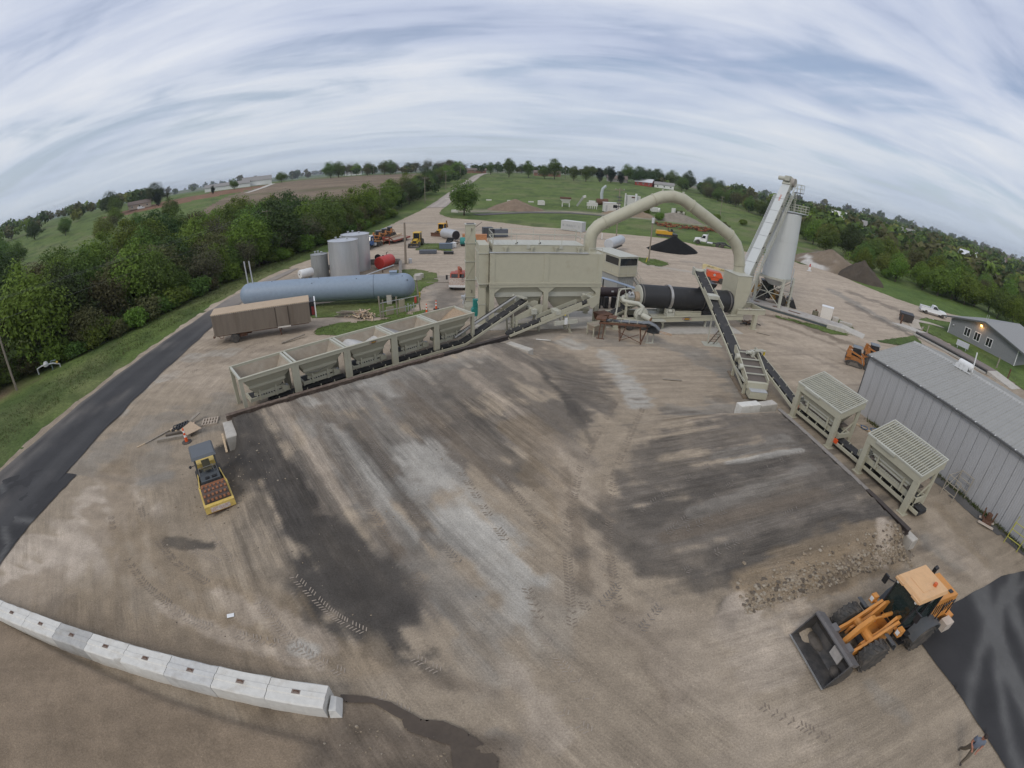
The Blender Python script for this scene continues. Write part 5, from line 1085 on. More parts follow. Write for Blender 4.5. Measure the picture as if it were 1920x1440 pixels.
# ---------------------------------------------------------------- metal shed
SA = RA; sh = thing('metal_shed', 'long grey metal shed with ribbed roof on the right', 'shed', (29.3,30.15,0), SA); SL, SW = 30.6, 12.2; SE, SR = 4.95, 6.12
WALLM = mat('shed_wall', (.46,.46,.465), .5, .15, var=.05, dirt=.10, dcol=(.36,.35,.34), scale=.8, streak=True); ROOFM = mat('shed_roof', (.315,.31,.29), .5, .1, var=.05, dirt=.12, dcol=(.36,.345,.32), scale=.5)
TRIMD = mat('dark_trim', (.10,.10,.10), .6)
pm = M(); pw = .872   # one ribbed wall panel, seam at its edge
def ribs(m, x0, w, n, z0, z1, y, d):
    st = w/n
    for k in range(n):
        a = x0+k*st; dd = d*(1.9 if k == 0 else 1); m.hexa([(a,y-dd,z0),(a+st*.42,y-dd,z0),(a+st*.5,y,z0),(a-.0,y,z0),(a,y-dd,z1),(a+st*.42,y-dd,z1),(a+st*.5,y,z1),(a,y,z1)])
pm.box(0,pw,0,.03,.05,SE-.02); ribs(pm, .02, pw-.02, 5, .05, SE-.02, 0, .014); me = pm.mesh('wall_panel', WALLM, 0)
for k in range(34): place(me, 'wall_panel', sh, (.9*k,0,0))
q = M(); q.box(-.05,.06,-.04,.1,0,SE+.05); q.obj('corner_trim', TRIMD, sh)
q = M(); q.box(.05,SL,.032,.05,.06,SE-.03); q.obj('seam_backing', TRIMD, sh)  # dark sheet added behind the wall panels so their open seams read dark
q = M(); q.box(0,SL,-.02,.06,0,.08); q.obj('sill', CONC, sh)
sl = (SR-SE)/(SW/2)
def roofpanel(side):
    m = M()
    y0, y1 = (-.15, SW/2) if side > 0 else (SW+.15, SW/2)
    f = lambda y: SE+.06+sl*((y) if side > 0 else (SW-y))
    m.hexa([(0,y0,f(y0)-.03),(.897,y0,f(y0)-.03),(.897,y1,f(y1)-.03),(0,y1,f(y1)-.03),(0,y0,f(y0)),(.897,y0,f(y0)),(.897,y1,f(y1)),(0,y1,f(y1))])
    for k in range(3):
        a = .02+.3*k; h = .045 if k else .06; m.hexa([(a,y0,f(y0)),(a+.09,y0,f(y0)),(a+.09,y1,f(y1)),(a,y1,f(y1)),(a+.02,y0,f(y0)+h),(a+.06,y0,f(y0)+h),(a+.06,y1,f(y1)+h),(a+.02,y1,f(y1)+h)])
    return m.mesh('roof_panel', ROOFM, 0)
for side in (1, -1):
    me = roofpanel(side)
    for k in range(34): place(me, 'roof_panel', sh, (-.1+.9*k,0,0))
q = M(); q.prism([(SW/2-.28,SR-.0),(SW/2,SR+.14),(SW/2+.28,SR-.0)], -.1, SL, 'x'); q.obj('ridge_cap', mat('ridge_cap', (.38,.375,.355), .5), sh)
q = M(); q.box(-.12,SL,-.30,-.16,SE-.12,SE+.02); q.obj('gutter', TRIMD, sh)
q = M(); q.box(0,.04,-.03,.02,0,.1); me = M().box(-.03,.03,-.33,-.14,SE+.02,SE+.05).mesh('gutter_strap', WHITE)
for k in range(17): place(me, 'gutter_strap', sh, (.4+1.8*k,0,0))
q = M(); q.prism([(0.01,0.05),(SW-.01,.05),(SW-.01,SE),(SW/2,SR-.01),(.01,SE)], 0, .04, 'x'); q.obj('gable_wall', WALLM, sh)
q = M(); q.box(0,SL,SW-.04,SW,.05,SE); q.obj('rear_wall', WALLM, sh)
q = M(); q.beam((-.08,-.15,SE-.02),(-.08,SW/2,SR),.1,.14); q.beam((-.08,SW+.15,SE-.02),(-.08,SW/2,SR),.1,.14); q.obj('rake_trim', TRIMD, sh)
t = thing('roof_vent', 'white tank shaped vent with a pipe on the shed ridge', 'vent', (*(lambda u, v: (29.3+u*cos(SA)-v*sin(SA), 30.15+u*sin(SA)+v*cos(SA)))(5.75,5.95),SR+.02), SA)
q = M(); q.tube([(-.75,0,.42),(-.6,0,.45),(.6,0,.45),(.75,0,.42)], [.12,.3,.3,.12], 14); q.obj('tank', WHITE, t)
for x in (-.55,-.15,.3): q = M(); q.lathe([(.17,-.03),(.24,-.03),(.24,.03),(.17,.03)], 16, 0, (0,0,0), 'y'); q.obj('hoop', WHITE, t, loc=(x,-.38,.2))
q = M(); q.box(-.9,.9,-.42,-.34,.0,.06); q.box(-.9,.9,.2,.28,.0,.06); q.obj('cradle', WHITE, t)
q = M(); q.cyl((.75,.1,.1),(.62,.1,1.75),.06,8); q.obj('pipe', WHITE, t)

# ---------------------------------------------------------------- office
OA = radians(-78.15); of = thing('office', 'grey board sided office with three white framed windows and a lit lamp', 'office', (74.05,58.2,0), OA); OL, OH, OP, OD = 13.9, 2.6, 4.3, 17.0
OWALL = mat('office_siding', (.235,.24,.245), .7, var=.05); OROOF = mat('office_shingle', (.27,.27,.265), .9, var=.1, scale=3)
q = M(); q.prism([(0,0),(OL,0),(OL,OH),(6.7,OP),(0,OH)], 0, .12, 'y'); q.obj('gable_wall', OWALL, of)
me = M().box(0,.05,-.03,0,0,1).mesh('batten', OWALL, 0)
for k in range(34):
    x = .25+.405*k; o = place(me, 'batten', of, (x,0,.05)); o.scale = (1,1,(OH+(OP-OH)*(x/6.7 if x < 6.7 else (OL-x)/(OL-6.7)))-.12)
q = M(); q.box(0,.12,.12,OD,0,OH); q.obj('side_wall', OWALL, of); q = M(); q.box(OL-.12,OL,.12,OD,0,OH); q.obj('side_wall', OWALL, of)
q = M(); q.box(-.06,.06,-.06,.1,0,OH); q.box(OL-.06,OL+.06,-.06,.1,0,OH); q.obj('corner_board', WHITE, of)['kind'] = 'stuff'
def slope(xa, xb, za, zb, nm):
    m = M(); m.hexa([(xa,-.6,za),(xb,-.6,zb),(xb,OD,zb),(xa,OD,za),(xa,-.6,za+.1),(xb,-.6,zb+.1),(xb,OD,zb+.1),(xa,OD,za+.1)]); return m.obj(nm, OROOF, of)
slope(-1.5,6.7,OH-.15,OP+.05,'roof'); slope(6.7,OL+1.5,OP+.05,OH-.2,'roof')
q = M(); q.beam((-1.55,-.64,OH-.14),(6.7,-.64,OP+.05),.1,.26,up=(0,0,1)); q.obj('bargeboard', mat('grey_trim', (.12,.125,.125), .6), of); q = M(); q.beam((OL+1.55,-.64,OH-.2),(6.7,-.64,OP+.05),.1,.26); q.obj('bargeboard', mat('grey_trim', (.12,.125,.125), .6), of)
for x in (3.1, 5.16, 7.63):
    q = M(); 
    for a, b, c, e in ((x,x+1.28,.78,.88),(x,x+1.28,2.16,2.26),(x,x+.1,.88,2.16),(x+1.18,x+1.28,.88,2.16),(x+.60,x+.68,.88,2.16)): q.box(a,b,-.07,-.0,c,e)
    f = q.obj('window', WHITE, of)
    for a in (x+.1, x+.68): q = M(); q.box(a,a+.5,-.045,-.02,.88,2.16); q.obj('pane', GLASS, f)
q = M(); q.prism([(5.85,3.45),(6.4,3.45),(6.3,3.7),(5.95,3.7)], -.28, -.02, 'y'); lf = q.obj('flood_lamp', TRIMD, of)
q = M(); q.box(5.9,6.35,-.27,-.06,3.42,3.45); q.box(5.92,6.33,-.30,-.28,3.46,3.66); q.obj('lamp_lens', mat('lit_sodium_lamp', (1.0,.48,.12), emit=9.0), lf)
ll = bpy.data.lights.new('lamp_light', 'POINT'); ll.energy = 40; ll.color = (1,.5,.15); ll.shadow_soft_size = .2; lo = bpy.data.objects.new('lamp_light', ll); C.objects.link(lo); lo.parent = of; lo.location = (6.12,-.5,3.4)
q = M(); q.sph((.75,-.12,1.6), .14, 10); q.box(.6,.9,-.06,0,1.45,1.75); q.obj('meter_box', GALV, of)
q = M(); q.cyl((6.7,0.4,OP),(6.7,.4,OP+1.3),.03,6); q.cyl((4.0,6,OP-.4),(4.0,6,OP+.5),.04,6); q.obj('antenna', GALV, of)['kind'] = 'stuff'
sc2, L2 = scale('truck_scale', 'dark decked truck scale alongside the office lawn', (62.6,54.2), (64.2,40.3), 3.1, .5, mat('scale_deck_dark', (.20,.165,.145), .9, var=.15, scale=1.2))
for s in (-1.6,): q = M(); q.box(0,L2,s-.55,s-.2,.05,.28); q.obj('concrete_kerb', CONC, sc2); q = M(); q.cyl((0,s,.55),(L2,s,.55),.15,8); q.obj('guard_rail', mat('dark_pipe', (.12,.11,.10), .7), sc2)
for a, b in ((-5.5,0),(L2,L2+4.5)): q = M(); q.hexa([(a,-1.5,0),(b,-1.5,0),(b,1.5,0),(a,1.5,0)]+([(a,-1.5,.04),(b,-1.5,.5),(b,1.5,.5),(a,1.5,.04)] if a < 0 else [(a,-1.5,.5),(b,-1.5,.04),(b,1.5,.04),(a,1.5,.5)])); q.obj('approach_ramp', CONC, sc2)
def post(name, label, p, h, w=.14, m_=None, tilt=(0,0)):
    q = M(); q.beam((0,0,0),(tilt[0],tilt[1],h),w,w); q.box(-w,w,-w,w,0,.06); o = q.obj(name, m_ or RUST, loc=(*p,0)); tag(o, label, 'post'); return o
post('steel_post', 'rusty steel guard post at the far end of the office scale', (62.6,59.4), 1.6, .22); post('steel_post', 'dark steel guard post at the near end of the office scale', (66.0,38.5), 1.7, .16); post('wooden_post', 'grey leaning wooden post on the lawn near the office scale', (69.3,43.0), 1.6, .16, WOODO, (.25,.1)); post('wooden_post', 'short grey post at the far corner of the office scale', (66.2,56.3), 1.2, .16, WOODO, (.3,.2)); post('wooden_post', 'slanting weathered board leaning by the scale ramp', (63.2,55.3), 1.0, .25, WOODO, (.9,.3))
t = thing('sign_board', 'white blank sign board standing on the lawn before the office', 'sign', (67.6,49.4,0), radians(-70))
q = M(); q.box(-1.1,1.1,-.04,.04,.45,1.3); q.obj('board', mat('sign_grey', (.52,.54,.57), .5), t); q = M(); q.box(-.8,-.7,-.05,.05,0,.45); q.obj('leg', GALV, t); q = M(); q.box(.7,.8,-.05,.05,0,.45); q.obj('leg', GALV, t)
t = thing('dumpster', 'dark brown dumpster at the head of the office scale', 'dumpster', (65.8,61.5,0), radians(-35))
q = M(); q.frus((-1.1,1.1,-.7,.7),.1,(-1.2,1.2,-.85,.85),1.35); q.obj('bin', mat('dumpster_brown', (.05,.042,.038), .7, var=.2), t); q = M(); q.hexa([(-1.22,-.87,1.35),(1.22,-.87,1.35),(1.22,.87,1.35),(-1.22,.87,1.35),(-1.22,-.87,1.4),(1.22,-.87,1.4),(1.22,.87,1.55),(-1.22,.87,1.55)]); q.obj('lid', BLACK, t)
for x in (-1.2, 1.2): q = M(); q.box(x-.1,x+.1,-.5,.5,.7,.9); q.obj('side_pocket', RUST, t)
padsheet('concrete_walk', [(64.2,58.2),(66.0,57.4),(69.8,62.0),(73.4,61.6),(75.5,60.2),(75.8,61.3),(73.8,63.0),(70,64.2),(68,64.0)], lambda x, y: np.array((.45,.40,.33))*np.ones((len(x),3)), SOIL, .07, rough=.15)


# ---------------------------------------------------------------- machines
BSTEEL = mat('bucket_steel', (.075,.072,.07), .5, .4, var=.25, dirt=.5, dcol=(.17,.15,.13), scale=2)
GREYP = mat('dark_grey_plastic', (.085,.09,.095), .6, var=.1, dirt=.25, dcol=(.17,.15,.13))
AMBER = mat('amber_lens', (.6,.12,.03), .4); LAMPG = mat('lamp_glass', (.75,.75,.72), .15, var=.02)
def shell(prof, th, y0, y1, m, mi=0):   # plate bent along a profile of (x, z)
    n = len(prof); off = []
    for i in range(n):
        a = Vector(prof[max(i-1,0)]); b = Vector(prof[min(i+1,n-1)]); d = (b-a).normalized(); off.append((prof[i][0]+d.y*th, prof[i][1]-d.x*th))
    m.prism(list(prof)+off[::-1], y0, y1, 'y', mi)
def make_loader(name, label, loc, rz, paint, roofp, rimp, bucketm, dirty=True):
    t = thing(name, label, 'wheel loader', loc, rz)
    # bucket
    prof = [(4.12,.10),(3.4,.06),(3.08,.2),(2.95,.6),(3.08,1.02),(3.42,1.34)]
    q = M(); shell(prof, .05, -1.40, 1.40, q); q.prism(prof, -1.42, -1.36, 'y'); q.prism(prof, 1.36, 1.42, 'y'); b = q.obj('bucket', bucketm, t, smooth=20)
    q = M(); q.box(4.02,4.20,-1.42,1.42,.05,.10); q.obj('cutting_edge', STEEL, b)
    q = M(); q.prism([(2.98,1.05),(3.44,1.35),(3.36,1.44),(2.82,1.14)], -1.42, 1.42, 'y'); q.box(2.68,3.0,-.75,-.35,.6,1.22); q.box(2.68,3.0,.35,.75,.6,1.22); q.obj('bucket_back', mat('bucket_top', (.16,.15,.145), .6, .3, var=.15, dirt=.3, dcol=(.2,.17,.14)), b)['kind'] = 'stuff'
    q = M(); q.box(3.10,3.18,.1,.75,.45,.95); q.obj('wear_plate', mat('pale_plate', (.45,.42,.39), .7), b)
    q = M(); q.sph((3.25,-.75,.15), .5, 10, 0, (.6,1.2,.35)); q.sph((3.2,.95,.18), .45, 10, 0, (.6,.8,.45)); q.obj('mud', mat('bucket_mud', (.11,.095,.08), .95, var=.3), b)['kind'] = 'stuff'
    # arms and linkage
    for y in (-.62, .62):
        q = M(); q.prism([(2.75,.35),(3.02,.45),(2.95,.72),(2.0,1.1),(1.0,1.75),(.45,2.02),(.25,1.85),(.75,1.5),(1.7,.8)], y-.06, y+.06, 'y'); q.obj('lift_arm', paint, t)
    q = M(); q.cyl((1.55,-.56,1.15),(1.55,.56,1.15),.2,10); q.obj('arm_cross_tube', paint, t)
    q = M(); q.prism([(2.35,.7),(2.6,.75),(2.1,1.6),(1.6,2.0),(1.35,1.95),(1.75,1.4)], -.10, .10, 'y'); q.obj('bell_crank', paint, t)
    q = M(); q.cyl((1.4,0,1.85),(.7,0,1.78),.05,8); q.cyl((.8,0,1.8),(-.1,0,1.72),.10,10); q.obj('tilt_cylinder', paint, t)
    q = M(); q.cyl((2.45,0,.75),(2.95,0,.8),.06,8); q.obj('link_rod', STEEL, t)
    for y in (-.4, .4): q = M(); q.cyl((1.5,y,1.0),(.4,y,.9),.07,8); q.obj('lift_cylinder', STEEL, t)
    q = M(); q.prism([(2.0,.6),(.1,.6),(.0,1.3),(.2,2.05),(.5,2.1),(1.0,1.5),(1.9,.95)], -.5, -.38, 'y'); q.prism([(2.0,.6),(.1,.6),(.0,1.3),(.2,2.05),(.5,2.1),(1.0,1.5),(1.9,.95)], .38, .5, 'y'); q.box(.1,1.7,-.38,.38,.62,.8); q.box(.0,.3,-.38,.38,.7,1.5); q.obj('front_frame', paint, t)
    for x in (1.62,-1.55): q = M(); q.cyl((x,-.9,.76),(x,.9,.76),.2,10); q.obj('axle', BLACK, t)
    for x in (1.62, -1.55):
        for y in (-1.05, 1.05): wheel(t, (x,y,.76), .76, .54, rimp, tread=True)
    for y in (-1.05, 1.05):
        s = 1 if y > 0 else -1
        q = M(); shell([(.72,1.05),(.8,1.38),(1.0,1.58),(1.22,1.64)], -.05, y-.3, y+.3, q); q.obj('front_fender', GREYP, t)
        q = M(); shell([(-2.35,1.0),(-2.25,1.45),(-1.9,1.66),(-1.2,1.66),(-.85,1.45),(-.65,1.0)], -.05, y-.3, y+.3, q); q.obj('rear_fender', GREYP, t)
        q = M(); q.beam((.6,s*.55,1.75),(.55,s*.98,1.75),.1,.1); q.box(.45,.72,s*.98-.13,s*.98+.13,1.62,2.0); h = q.obj('lamp_housing', paint, t)
        q = M(); q.box(.72,.75,s*.98-.09,s*.98+.09,1.72,1.92); q.obj('headlight', LAMPG, h)
    # body and cab
    q = M(); q.box(-3.2,-.1,-.55,.55,.6,1.4); q.obj('rear_frame', BLACK, t)
    q = M(); q.hexa([(-3.75,-.8,1.15),(-1.7,-.8,1.15),(-1.7,.8,1.15),(-3.75,.8,1.15),(-3.55,-.72,2.35),(-1.7,-.72,2.5),(-1.7,.72,2.5),(-3.55,.72,2.35)]); hd = q.obj('engine_hood', paint, t)
    for s in (-1, 1):
        for k in range(7): q = M(); q.beam((-3.3+.2*k,s*.775,1.55),(-3.2+.2*k,s*.745,2.15),.03,.07); q.obj('vent_slot', BLACK, hd)
    q = M(); q.box(-3.0,-2.85,-.2,.2,2.39,2.43); q.box(-3.3,-3.05,.35,.55,2.36,2.42); q.obj('hood_hatch', BLACK, hd)['kind'] = 'stuff'
    q = M(); q.box(-3.95,-3.5,-1.05,1.05,.65,1.15); q.obj('counterweight', paint, t)
    for s in (-1, 1): q = M(); q.box(-3.55,-2.95,s*1.2-.22,s*1.2+.22,.72,1.22); q.obj('battery_box', mat('dusty_white_box', (.52,.45,.38), .8, var=.1), t)
    q = M(); q.hexa([(-1.65,-.78,1.4),(.3,-.62,1.4),(.3,.62,1.4),(-1.65,.78,1.4),(-1.62,-.74,3.14),(.02,-.74,3.14),(.02,.74,3.14),(-1.62,.74,3.14)]); q.obj('cab_glass', mat('cab_glass', (.012,.022,.020), .08, spec=.6), t)
    q = M()
    for s in (-1, 1):
        q.beam((.31,s*.63,1.4),(.03,s*.75,3.14),.07,.07); q.beam((-1.65,s*.79,1.4),(-1.62,s*.75,3.14),.09,.09); q.beam((-.75,s*.74,1.4),(-.78,s*.75,3.14),.07,.07); q.beam((.31,s*.63,1.42),(-1.65,s*.79,1.42),.07,.1)
    q.beam((.32,-.63,1.42),(.32,.63,1.42),.07,.1); q.beam((.16,-.7,2.15),(.16,.7,2.15),.03,.03); q.obj('cab_frame', BLACK, t)
    q = M(); q.box(-.35,.25,-.55,.55,1.38,1.5); q.obj('dash_cover', BLACK, t)
    q = M(); q.hexa([(-1.8,-.86,3.14),(.22,-.84,3.14),(.22,.84,3.14),(-1.8,.86,3.14),(-1.75,-.8,3.3),(.12,-.78,3.3),(.12,.78,3.3),(-1.75,.8,3.3)]); q.box(.22,.3,.3,.8,3.15,3.25); q.box(.22,.3,-.8,-.3,3.15,3.25); rf = q.obj('cab_roof', roofp, t)
    q = M(); q.box(-1.2,-.3,-.45,.45,3.3,3.315); q.obj('roof_hatch', roofp, rf)
    q = M(); q.cyl((-1.2,.35,3.3),(-1.2,.35,3.46),.09,12); q.obj('beacon', AMBER, rf)
    for s in (-1, 1):
        q = M(); q.beam((.2,s*.75,2.9),(.35,s*1.15,2.85),.04,.04); q.box(.3,.38,s*1.15-.12,s*1.15+.12,2.55,2.98); q.obj('mirror', BLACK, t)
        q = M(); q.cyl((.12,s*.62,3.05),(.2,s*.62,3.05),.07,8); q.obj('work_lamp', LAMPG, t)
    q = M(); q.cyl((-2.3,-.5,2.4),(-2.3,-.5,3.15),.1,10); q.cyl((-2.3,-.5,3.15),(-2.42,-.5,3.25),.1,10); q.obj('exhaust', BLACK, t)
    q = M(); q.tube([(-1.9,1.05,1.7),(-1.9,1.05,2.55),(-2.8,1.0,2.55),(-2.8,1.0,1.7)], .03, 6); q.obj('handrail', BLACK, t)
    q = M()
    for k in range(3): q.box(-.75,-.35,.72,1.0,.5+.3*k,.55+.3*k)
    q.obj('step', BLACK, t)['kind'] = 'stuff'
    return t
ORNG = mat('loader_orange', (.60,.255,.055), .5, var=.08, dirt=.25, dcol=(.38,.26,.15), scale=2); ORNGF = mat('faded_orange_roof', (.66,.40,.20), .6, var=.06, dirt=.15, dcol=(.5,.35,.22))
make_loader('wheel_loader', 'orange wheel loader with its bucket on the ground at lower right', (16.1,8.85,0), radians(186), ORNG, ORNGF, mat('rim_orange', (.55,.25,.08), .6, dirt=.4, dcol=(.4,.32,.24)), BSTEEL)
CATY = mat('ochre_yellow', (.40,.225,.05), .55, var=.1, dirt=.3, dcol=(.20,.14,.08))
wl2 = make_loader('wheel_loader', 'dull yellow wheel loader parked under the silo with black arms', (38.4,62.6,0), radians(-22), CATY, BLACK, mat('rim_ochre', (.38,.22,.06), .6, dirt=.3), BLACK)
wl2.location = (38.6,64.0,0)

# padfoot roller
YEL = mat('roller_yellow', (.66,.48,.13), .55, var=.08, dirt=.3, dcol=(.34,.2,.1), scale=5); ROPS = mat('rops_grey', (.075,.083,.09), .6, var=.08)
t = thing('padfoot_roller', 'small padfoot roller with rusty studded drum and grey canopy', 'roller', (-16.02,17.28,0), radians(-48))
q = M(); q.lathe([(.2,-.72),(.65,-.72),(.68,-.70),(.68,.70),(.65,.72),(.2,.72)], 36, 0, axis='y'); dm = q.obj('drum', mat('rusty_drum', (.105,.075,.062), .8, var=.2, dirt=.2, dcol=(.15,.09,.06)), t, loc=(.72,0,.72))
pad = M(); pad.frus((-.075,.075,-.07,.07),.66,(-.055,.055,-.05,.05),.76); pme = pad.mesh('pad', mat('rust_pad', (.30,.125,.06), .85, var=.25, scale=6))
for r_ in range(16):
    for c_ in range(6):
        o = place(pme, 'pad', dm, (0,-.62+.23*c_+(.115 if r_ % 2 else 0),0)); o.rotation_euler = (0, 2*pi*r_/16, 0)
for y in (-.80, .80): q = M(); q.prism([(-.15,.55),(1.62,.5),(1.62,.8),(-.15,.95)], y-.05, y+.05, 'y'); q.obj('side_frame', YEL, t)
q = M(); q.box(1.55,1.68,-.85,.85,.42,.78); q.box(1.45,1.68,-.85,.85,.78,.86); q.obj('front_frame', YEL, t)
q = M(); q.box(1.68,1.695,-.55,.55,.46,.74); q.obj('worn_nameplate', mat('worn_white', (.62,.57,.52), .7, var=.3, dirt=.6, dcol=(.42,.18,.1), scale=9), t)
q = M(); q.box(1.6,1.66,-.78,.78,.34,.42); q.obj('scraper', RUST, t)
q = M(); q.box(-.2,-.08,-.85,.85,.55,.95); q.box(-.5,-.1,-.25,.25,.5,.85); q.obj('yoke', YEL, t)
q = M()
for k in range(6): q.tube([(-.05,-.5+.2*k,.95),(-.15,-.45+.18*k,1.1),(-.3,-.4+.16*k,.95)], .03, 6)
q.obj('hydraulic_hose', BLACK, t)['kind'] = 'stuff'
q = M(); q.hexa([(-1.0,-.62,.75),(-.2,-.62,.75),(-.2,.62,.75),(-1.0,.62,.75),(-.95,-.55,1.35),(-.2,-.55,1.2),(-.2,.55,1.2),(-.95,.55,1.35)]); q.obj('console', ROPS, t)
q = M(); q.box(-.5,-.3,-.3,-.05,1.2,1.27); q.box(-.5,-.3,.1,.4,1.2,1.27); q.obj('panel_recess', BLACK, t)['kind'] = 'stuff'
q = M(); q.box(-2.2,-.95,-.6,.6,.55,.95); q.obj('platform', ROPS, t)
q = M(); q.box(-1.55,-1.1,-.25,.25,.95,1.2); q.hexa([(-1.62,-.24,1.15),(-1.5,-.24,1.15),(-1.5,.24,1.15),(-1.62,.24,1.15),(-1.75,-.24,1.65),(-1.65,-.24,1.68),(-1.65,.24,1.68),(-1.75,.24,1.65)]); st = q.obj('seat', mat('worn_seat', (.12,.11,.07), .8, var=.3), t)
q = M(); q.lathe([(.17,-.015),(.2,-.015),(.2,.015),(.17,.015)], 18); o = q.obj('steering_wheel', BLACK, t, loc=(-.85,0,1.45)); o.rotation_euler = (0,-.5,0)
q = M(); q.tube([(-.7,-.55,1.3),(-.75,-.5,1.75),(-.75,.5,1.75),(-.7,.55,1.3)], .022, 6); q.tube([(-.8,.35,1.3),(-.85,.3,1.8)], .02, 6); q.obj('grab_rail', STEEL, t)['kind'] = 'stuff'
for x in (-2.1, -.75):
    for y in (-.6, .6):
        if x > -1: continue
        q = M(); q.beam((x,y,.9),(x+.1,y,2.35),.1,.1); q.obj('canopy_post', ROPS, t)
q = M(); q.beam((-.95,-.6,.9),(-1.0,-.58,2.35),.08,.08); q.beam((-.95,.6,.9),(-1.0,.58,2.35),.08,.08); q.obj('front_post', ROPS, t)['kind'] = 'stuff'
q = M(); q.frus((-2.35,-.75,-.72,.72),2.30,(-2.28,-.85,-.64,.64),2.44); q.obj('canopy', mat('canopy_grey', (.115,.125,.135), .55, var=.06), t)
q = M(); q.hexa([(-2.9,-.62,.55),(-2.0,-.62,.55),(-2.0,.62,.55),(-2.9,.62,.55),(-2.8,-.55,1.2),(-2.0,-.55,1.3),(-2.0,.55,1.3),(-2.8,.55,1.2)]); q.obj('engine_hood', YEL, t)
for y in (-.62, .62): wheel(t, (-1.7,y,.55), .55, .34, mat('rim_yellow', (.5,.38,.1), .6))
q = M(); q.beam((-1.4,-.66,.9),(-.1,-.78,.85),.06,.3); q.beam((-1.4,.66,.9),(-.1,.78,.85),.06,.3); q.obj('side_panel', YEL, t)['kind'] = 'stuff'
for s in (-1,): q = M(); q.tube([(-1.0,s*.6,1.9),(-.95,s*.85,1.9)], .02, 6); q.sph((-.95,s*.9,1.9), .09, 8); q.obj('mirror', BLACK, t)

# compact track loaders
SKO = mat('skid_orange', (.42,.165,.045), .55, var=.1, dirt=.3, dcol=(.27,.18,.12), scale=3)
def make_skid(label, tracked=True):
    t = thing('skid_steer', label, 'skid steer')
    q = M(); q.hexa([(-1.15,-.55,.35),(.9,-.55,.35),(.9,.55,.35),(-1.15,.55,.35),(-1.05,-.5,1.15),(.6,-.5,1.0),(.6,.5,1.0),(-1.05,.5,1.15)]); q.obj('body', SKO, t)
    q = M()
    for k in range(6): q.box(-1.17,-1.10,-.4,.4,.5+.09*k,.545+.09*k)
    q.obj('rear_grille', BLACK, t)['kind'] = 'stuff'
    q = M(); q.hexa([(-.55,-.45,1.05),(.6,-.45,.95),(.6,.45,.95),(-.55,.45,1.05),(-.5,-.42,1.98),(.35,-.42,1.98),(.35,.42,1.98),(-.5,.42,1.98)]); q.obj('cab', BLACK, t)
    q = M(); q.frus((-.62,.5,-.5,.5),1.98,(-.55,.42,-.44,.44),2.08); q.obj('cab_roof', mat('skid_roof', (.16,.18,.20), .5), t)
    for s in (-1, 1):
        q = M(); q.hexa([(-1.15,s*.72-.12,.9),(-.55,s*.72-.12,.9),(-.55,s*.72+.12,.9),(-1.15,s*.72+.12,.9),(-1.0,s*.72-.12,1.75),(-.75,s*.72-.12,1.75),(-.75,s*.72+.12,1.75),(-1.0,s*.72+.12,1.75)]); q.obj('rear_tower', SKO, t)
        q = M(); q.beam((-.85,s*.72,1.62),(.75,s*.72,1.15),.12,.17); q.beam((.75,s*.72,1.18),(1.15,s*.68,.35),.12,.18); q.obj('lift_arm', SKO, t)
        if tracked:
            prof = [(-.95,.12),(-.8,0),(.75,0),(.95,.15),(.9,.4),(.3,.62),(-.5,.62),(-1.0,.42)]
            q = M(); q.prism(prof, s*.8-.2, s*.8+.2, 'y'); q.obj('track', TYRE, t)
            q = M(); q.prism([(-.7,.12),(.7,.12),(.25,.5),(-.45,.5)], s*1.005-.01, s*1.005+.01, 'y'); q.obj('track_frame', mat('dusty_grey', (.16,.14,.12), .8), t)
        else:
            for x in (-.6, .5): wheel(t, (x,s*.78,.38), .38, .28, mat('rim_white', (.6,.58,.54), .6))
    q = M(); prof = [(1.75,.08),(1.25,.06),(1.08,.25),(1.12,.65)]; shell(prof, .04, -.9, .9, q); q.prism(prof, -.92, -.88, 'y'); q.prism(prof, .88, .92, 'y'); q.obj('bucket', BSTEEL, t)
    return t
sk = make_skid('orange tracked skid steer parked at the near corner of the metal shed'); sk.location = (37.1,40.3,0); sk.rotation_euler.z = radians(-38)
sk2 = dup(sk, (40.9,41.6), radians(-30), 'orange skid steer half hidden behind the metal shed roof')
for o in (sk, sk2): o['group'] = 'tracked skid steers beside the metal shed'

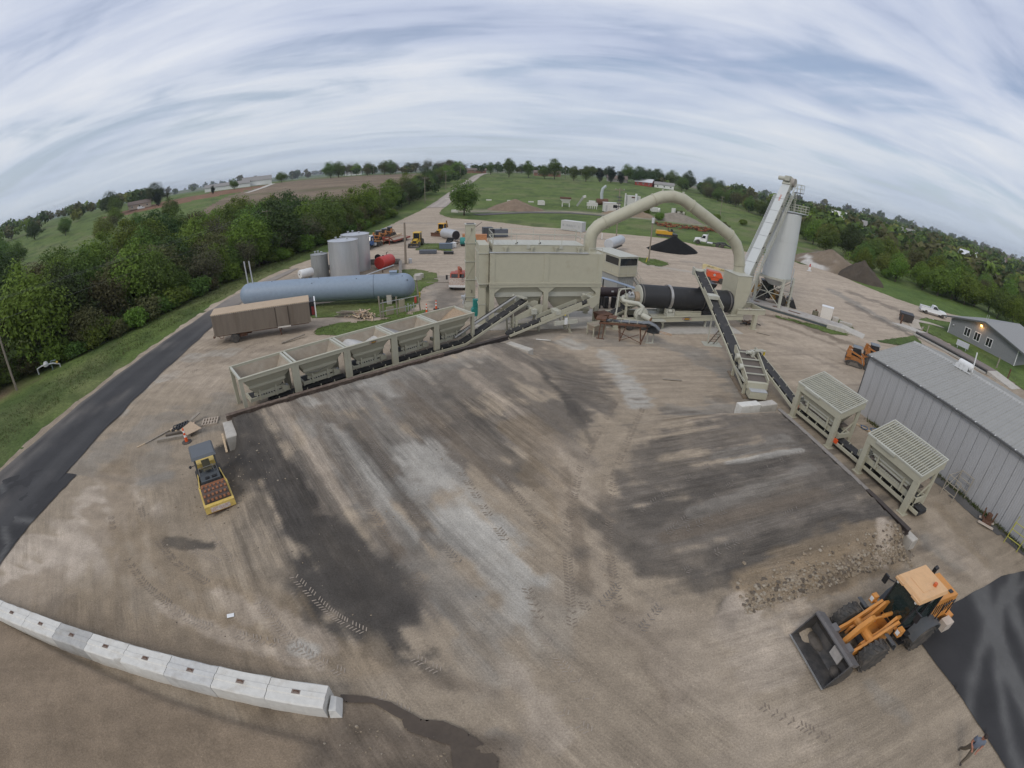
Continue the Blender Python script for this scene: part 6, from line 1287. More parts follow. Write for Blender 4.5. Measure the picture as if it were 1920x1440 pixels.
# ---- road vehicles
def truck_cab(t, paint, x0=0, lights=True):
    """long nose tractor: front bumper at x=0, body runs to -x"""
    q = M(); q.hexa([(-1.75,-.62,.75),(-.05,-.58,.75),(-.05,.58,.75),(-1.75,.62,.75),(-1.75,-.62,1.75),(-.1,-.52,1.55),(-.1,.52,1.55),(-1.75,.62,1.75)]); q.obj('hood', paint, t)
    q = M(); q.box(-.06,.02,-.4,.4,.75,1.5); 
    for k in range(5): q.box(.02,.035,-.36+.16*k,-.30+.16*k,.8,1.45)
    q.obj('grille', STEEL, t)
    q = M(); q.box(-.12,.12,-1.15,1.15,.4,.7); q.obj('bumper', GALV, t)
    q = M(); q.hexa([(-3.25,-1.0,.85),(-1.7,-1.0,.85),(-1.7,1.0,.85),(-3.25,1.0,.85),(-3.25,-.95,2.65),(-2.15,-.92,2.65),(-2.15,.92,2.65),(-3.25,.95,2.65)]); cb = q.obj('cab', paint, t)
    q = M(); q.hexa([(-1.79,-.86,1.78),(-1.72,-.86,1.78),(-1.72,.86,1.78),(-1.79,.86,1.78),(-2.13,-.82,2.52),(-2.06,-.82,2.52),(-2.06,.82,2.52),(-2.13,.82,2.52)]); q.obj('windscreen', GLASS, cb)
    for s in (-1, 1):
        q = M(); q.hexa([(-2.95,s*.985-.02,1.75),(-2.0,s*.99-.02,1.75),(-2.0,s*.99+.02,1.75),(-2.95,s*.985+.02,1.75),(-2.95,s*.955-.02,2.45),(-2.25,s*.945-.02,2.45),(-2.25,s*.945+.02,2.45),(-2.95,s*.955+.02,2.45)]); q.obj('side_window', GLASS, cb)
        q = M(); shell([(-1.75,.75),(-1.6,1.1),(-1.15,1.28),(-.65,1.15),(-.3,.8)], -.08, s*.88-.24, s*.88+.24, q); q.obj('fender', paint, t)
        q = M(); q.box(-.2,.02,s*.88-.16,s*.88+.16,.82,1.02); q.obj('headlight', LAMPG, t)
        wheel(t, (-1.0,s*.95,.52), .52, .3, STEEL)
        q = M(); q.beam((-2.1,s*1.0,2.1),(-2.0,s*1.3,2.15),.04,.04); q.box(-2.05,-1.95,s*1.3-.1,s*1.3+.1,1.8,2.35); q.obj('mirror', STEEL, t)
    return t
def tandem(t, xs, r=.52, ys=(-.92,.92), rim=None):
    for x in xs:
        for y in ys: wheel(t, (x,y,r), r, .5, rim or STEEL)
BLU = mat('truck_blue', (.035,.10,.26), .35, var=.06)
bt = thing('truck_tractor', 'blue long nosed truck tractor parked at the left edge of the yard', 'truck', (-30.6,91.5,0), radians(-98)); truck_cab(bt, BLU)
q = M(); q.box(-7.2,-3.2,-.45,.45,.7,1.0); q.obj('chassis', BLACK, bt); tandem(bt, (-5.4,-6.6)); q = M(); q.box(-3.22,-2.1,-.93,.93,2.66,2.72); q.obj('cab_roof', WHITE, bt)
q = M(); q.box(-4.3,-3.4,.65,1.1,.5,1.05); q.cyl((-4.3,-.9,.75),(-3.4,-.9,.75),.3,12); q.obj('fuel_tank', GALV, bt)['kind'] = 'stuff'
lb = thing('lowboy_trailer', 'flat trailer behind the blue truck carrying three orange skid steers', 'trailer', (-30.0,97.0,0), radians(-98))
q = M(); q.box(-13,-1.2,-1.25,1.25,.85,1.0); q.box(-13,-1.2,-1.27,-1.2,.6,.95); q.box(-13,-1.2,1.2,1.27,.6,.95); q.obj('deck', WOODN, lb); q = M(); q.prism([(-1.4,.85),(1.2,1.15),(1.2,1.35),(-1.4,1.05)], -1.1, 1.1, 'y'); q.obj('gooseneck', mat('trailer_orange', (.40,.19,.06), .7), lb); tandem(lb, (-10.6,-11.8), .42)
sk3 = make_skid('', False)
for k in range(3):
    x = -2.6-3.2*k; a = radians(-98); loc = (-30.0+x*cos(a), 97.0+x*sin(a), 1.0); lbs = ['skid steer on the trailer deck nearest the blue truck', 'middle skid steer of three on the trailer deck', 'rearmost skid steer on the trailer deck'][k]
    if k == 0: sk3.location = loc; sk3.rotation_euler.z = a+pi; sk3['label'] = lbs; sk3['group'] = 'skid steers loaded on the trailer'
    else: dup(sk3, loc, a+pi, lbs)
gt = thing('gooseneck_trailer', 'red flatbed gooseneck trailer standing on its jacks', 'trailer', (-27.9,98.3,0), radians(-108))
RDP = mat('trailer_red', (.28,.055,.03), .65, var=.12, dirt=.2)
q = M(); q.box(-8.5,-1.6,-1.2,1.2,.72,.8); q.obj('deck', mat('deck_boards', (.33,.27,.21), .9, var=.2, scale=4), gt); q = M(); q.box(-8.5,-1.6,-1.3,-1.2,.5,.85); q.box(-8.5,-1.6,1.2,1.3,.5,.85); q.box(-8.6,-8.4,-1.3,1.3,.5,.85); q.obj('side_rail', RDP, gt)['kind'] = 'stuff'
for s in (-1, 1): q = M(); q.beam((-1.7,s*1.1,.75),(-.5,s*.7,1.7),.16,.2); q.beam((-.5,s*.7,1.7),(.3,s*.25,1.75),.16,.2); q.beam((-.6,s*.75,1.6),(-.6,s*.75,.05),.12,.12); q.obj('neck_arm', RDP, gt)
q = M(); q.box(-.75,-.45,-.8,.8,.9,1.2); q.box(.1,.4,-.35,.35,1.5,1.8); q.obj('neck_cross', RDP, gt)['kind'] = 'stuff'; tandem(gt, (-5.4,-6.4), .38, (-1.3,1.3))

def make_tractor(name, label, loc, rz, paint, front):
    t = thing(name, label, 'tractor', loc, rz)
    q = M(); q.hexa([(.2,-.45,.75),(1.9,-.42,.75),(1.9,.42,.75),(.2,.45,.75),(.2,-.42,1.55),(1.8,-.35,1.35),(1.8,.35,1.35),(.2,.42,1.55)]); q.obj('hood', paint, t); q = M(); q.box(1.88,1.93,-.32,.32,.85,1.3); q.obj('grille', BLACK, t)
    q = M(); q.hexa([(-1.4,-.75,.9),(.25,-.7,.9),(.25,.7,.9),(-1.4,.75,.9),(-1.3,-.7,2.7),(.1,-.66,2.7),(.1,.66,2.7),(-1.3,.7,2.7)]); q.obj('cab_glass', GLASS, t)
    for x0, x1 in ((.25,.1),(-1.4,-1.3)):
        for s in (-1, 1): q = M(); q.beam((x0,s*.73,.9),(x1,s*.69,2.7),.1,.1); q.obj('cab_post', paint, t)
    q = M(); q.frus((-1.5,.3,-.82,.82),2.7,(-1.4,.2,-.74,.74),2.88); q.obj('cab_roof', paint, t)
    q = M(); q.box(-1.5,.3,-.78,.78,.7,1.2); q.obj('body', paint, t)
    for s in (-1, 1): wheel(t, (-.95,s*.98,.72), .72, .42, paint); wheel(t, (1.3,s*.85,.5), .5, .32, paint)
    q = M(); q.box(-1.6,1.5,-.3,.3,.45,.8); q.obj('chassis', BLACK, t)
    if front == 'bucket':
        for s in (-1, 1): q = M(); q.beam((-.1,s*.65,1.35),(1.9,s*.68,1.0),.1,.16); q.beam((1.9,s*.68,1.0),(2.5,s*.6,.35),.1,.16); q.obj('loader_arm', paint, t)
        q = M(); prof = [(3.2,.08),(2.6,.06),(2.4,.3),(2.5,.85)]; shell(prof, .05, -1.15, 1.15, q); q.prism(prof, -1.17, -1.12, 'y'); q.prism(prof, 1.12, 1.17, 'y'); q.obj('bucket', BSTEEL, t)
    else:
        q = M(); shell([(2.75,.05),(2.62,.35),(2.62,.65),(2.78,.95)], .06, -1.4, 1.4, q); q.obj('blade', RUST, t); q = M(); q.beam((1.5,-.3,.6),(2.6,-.3,.45),.14,.14); q.beam((1.5,.3,.6),(2.6,.3,.45),.14,.14); q.obj('blade_arm', paint, t)['kind'] = 'stuff'
        q = M(); q.tube([(-1.9,.3,.8),(-2.3,.3,2.9),(-2.1,.3,3.3)], .14, 8); q.beam((-2.1,.3,3.3),(-2.9,.3,1.6),.2,.25); q.obj('backhoe_boom', mat('boom_brown', (.30,.16,.06), .7), t)
    return t
YEL2 = mat('machine_yellow', (.56,.36,.04), .5, var=.08, dirt=.15); YEL3 = mat('machine_amber', (.62,.33,.02), .5, var=.06, dirt=.12)
make_tractor('loader_tractor', 'yellow cab tractor with a front bucket beside the tall post', (-20.7,97.3,0), radians(-92), YEL2, 'bucket')
make_tractor('backhoe_loader', 'amber backhoe with a rusty dozer blade facing the plant', (-18.0,113.0,0), radians(-108), YEL3, 'blade')

rt = thing('boom_truck', 'red boom truck half hidden behind the exhaust stack', 'truck', (-7.6,60.2,0), radians(-90))
RDT = mat('truck_red', (.36,.065,.035), .5, var=.08, dirt=.12)
q = M(); q.hexa([(-2.0,-1.05,.9),(-.3,-1.05,.9),(-.3,1.05,.9),(-2.0,1.05,.9),(-2.0,-1.0,2.3),(-.75,-1.0,2.3),(-.75,1.0,2.3),(-2.0,1.0,2.3)]); q.obj('cab', RDT, rt); q = M(); q.box(-.32,-.26,-1.1,1.1,.75,1.75); q.obj('front_panel', mat('worn_white', (.62,.57,.52), .7, var=.3, dirt=.6, dcol=(.42,.18,.1), scale=9), rt)
q = M(); q.box(-.45,-.2,-1.15,1.15,.5,.78); q.obj('bumper', WHITE, rt); q = M(); q.hexa([(-.78,-.85,1.8),(-.48,-.85,1.8),(-.48,.85,1.8),(-.78,.85,1.8),(-.82,-.85,2.2),(-.72,-.85,2.2),(-.72,.85,2.2),(-.82,.85,2.2)]); q.obj('windscreen', GLASS, rt)
q = M(); q.box(-7.5,-2.0,-1.15,1.15,.95,1.25); q.obj('bed', RDT, rt); tandem(rt, (-1.2,-5.2,-6.3), .5); q = M(); q.cyl((-2.3,.2,1.2),(-2.3,.2,2.6),.22,10); q.beam((-2.6,.2,2.5),(.3,.25,3.3),.25,.3); q.beam((.25,.25,3.25),(.3,.25,1.9),.2,.2); q.obj('crane_boom', mat('boom_red', (.42,.13,.08), .6), rt)
q = M(); q.beam((-.6,-1.05,2.0),(-.4,-1.4,2.0),.04,.04); q.box(-.5,-.4,-1.55,-1.3,1.5,2.1); q.obj('mirror', BLACK, rt)

wt_ = thing('truck_tractor', 'white truck tractor with bare chassis parked along the far grass', 'truck', (47.6,122.4,0), radians(151)); truck_cab(wt_, WHITE)
q = M(); q.box(-9.0,-3.2,-.45,.45,.7,.95); q.obj('chassis', BLACK, wt_); tandem(wt_, (-6.3,-7.6), rim=WHITE); q = M(); q.cyl((-5.0,1.0,.75),(-3.5,1.0,.75),.3,12); q.obj('fuel_tank', GALV, wt_); q = M(); q.cyl((-3.5,.7,1.2),(-3.5,.7,3.2),.09,8); q.obj('exhaust', STEEL, wt_); q = M(); q.tube([(-6.0,.3,1.0),(-7.2,.3,1.25),(-8.2,.3,1.3),(-8.8,.3,.8),(-10.0,.3,.45)], .14, 6); q.tube([(-6.0,-.3,1.0),(-7.2,-.3,1.25),(-8.2,-.3,1.3),(-8.8,-.3,.8),(-10,-.3,.45)], .14, 6); q.obj('hook_frame', BLACK, wt_)['kind'] = 'stuff'

pv = thing('asphalt_paver', 'amber asphalt paver parked behind the black millings pile', 'paver', (41.8,130.3,0), radians(170))
q = M(); q.hexa([(.3,-1.2,.7),(2.9,-1.2,.7),(2.9,1.2,.7),(.3,1.2,.7),(.3,-1.2,1.7),(2.7,-1.2,1.6),(2.7,1.2,1.6),(.3,1.2,1.7)]); q.obj('hopper', YEL3, pv); q = M(); q.box(-1.7,.3,-1.1,1.1,.7,1.6); q.obj('engine_body', YEL3, pv); q = M(); q.box(-3.2,-1.7,-1.5,1.5,.25,1.0); q.obj('screed', BLACK, pv)
for s in (-1, 1): q = M(); q.prism([(-1.7,0),(2.3,0),(2.6,.35),(2.3,.65),(-1.7,.65),(-2.0,.35)], s*1.1-.2, s*1.1+.2, 'y'); q.obj('track', TYRE, pv)
q = M(); q.box(-2.4,-.6,-1.0,1.0,1.6,1.75); q.box(-1.8,-1.4,-.8,-.3,1.75,2.3); q.box(-1.8,-1.4,.3,.8,1.75,2.3); q.cyl((-.6,-.6,1.6),(-.6,-.6,2.5),.1,8); q.obj('operator_deck', BLACK, pv)['kind'] = 'stuff'

# boom lift with lettering on its boom
def text(parent, body, size, matl, loc, rot, name='lettering'):
    cu = bpy.data.curves.new(name, 'FONT'); cu.body = body; cu.size = size; cu.extrude = .004; cu.align_x = 'LEFT'; cu.materials.append(matl)
    o = bpy.data.objects.new(name, cu); C.objects.link(o); bpy.context.view_layer.update()
    me = bpy.data.meshes.new_from_object(o.evaluated_get(bpy.context.evaluated_depsgraph_get())); bpy.data.objects.remove(o)
    if not me.materials: me.materials.append(matl)
    o = place(me, name, parent); o.location = loc; o.rotation_euler = rot; o['kind'] = 'stuff'; return o
LIFTO = mat('lift_orange', (.62,.09,.025), .45, var=.05); CREAMP = mat('boom_cream', (.66,.56,.30), .55, var=.05)
bl = thing('boom_lift', 'orange boom lift with a cream lettered boom behind the drum', 'boom lift', (33.4,74.4,0), radians(-13))
q = M(); q.box(-1.6,1.4,-1.0,1.0,.45,.95); q.obj('chassis', LIFTO, bl)
for x in (-1.2, 1.05):
    for y in (-1.05, 1.05): wheel(bl, (x,y,.48), .48, .34, mat('rim_white', (.6,.58,.54), .6))
q = M(); q.hexa([(-1.5,-.95,1.0),(1.3,-.95,1.0),(1.3,.95,1.0),(-1.5,.95,1.0),(-1.35,-.85,1.95),(.9,-.8,1.75),(.9,.8,1.75),(-1.35,.85,1.95)]); q.obj('turntable', LIFTO, bl)
q = M(); q.lathe([(.02,0),(.22,0)], 16, 0, (0,0,0), 'y'); q.obj('round_sticker', WHITE, bl, loc=(-.2,-.945,1.4))
q = M(); q.beam((-2.0,-.3,2.75),(3.6,-.3,1.9),.3,.42); q.obj('boom', CREAMP, bl)
q = M(); q.beam((-2.1,-.3,2.9),(-2.0,-.3,1.1),.34,.5); q.obj('boom_riser', CREAMP, bl)
an = math.atan2(-.85,5.6)
text(bl, 'AB LIFT', .36, BLACK, (-1.55,-.458,2.55), (pi/2,-an,0)); text(bl, '1-800-LIFT', .36, BLACK, (.5,-.458,2.24), (pi/2,-an,0))
# white pickup
pk = thing('pickup_truck', 'white regular cab pickup truck parked beside the office', 'pickup', (81.6,69.3,0), radians(-33)); PW = mat('pickup_white', (.78,.79,.80), .3, var=.02)
q = M(); q.hexa([(-2.9,-.98,.55),(2.7,-.98,.55),(2.7,.98,.55),(-2.9,.98,.55),(-2.9,-.93,1.15),(2.6,-.90,1.12),(2.6,.90,1.12),(-2.9,.93,1.15)]); q.obj('body', PW, pk)
q = M(); q.hexa([(.95,-.86,1.1),(2.6,-.86,1.1),(2.6,.86,1.1),(.95,.86,1.1),(.95,-.84,1.32),(2.5,-.78,1.22),(2.5,.78,1.22),(.95,.84,1.32)]); q.obj('hood', PW, pk)
q = M(); q.hexa([(-.55,-.88,1.15),(1.05,-.88,1.15),(1.05,.88,1.15),(-.55,.88,1.15),(-.35,-.74,1.92),(.35,-.74,1.92),(.35,.74,1.92),(-.35,.74,1.92)]); cb = q.obj('cab', PW, pk)
q = M(); q.hexa([(1.0,-.8,1.32),(1.04,-.8,1.32),(1.04,.8,1.32),(1.0,.8,1.32),(.40,-.7,1.86),(.44,-.7,1.86),(.44,.7,1.86),(.40,.7,1.86)]); q.obj('windscreen', GLASS, cb)
for s in (-1, 1):
    q = M(); q.hexa([(-.4,s*.875-.015,1.3),(.8,s*.875-.015,1.3),(.8,s*.875+.015,1.3),(-.4,s*.875+.015,1.3),(-.28,s*.775-.015,1.84),(.33,s*.775-.015,1.84),(.33,s*.775+.015,1.84),(-.28,s*.775+.015,1.84)]); q.obj('side_window', GLASS, cb)
    wheel(pk, (1.85,s*.85,.4), .4, .26, STEEL); wheel(pk, (-1.75,s*.85,.4), .4, .26, STEEL)
    q = M(); q.box(2.55,2.72,s*.72-.15,s*.72+.15,.85,1.05); q.obj('headlight', LAMPG, pk)
    q = M(); q.box(-2.9,-.62,s*.90-.06,s*.90+.06,1.1,1.36); q.obj('bed_side', PW, pk)
q = M(); q.box(-2.85,-.65,-.82,.82,1.151,1.17); q.obj('bed_floor', GREYP, pk); q = M(); q.box(-2.93,-2.85,-.9,.9,.75,1.36); q.obj('tailgate', PW, pk); q = M(); q.box(2.6,2.85,-.95,.95,.42,.62); q.box(2.68,2.75,-.5,.5,.7,1.02); q.obj('front_bumper', BLACK, pk)['kind'] = 'stuff'; q = M(); q.box(-3.05,-2.9,-.9,.9,.45,.6); q.obj('rear_bumper', STEEL, pk)
tk = thing('tanker_trailer', 'pale grey round tanker trailer seen behind the duct base', 'tanker', (18.4,93.4,0), radians(62))
q = M(); q.lathe([(.1,-.05),(.95,0),(1.05,.15),(1.05,8.5),(.95,8.7)], 24, 0, (0,0,2.1), 'x'); q.obj('tank', mat('tanker_grey', (.48,.50,.52), .45, .1, var=.04), tk); q = M(); q.box(.2,8.5,-.5,.5,.8,1.1); q.box(-.1,.3,-1.1,1.1,.6,.8); q.obj('frame', BLACK, tk)['kind'] = 'stuff'; tandem(tk, (1.0,2.2), .5)

# ---- person walking at the edge of the pad
def person(loc, rz):
    t = thing('person', 'person in grey shirt and olive trousers walking beside the dark asphalt', 'person', loc, rz)
    J = {'pel':(0,0,.95,.18),'w':(0,0,1.08,.185),'ch':(.02,0,1.32,.21),'nk':(.03,0,1.5,.065),'h1':(.05,0,1.6,.085),'h2':(.06,0,1.70,.10),'h3':(.05,0,1.76,.07),
     'hl':(.0,.1,.9,.125),'kl':(.22,.11,.52,.095),'al':(.24,.12,.10,.065),'tl':(.40,.13,.06,.045),'hr':(0,-.1,.9,.125),'kr':(-.10,-.11,.50,.095),'ar':(-.36,-.12,.14,.065),'tr':(-.24,-.13,.05,.045),
     'sl':(.02,.2,1.42,.095),'el':(.05,.27,1.16,.055),'wl':(.26,.14,1.06,.042),'sr':(.02,-.2,1.42,.095),'er':(.03,-.27,1.16,.055),'wr':(.25,-.13,1.08,.042)}
    E_ = [('pel','w'),('w','ch'),('ch','nk'),('nk','h1'),('h1','h2'),('h2','h3'),('pel','hl'),('hl','kl'),('kl','al'),('al','tl'),('pel','hr'),('hr','kr'),('kr','ar'),('ar','tr'),('ch','sl'),('sl','el'),('el','wl'),('ch','sr'),('sr','er'),('er','wr')]
    for s, k in ((1,'wl'),(-1,'wr')):
        w = J[k]; J[k+'p'] = (w[0]+.08,w[1]-s*.03,w[2]-.01,.036); E_.append((k,k+'p'))
        for f in range(4):
            n = k+'f%d' % f; J[n] = (w[0]+.125+.008*(1.5-abs(f-1.5)),w[1]-s*(.0+.022*f),w[2]-.02,.011); J[n+'t'] = (J[n][0]+.03,J[n][1]-s*.008,J[n][2]-.03,.0095); E_ += [(k+'p',n),(n,n+'t')]
        n = k+'th'; J[n] = (w[0]+.07,w[1]-s*.01,w[2]+.045,.012); E_.append((k,n))
    ks = list(J); me = bpy.data.meshes.new('body'); me.from_pydata([J[k][:3] for k in ks], [(ks.index(a), ks.index(b)) for a, b in E_], [])
    import bmesh
    bm = bmesh.new(); bm.from_mesh(me); ly = bm.verts.layers.skin.verify()
    for i, v in enumerate(bm.verts): k = ks[i]; v[ly].radius = (J[k][3], J[k][3]*(.75 if k in ('ch','w','pel') else 1)); v[ly].use_root = (i == 0)
    bm.to_mesh(me); bm.free()
    mt = bpy.data.materials.new('person_clothes'); mt.use_nodes = True; N = mt.node_tree.nodes; L = mt.node_tree.links; b = N['Principled BSDF']; b.inputs['Roughness'].default_value = .8
    tcn = N.new('ShaderNodeTexCoord'); sp = N.new('ShaderNodeSeparateXYZ'); L.new(tcn.outputs['Object'], sp.inputs[0])
    def step(sock, edge, a, bcol):   # below edge a, above bcol
        r = N.new('ShaderNodeMath'); r.operation = 'GREATER_THAN'; r.inputs[1].default_value = edge; L.new(sock, r.inputs[0]); mx = N.new('ShaderNodeMix'); mx.data_type = 'RGBA'; L.new(r.outputs[0], mx.inputs['Factor'])
        for k, v in (('A', a), ('B', bcol)):
            if isinstance(v, tuple): mx.inputs[k].default_value = (*v, 1)
            else: L.new(v, mx.inputs[k])
        return mx.outputs['Result']
    skin = (.38,.17,.11); shirt = (.13,.15,.19); trs = (.135,.11,.08); shoe = (.05,.04,.035)
    ay = N.new('ShaderNodeMath'); ay.operation = 'ABSOLUTE'; L.new(sp.outputs[1], ay.inputs[0])
    arm = step(ay.outputs[0], .205, shirt, skin); fwd = step(sp.outputs[0], .17, arm, skin); up_ = step(sp.outputs[2], 1.30, fwd, shirt); lo_ = step(sp.outputs[2], .13, shoe, trs)
    body = step(sp.outputs[2], 1.0, lo_, up_); L.new(step(sp.outputs[2], 1.52, body, skin), b.inputs['Base Color'])
    me.materials.append(mt); o = place(me, 'body', t); md = o.modifiers.new('skin', 'SKIN'); md.use_smooth_shade = True; sb = o.modifiers.new('sub', 'SUBSURF'); sb.levels = 1; sb.render_levels = 1
    q = M(); q.sph((.035,0,1.735), .115, 12, 0, (1.05,.95,.85)); q.obj('hair', mat('dark_hair', (.035,.025,.02), .8), t)
    q = M(); q.sph((.145,.0,1.665), .022, 6); q.sph((.05,.105,1.66), .025, 6); q.sph((.05,-.105,1.66), .025, 6); q.obj('nose_and_ears', mat('skin_tone', (.38,.17,.11), .6), t)['kind'] = 'stuff'
    q = M(); q.sph((.14,.035,1.69), .012, 6); q.sph((.14,-.035,1.69), .012, 6); q.box(.135,.15,-.025,.025,1.615,1.625); q.obj('eyes_and_mouth', BLACK, t)['kind'] = 'stuff'
person((17.03,2.28,0), radians(222))


# ---------------------------------------------------------------- tanks, trailer and left side
PT = mat('propane_tank_blue', (.235,.295,.37), .5, var=.06, dirt=.12, dcol=(.20,.22,.25), scale=1.2)
a0, a1 = Vector((-34.2,51.6,0)), Vector((-12.2,55.6,0)); hd = atan2(a1.y-a0.y, a1.x-a0.x); PL = (a1-a0).length
t = thing('propane_tank', 'long blue grey horizontal propane tank behind the box trailer', 'tank', a0, hd); R0 = 1.52; pz = 2.0
prof = [(.02,0)]+[(R0*sin(pi/2*k/8), R0*.95*(1-cos(pi/2*k/8))) for k in range(1,9)]+[(R0,PL-R0*.95)]+[(R0*cos(pi/2*k/8), PL-R0*.95+R0*.95*sin(pi/2*k/8)) for k in range(1,8)]+[(.02,PL)]
q = M(); q.lathe(prof, 40, 0, (0,0,pz), 'x'); q.obj('shell', PT, t, smooth=60)
for x in (2.8, PL-3.2): q = M(); q.box(x-.3,x+.3,-1.3,1.3,0,1.2); q.obj('saddle', CONC, t)
q = M(); q.box(PL-3.05,PL-2.2,-.35,.35,pz+1.42,pz+1.80); q.prism([(-.42,pz+1.8),(.42,pz+1.8),(0.1,pz+1.92),(-.1,pz+1.92)], PL-3.1, PL-2.15, 'x'); q.obj('valve_dome', PT, t)
q = M(); q.tube([(PL-5.0,R0*sin(a)*1.008,pz+R0*cos(a)*1.008) for a in [-2.4+.25*k for k in range(14)]], .03, 6); q.obj('drain_pipe', mat('blue_steel', (.12,.15,.19), .6), t)
for x, ang in ((4.5,-.15),(9.8,-.75),(15.3,-.55),(PL-1.5,-.5),(PL-.9,-.9),(10.5,-.1)):
    y, z = R0*sin(ang), R0*cos(ang); q = M(); q.sph((0,0,0), .09, 6, 0, (1,.5,.8)); q.obj('dark_patch', BLACK, t, loc=(x,y*.99,pz+z*.99))
for x in (.3,.95): q = M(); q.cyl((x+1.0,-.2,pz+1.3),(x+.8,-.1,pz+4.3),.09,8); q.obj('vent_pipe', GALV, t)
def vtank(label, p, r, h, matl, fit=True):
    t = thing('silver_tank', label, 'tank', (*p,0)); q = M(); q.lathe([(r,0),(r,h*.42),(r*1.006,h*.42),(r*1.006,h),(.05,h+.16)], 36, 0); q.obj('shell', matl, t, smooth=30)
    q = M(); q.lathe([(r*1.0,h),(r*1.03,h),(r*1.03,h+.06),(r*1.0,h+.06)], 36, 0, cap=False); q.obj('top_rim', matl, t)
    for a, k in ((2.6,.75),(2.1,.8),(.6,.3)):
        q = M(); q.cyl((r*k*cos(a),r*k*sin(a),h),(r*k*cos(a),r*k*sin(a),h+.32),.12,10); q.cyl((r*k*cos(a),r*k*sin(a),h+.32),(r*k*cos(a),r*k*sin(a),h+.38),.2,10); q.obj('vent_cap', GALV, t)
    return t
ALU = mat('aluminium_cladding', (.55,.56,.57), .42, .55, var=.06, dirt=.15, dcol=(.42,.42,.42), scale=1.2, streak=True); ALUD = mat('dull_cladding', (.33,.34,.335), .6, .3, var=.1, dirt=.2, dcol=(.27,.26,.24), streak=True)
vtank('front tall silver upright tank beside the propane tank', (-26.2,68.8), 2.28, 5.75, ALU); vtank('rear tall silver upright tank behind the other one', (-26.0,74.0), 2.3, 5.9, ALU); vtank('smaller dull grey upright tank left of the silver tanks', (-30.4,69.0), 1.35, 3.65, ALUD)
t = thing('red_tank', 'red horizontal fuel tank inside the low containment wall', 'tank', (-21.9,73.2,0), radians(72)); q = M(); q.lathe([(.05,-.06),(.95,0),(1.0,.1),(1.0,3.3),(.95,3.4),(.05,3.46)], 28, 0, (0,0,1.15), 'x'); q.obj('shell', mat('tank_red', (.50,.045,.035), .45, var=.05, dirt=.08), t)
for x in (.6, 2.7): q = M(); q.box(x-.12,x+.12,-.7,.7,0,.55); q.obj('saddle', BLACK, t)
q = M(); q.tube([(2.4,.1,2.1),(2.4,.1,2.5),(2.9,.1,2.5)], .05, 6); q.cyl((1.2,0,2.1),(1.2,0,2.3),.1,8); q.obj('fitting', BLACK, t)['kind'] = 'stuff'
t = thing('pump_reel', 'black hose reel standing behind the red tank', 'reel', (-23.4,77.6,0), 0); q = M(); q.lathe([(.25,-.1),(.55,-.1),(.55,.1),(.25,.1)], 18, 0, (0,0,1.3), 'y'); q.obj('reel', BLACK, t); q = M(); q.frus((-.5,.5,-.4,.4),0,(-.2,.2,-.2,.2),1.1); q.obj('stand', GALV, t)
t = thing('white_tank', 'small white horizontal tank on a stand left of the grey tank', 'tank', (-31.9,64.6,0), radians(55)); q = M(); q.lathe([(.05,-.06),(.62,0),(.66,.08),(.66,2.1),(.6,2.2)], 24, 0, (0,0,1.5), 'x'); q.obj('shell', WHITE, t)
for x in (.3, 1.8): q = M(); q.box(x-.06,x+.06,-.5,.5,0,1.0); q.obj('leg', GALV, t)
q = M(); q.sph((-.05,0,1.5), .1, 8); q.obj('bung', BLACK, t)
# containment wall
def wallseg(a, b, w, h, name, label, m_):
    a, b = Vector((*a,0)), Vector((*b,0)); q = M(); q.beam(a+Vector((0,0,h/2)), b+Vector((0,0,h/2)), w, h); o = q.obj(name, m_); tag(o, label, 'wall')
CW = mat('dark_concrete', (.20,.185,.165), .9, var=.15, dirt=.3)
wallseg((-28.0,77.6),(-19.6,78.0),.4,.95,'containment_wall','low dark concrete wall behind the red tank',CW); wallseg((-33.8,71.5),(-28.2,77.5),.4,.8,'containment_wall','low concrete wall behind the small grey tank',CW); wallseg((-19.5,77.8),(-17.2,68.2),.5,.7,'containment_wall','low concrete wall running from the tall post towards the propane tank',CW); wallseg((-33.6,71.0),(-31.5,61.5),.4,.6,'containment_wall','low concrete wall beside the small white tank',CW)
padsheet('tank_floor', [(-33.3,62),(-17.8,61),(-19.8,77.5),(-28,77.3),(-33.2,71)], lambda x, y: np.array((.30,.245,.185))*(.8+.4*fbm(x/1.5, y/1.5, 4, 191))[:, None], SOIL, .06)
t = thing('discharge_pipe', 'grey pipe slanting across the tank floor', 'pipe', (-23.2,66.6,0)); q = M(); q.tube([(0,0,.35),(3.6,7.0,.75)], .1, 8); q.obj('pipe', GALV, t); q = M(); q.beam((2.4,4.6,0),(2.4,4.6,.6),.12,.12); q.obj('prop', RUST, t)
# box trailer
t = thing('box_trailer', 'old tan corrugated box trailer standing on one axle beside the propane tank', 'trailer', (-30.4,39.6,0), radians(25.2)); TL, TW = 10.3, 2.5
BX = mat('dusty_aluminium', (.235,.195,.155), .7, .1, var=.10, dirt=.35, dcol=(.17,.13,.095), scale=1.2, streak=True)
q = M(); q.box(0,TL,0,TW,1.05,3.25); q.obj('body', BX, t)
q = M()
for k in range(72):
    x = .06+.1415*k
    if 6.75 < x < 8.05: continue
    q.box(x,x+.075,-.035,0,1.1,3.12)
q.obj('side_corrugation', BX, t)['kind'] = 'stuff'
q = M(); q.box(-.04,TL+.04,-.05,TW+.05,3.25,3.31); q.obj('roof', mat('dusty_roof', (.47,.36,.25), .85, var=.06, dirt=.2, dcol=(.38,.29,.2), scale=.8), t)
q = M(); q.box(-.03,TL+.03,-.05,0,3.14,3.25); q.box(-.03,TL+.03,-.05,0,1.03,1.1); q.obj('edge_rail', BX, t)['kind'] = 'stuff'
q = M()
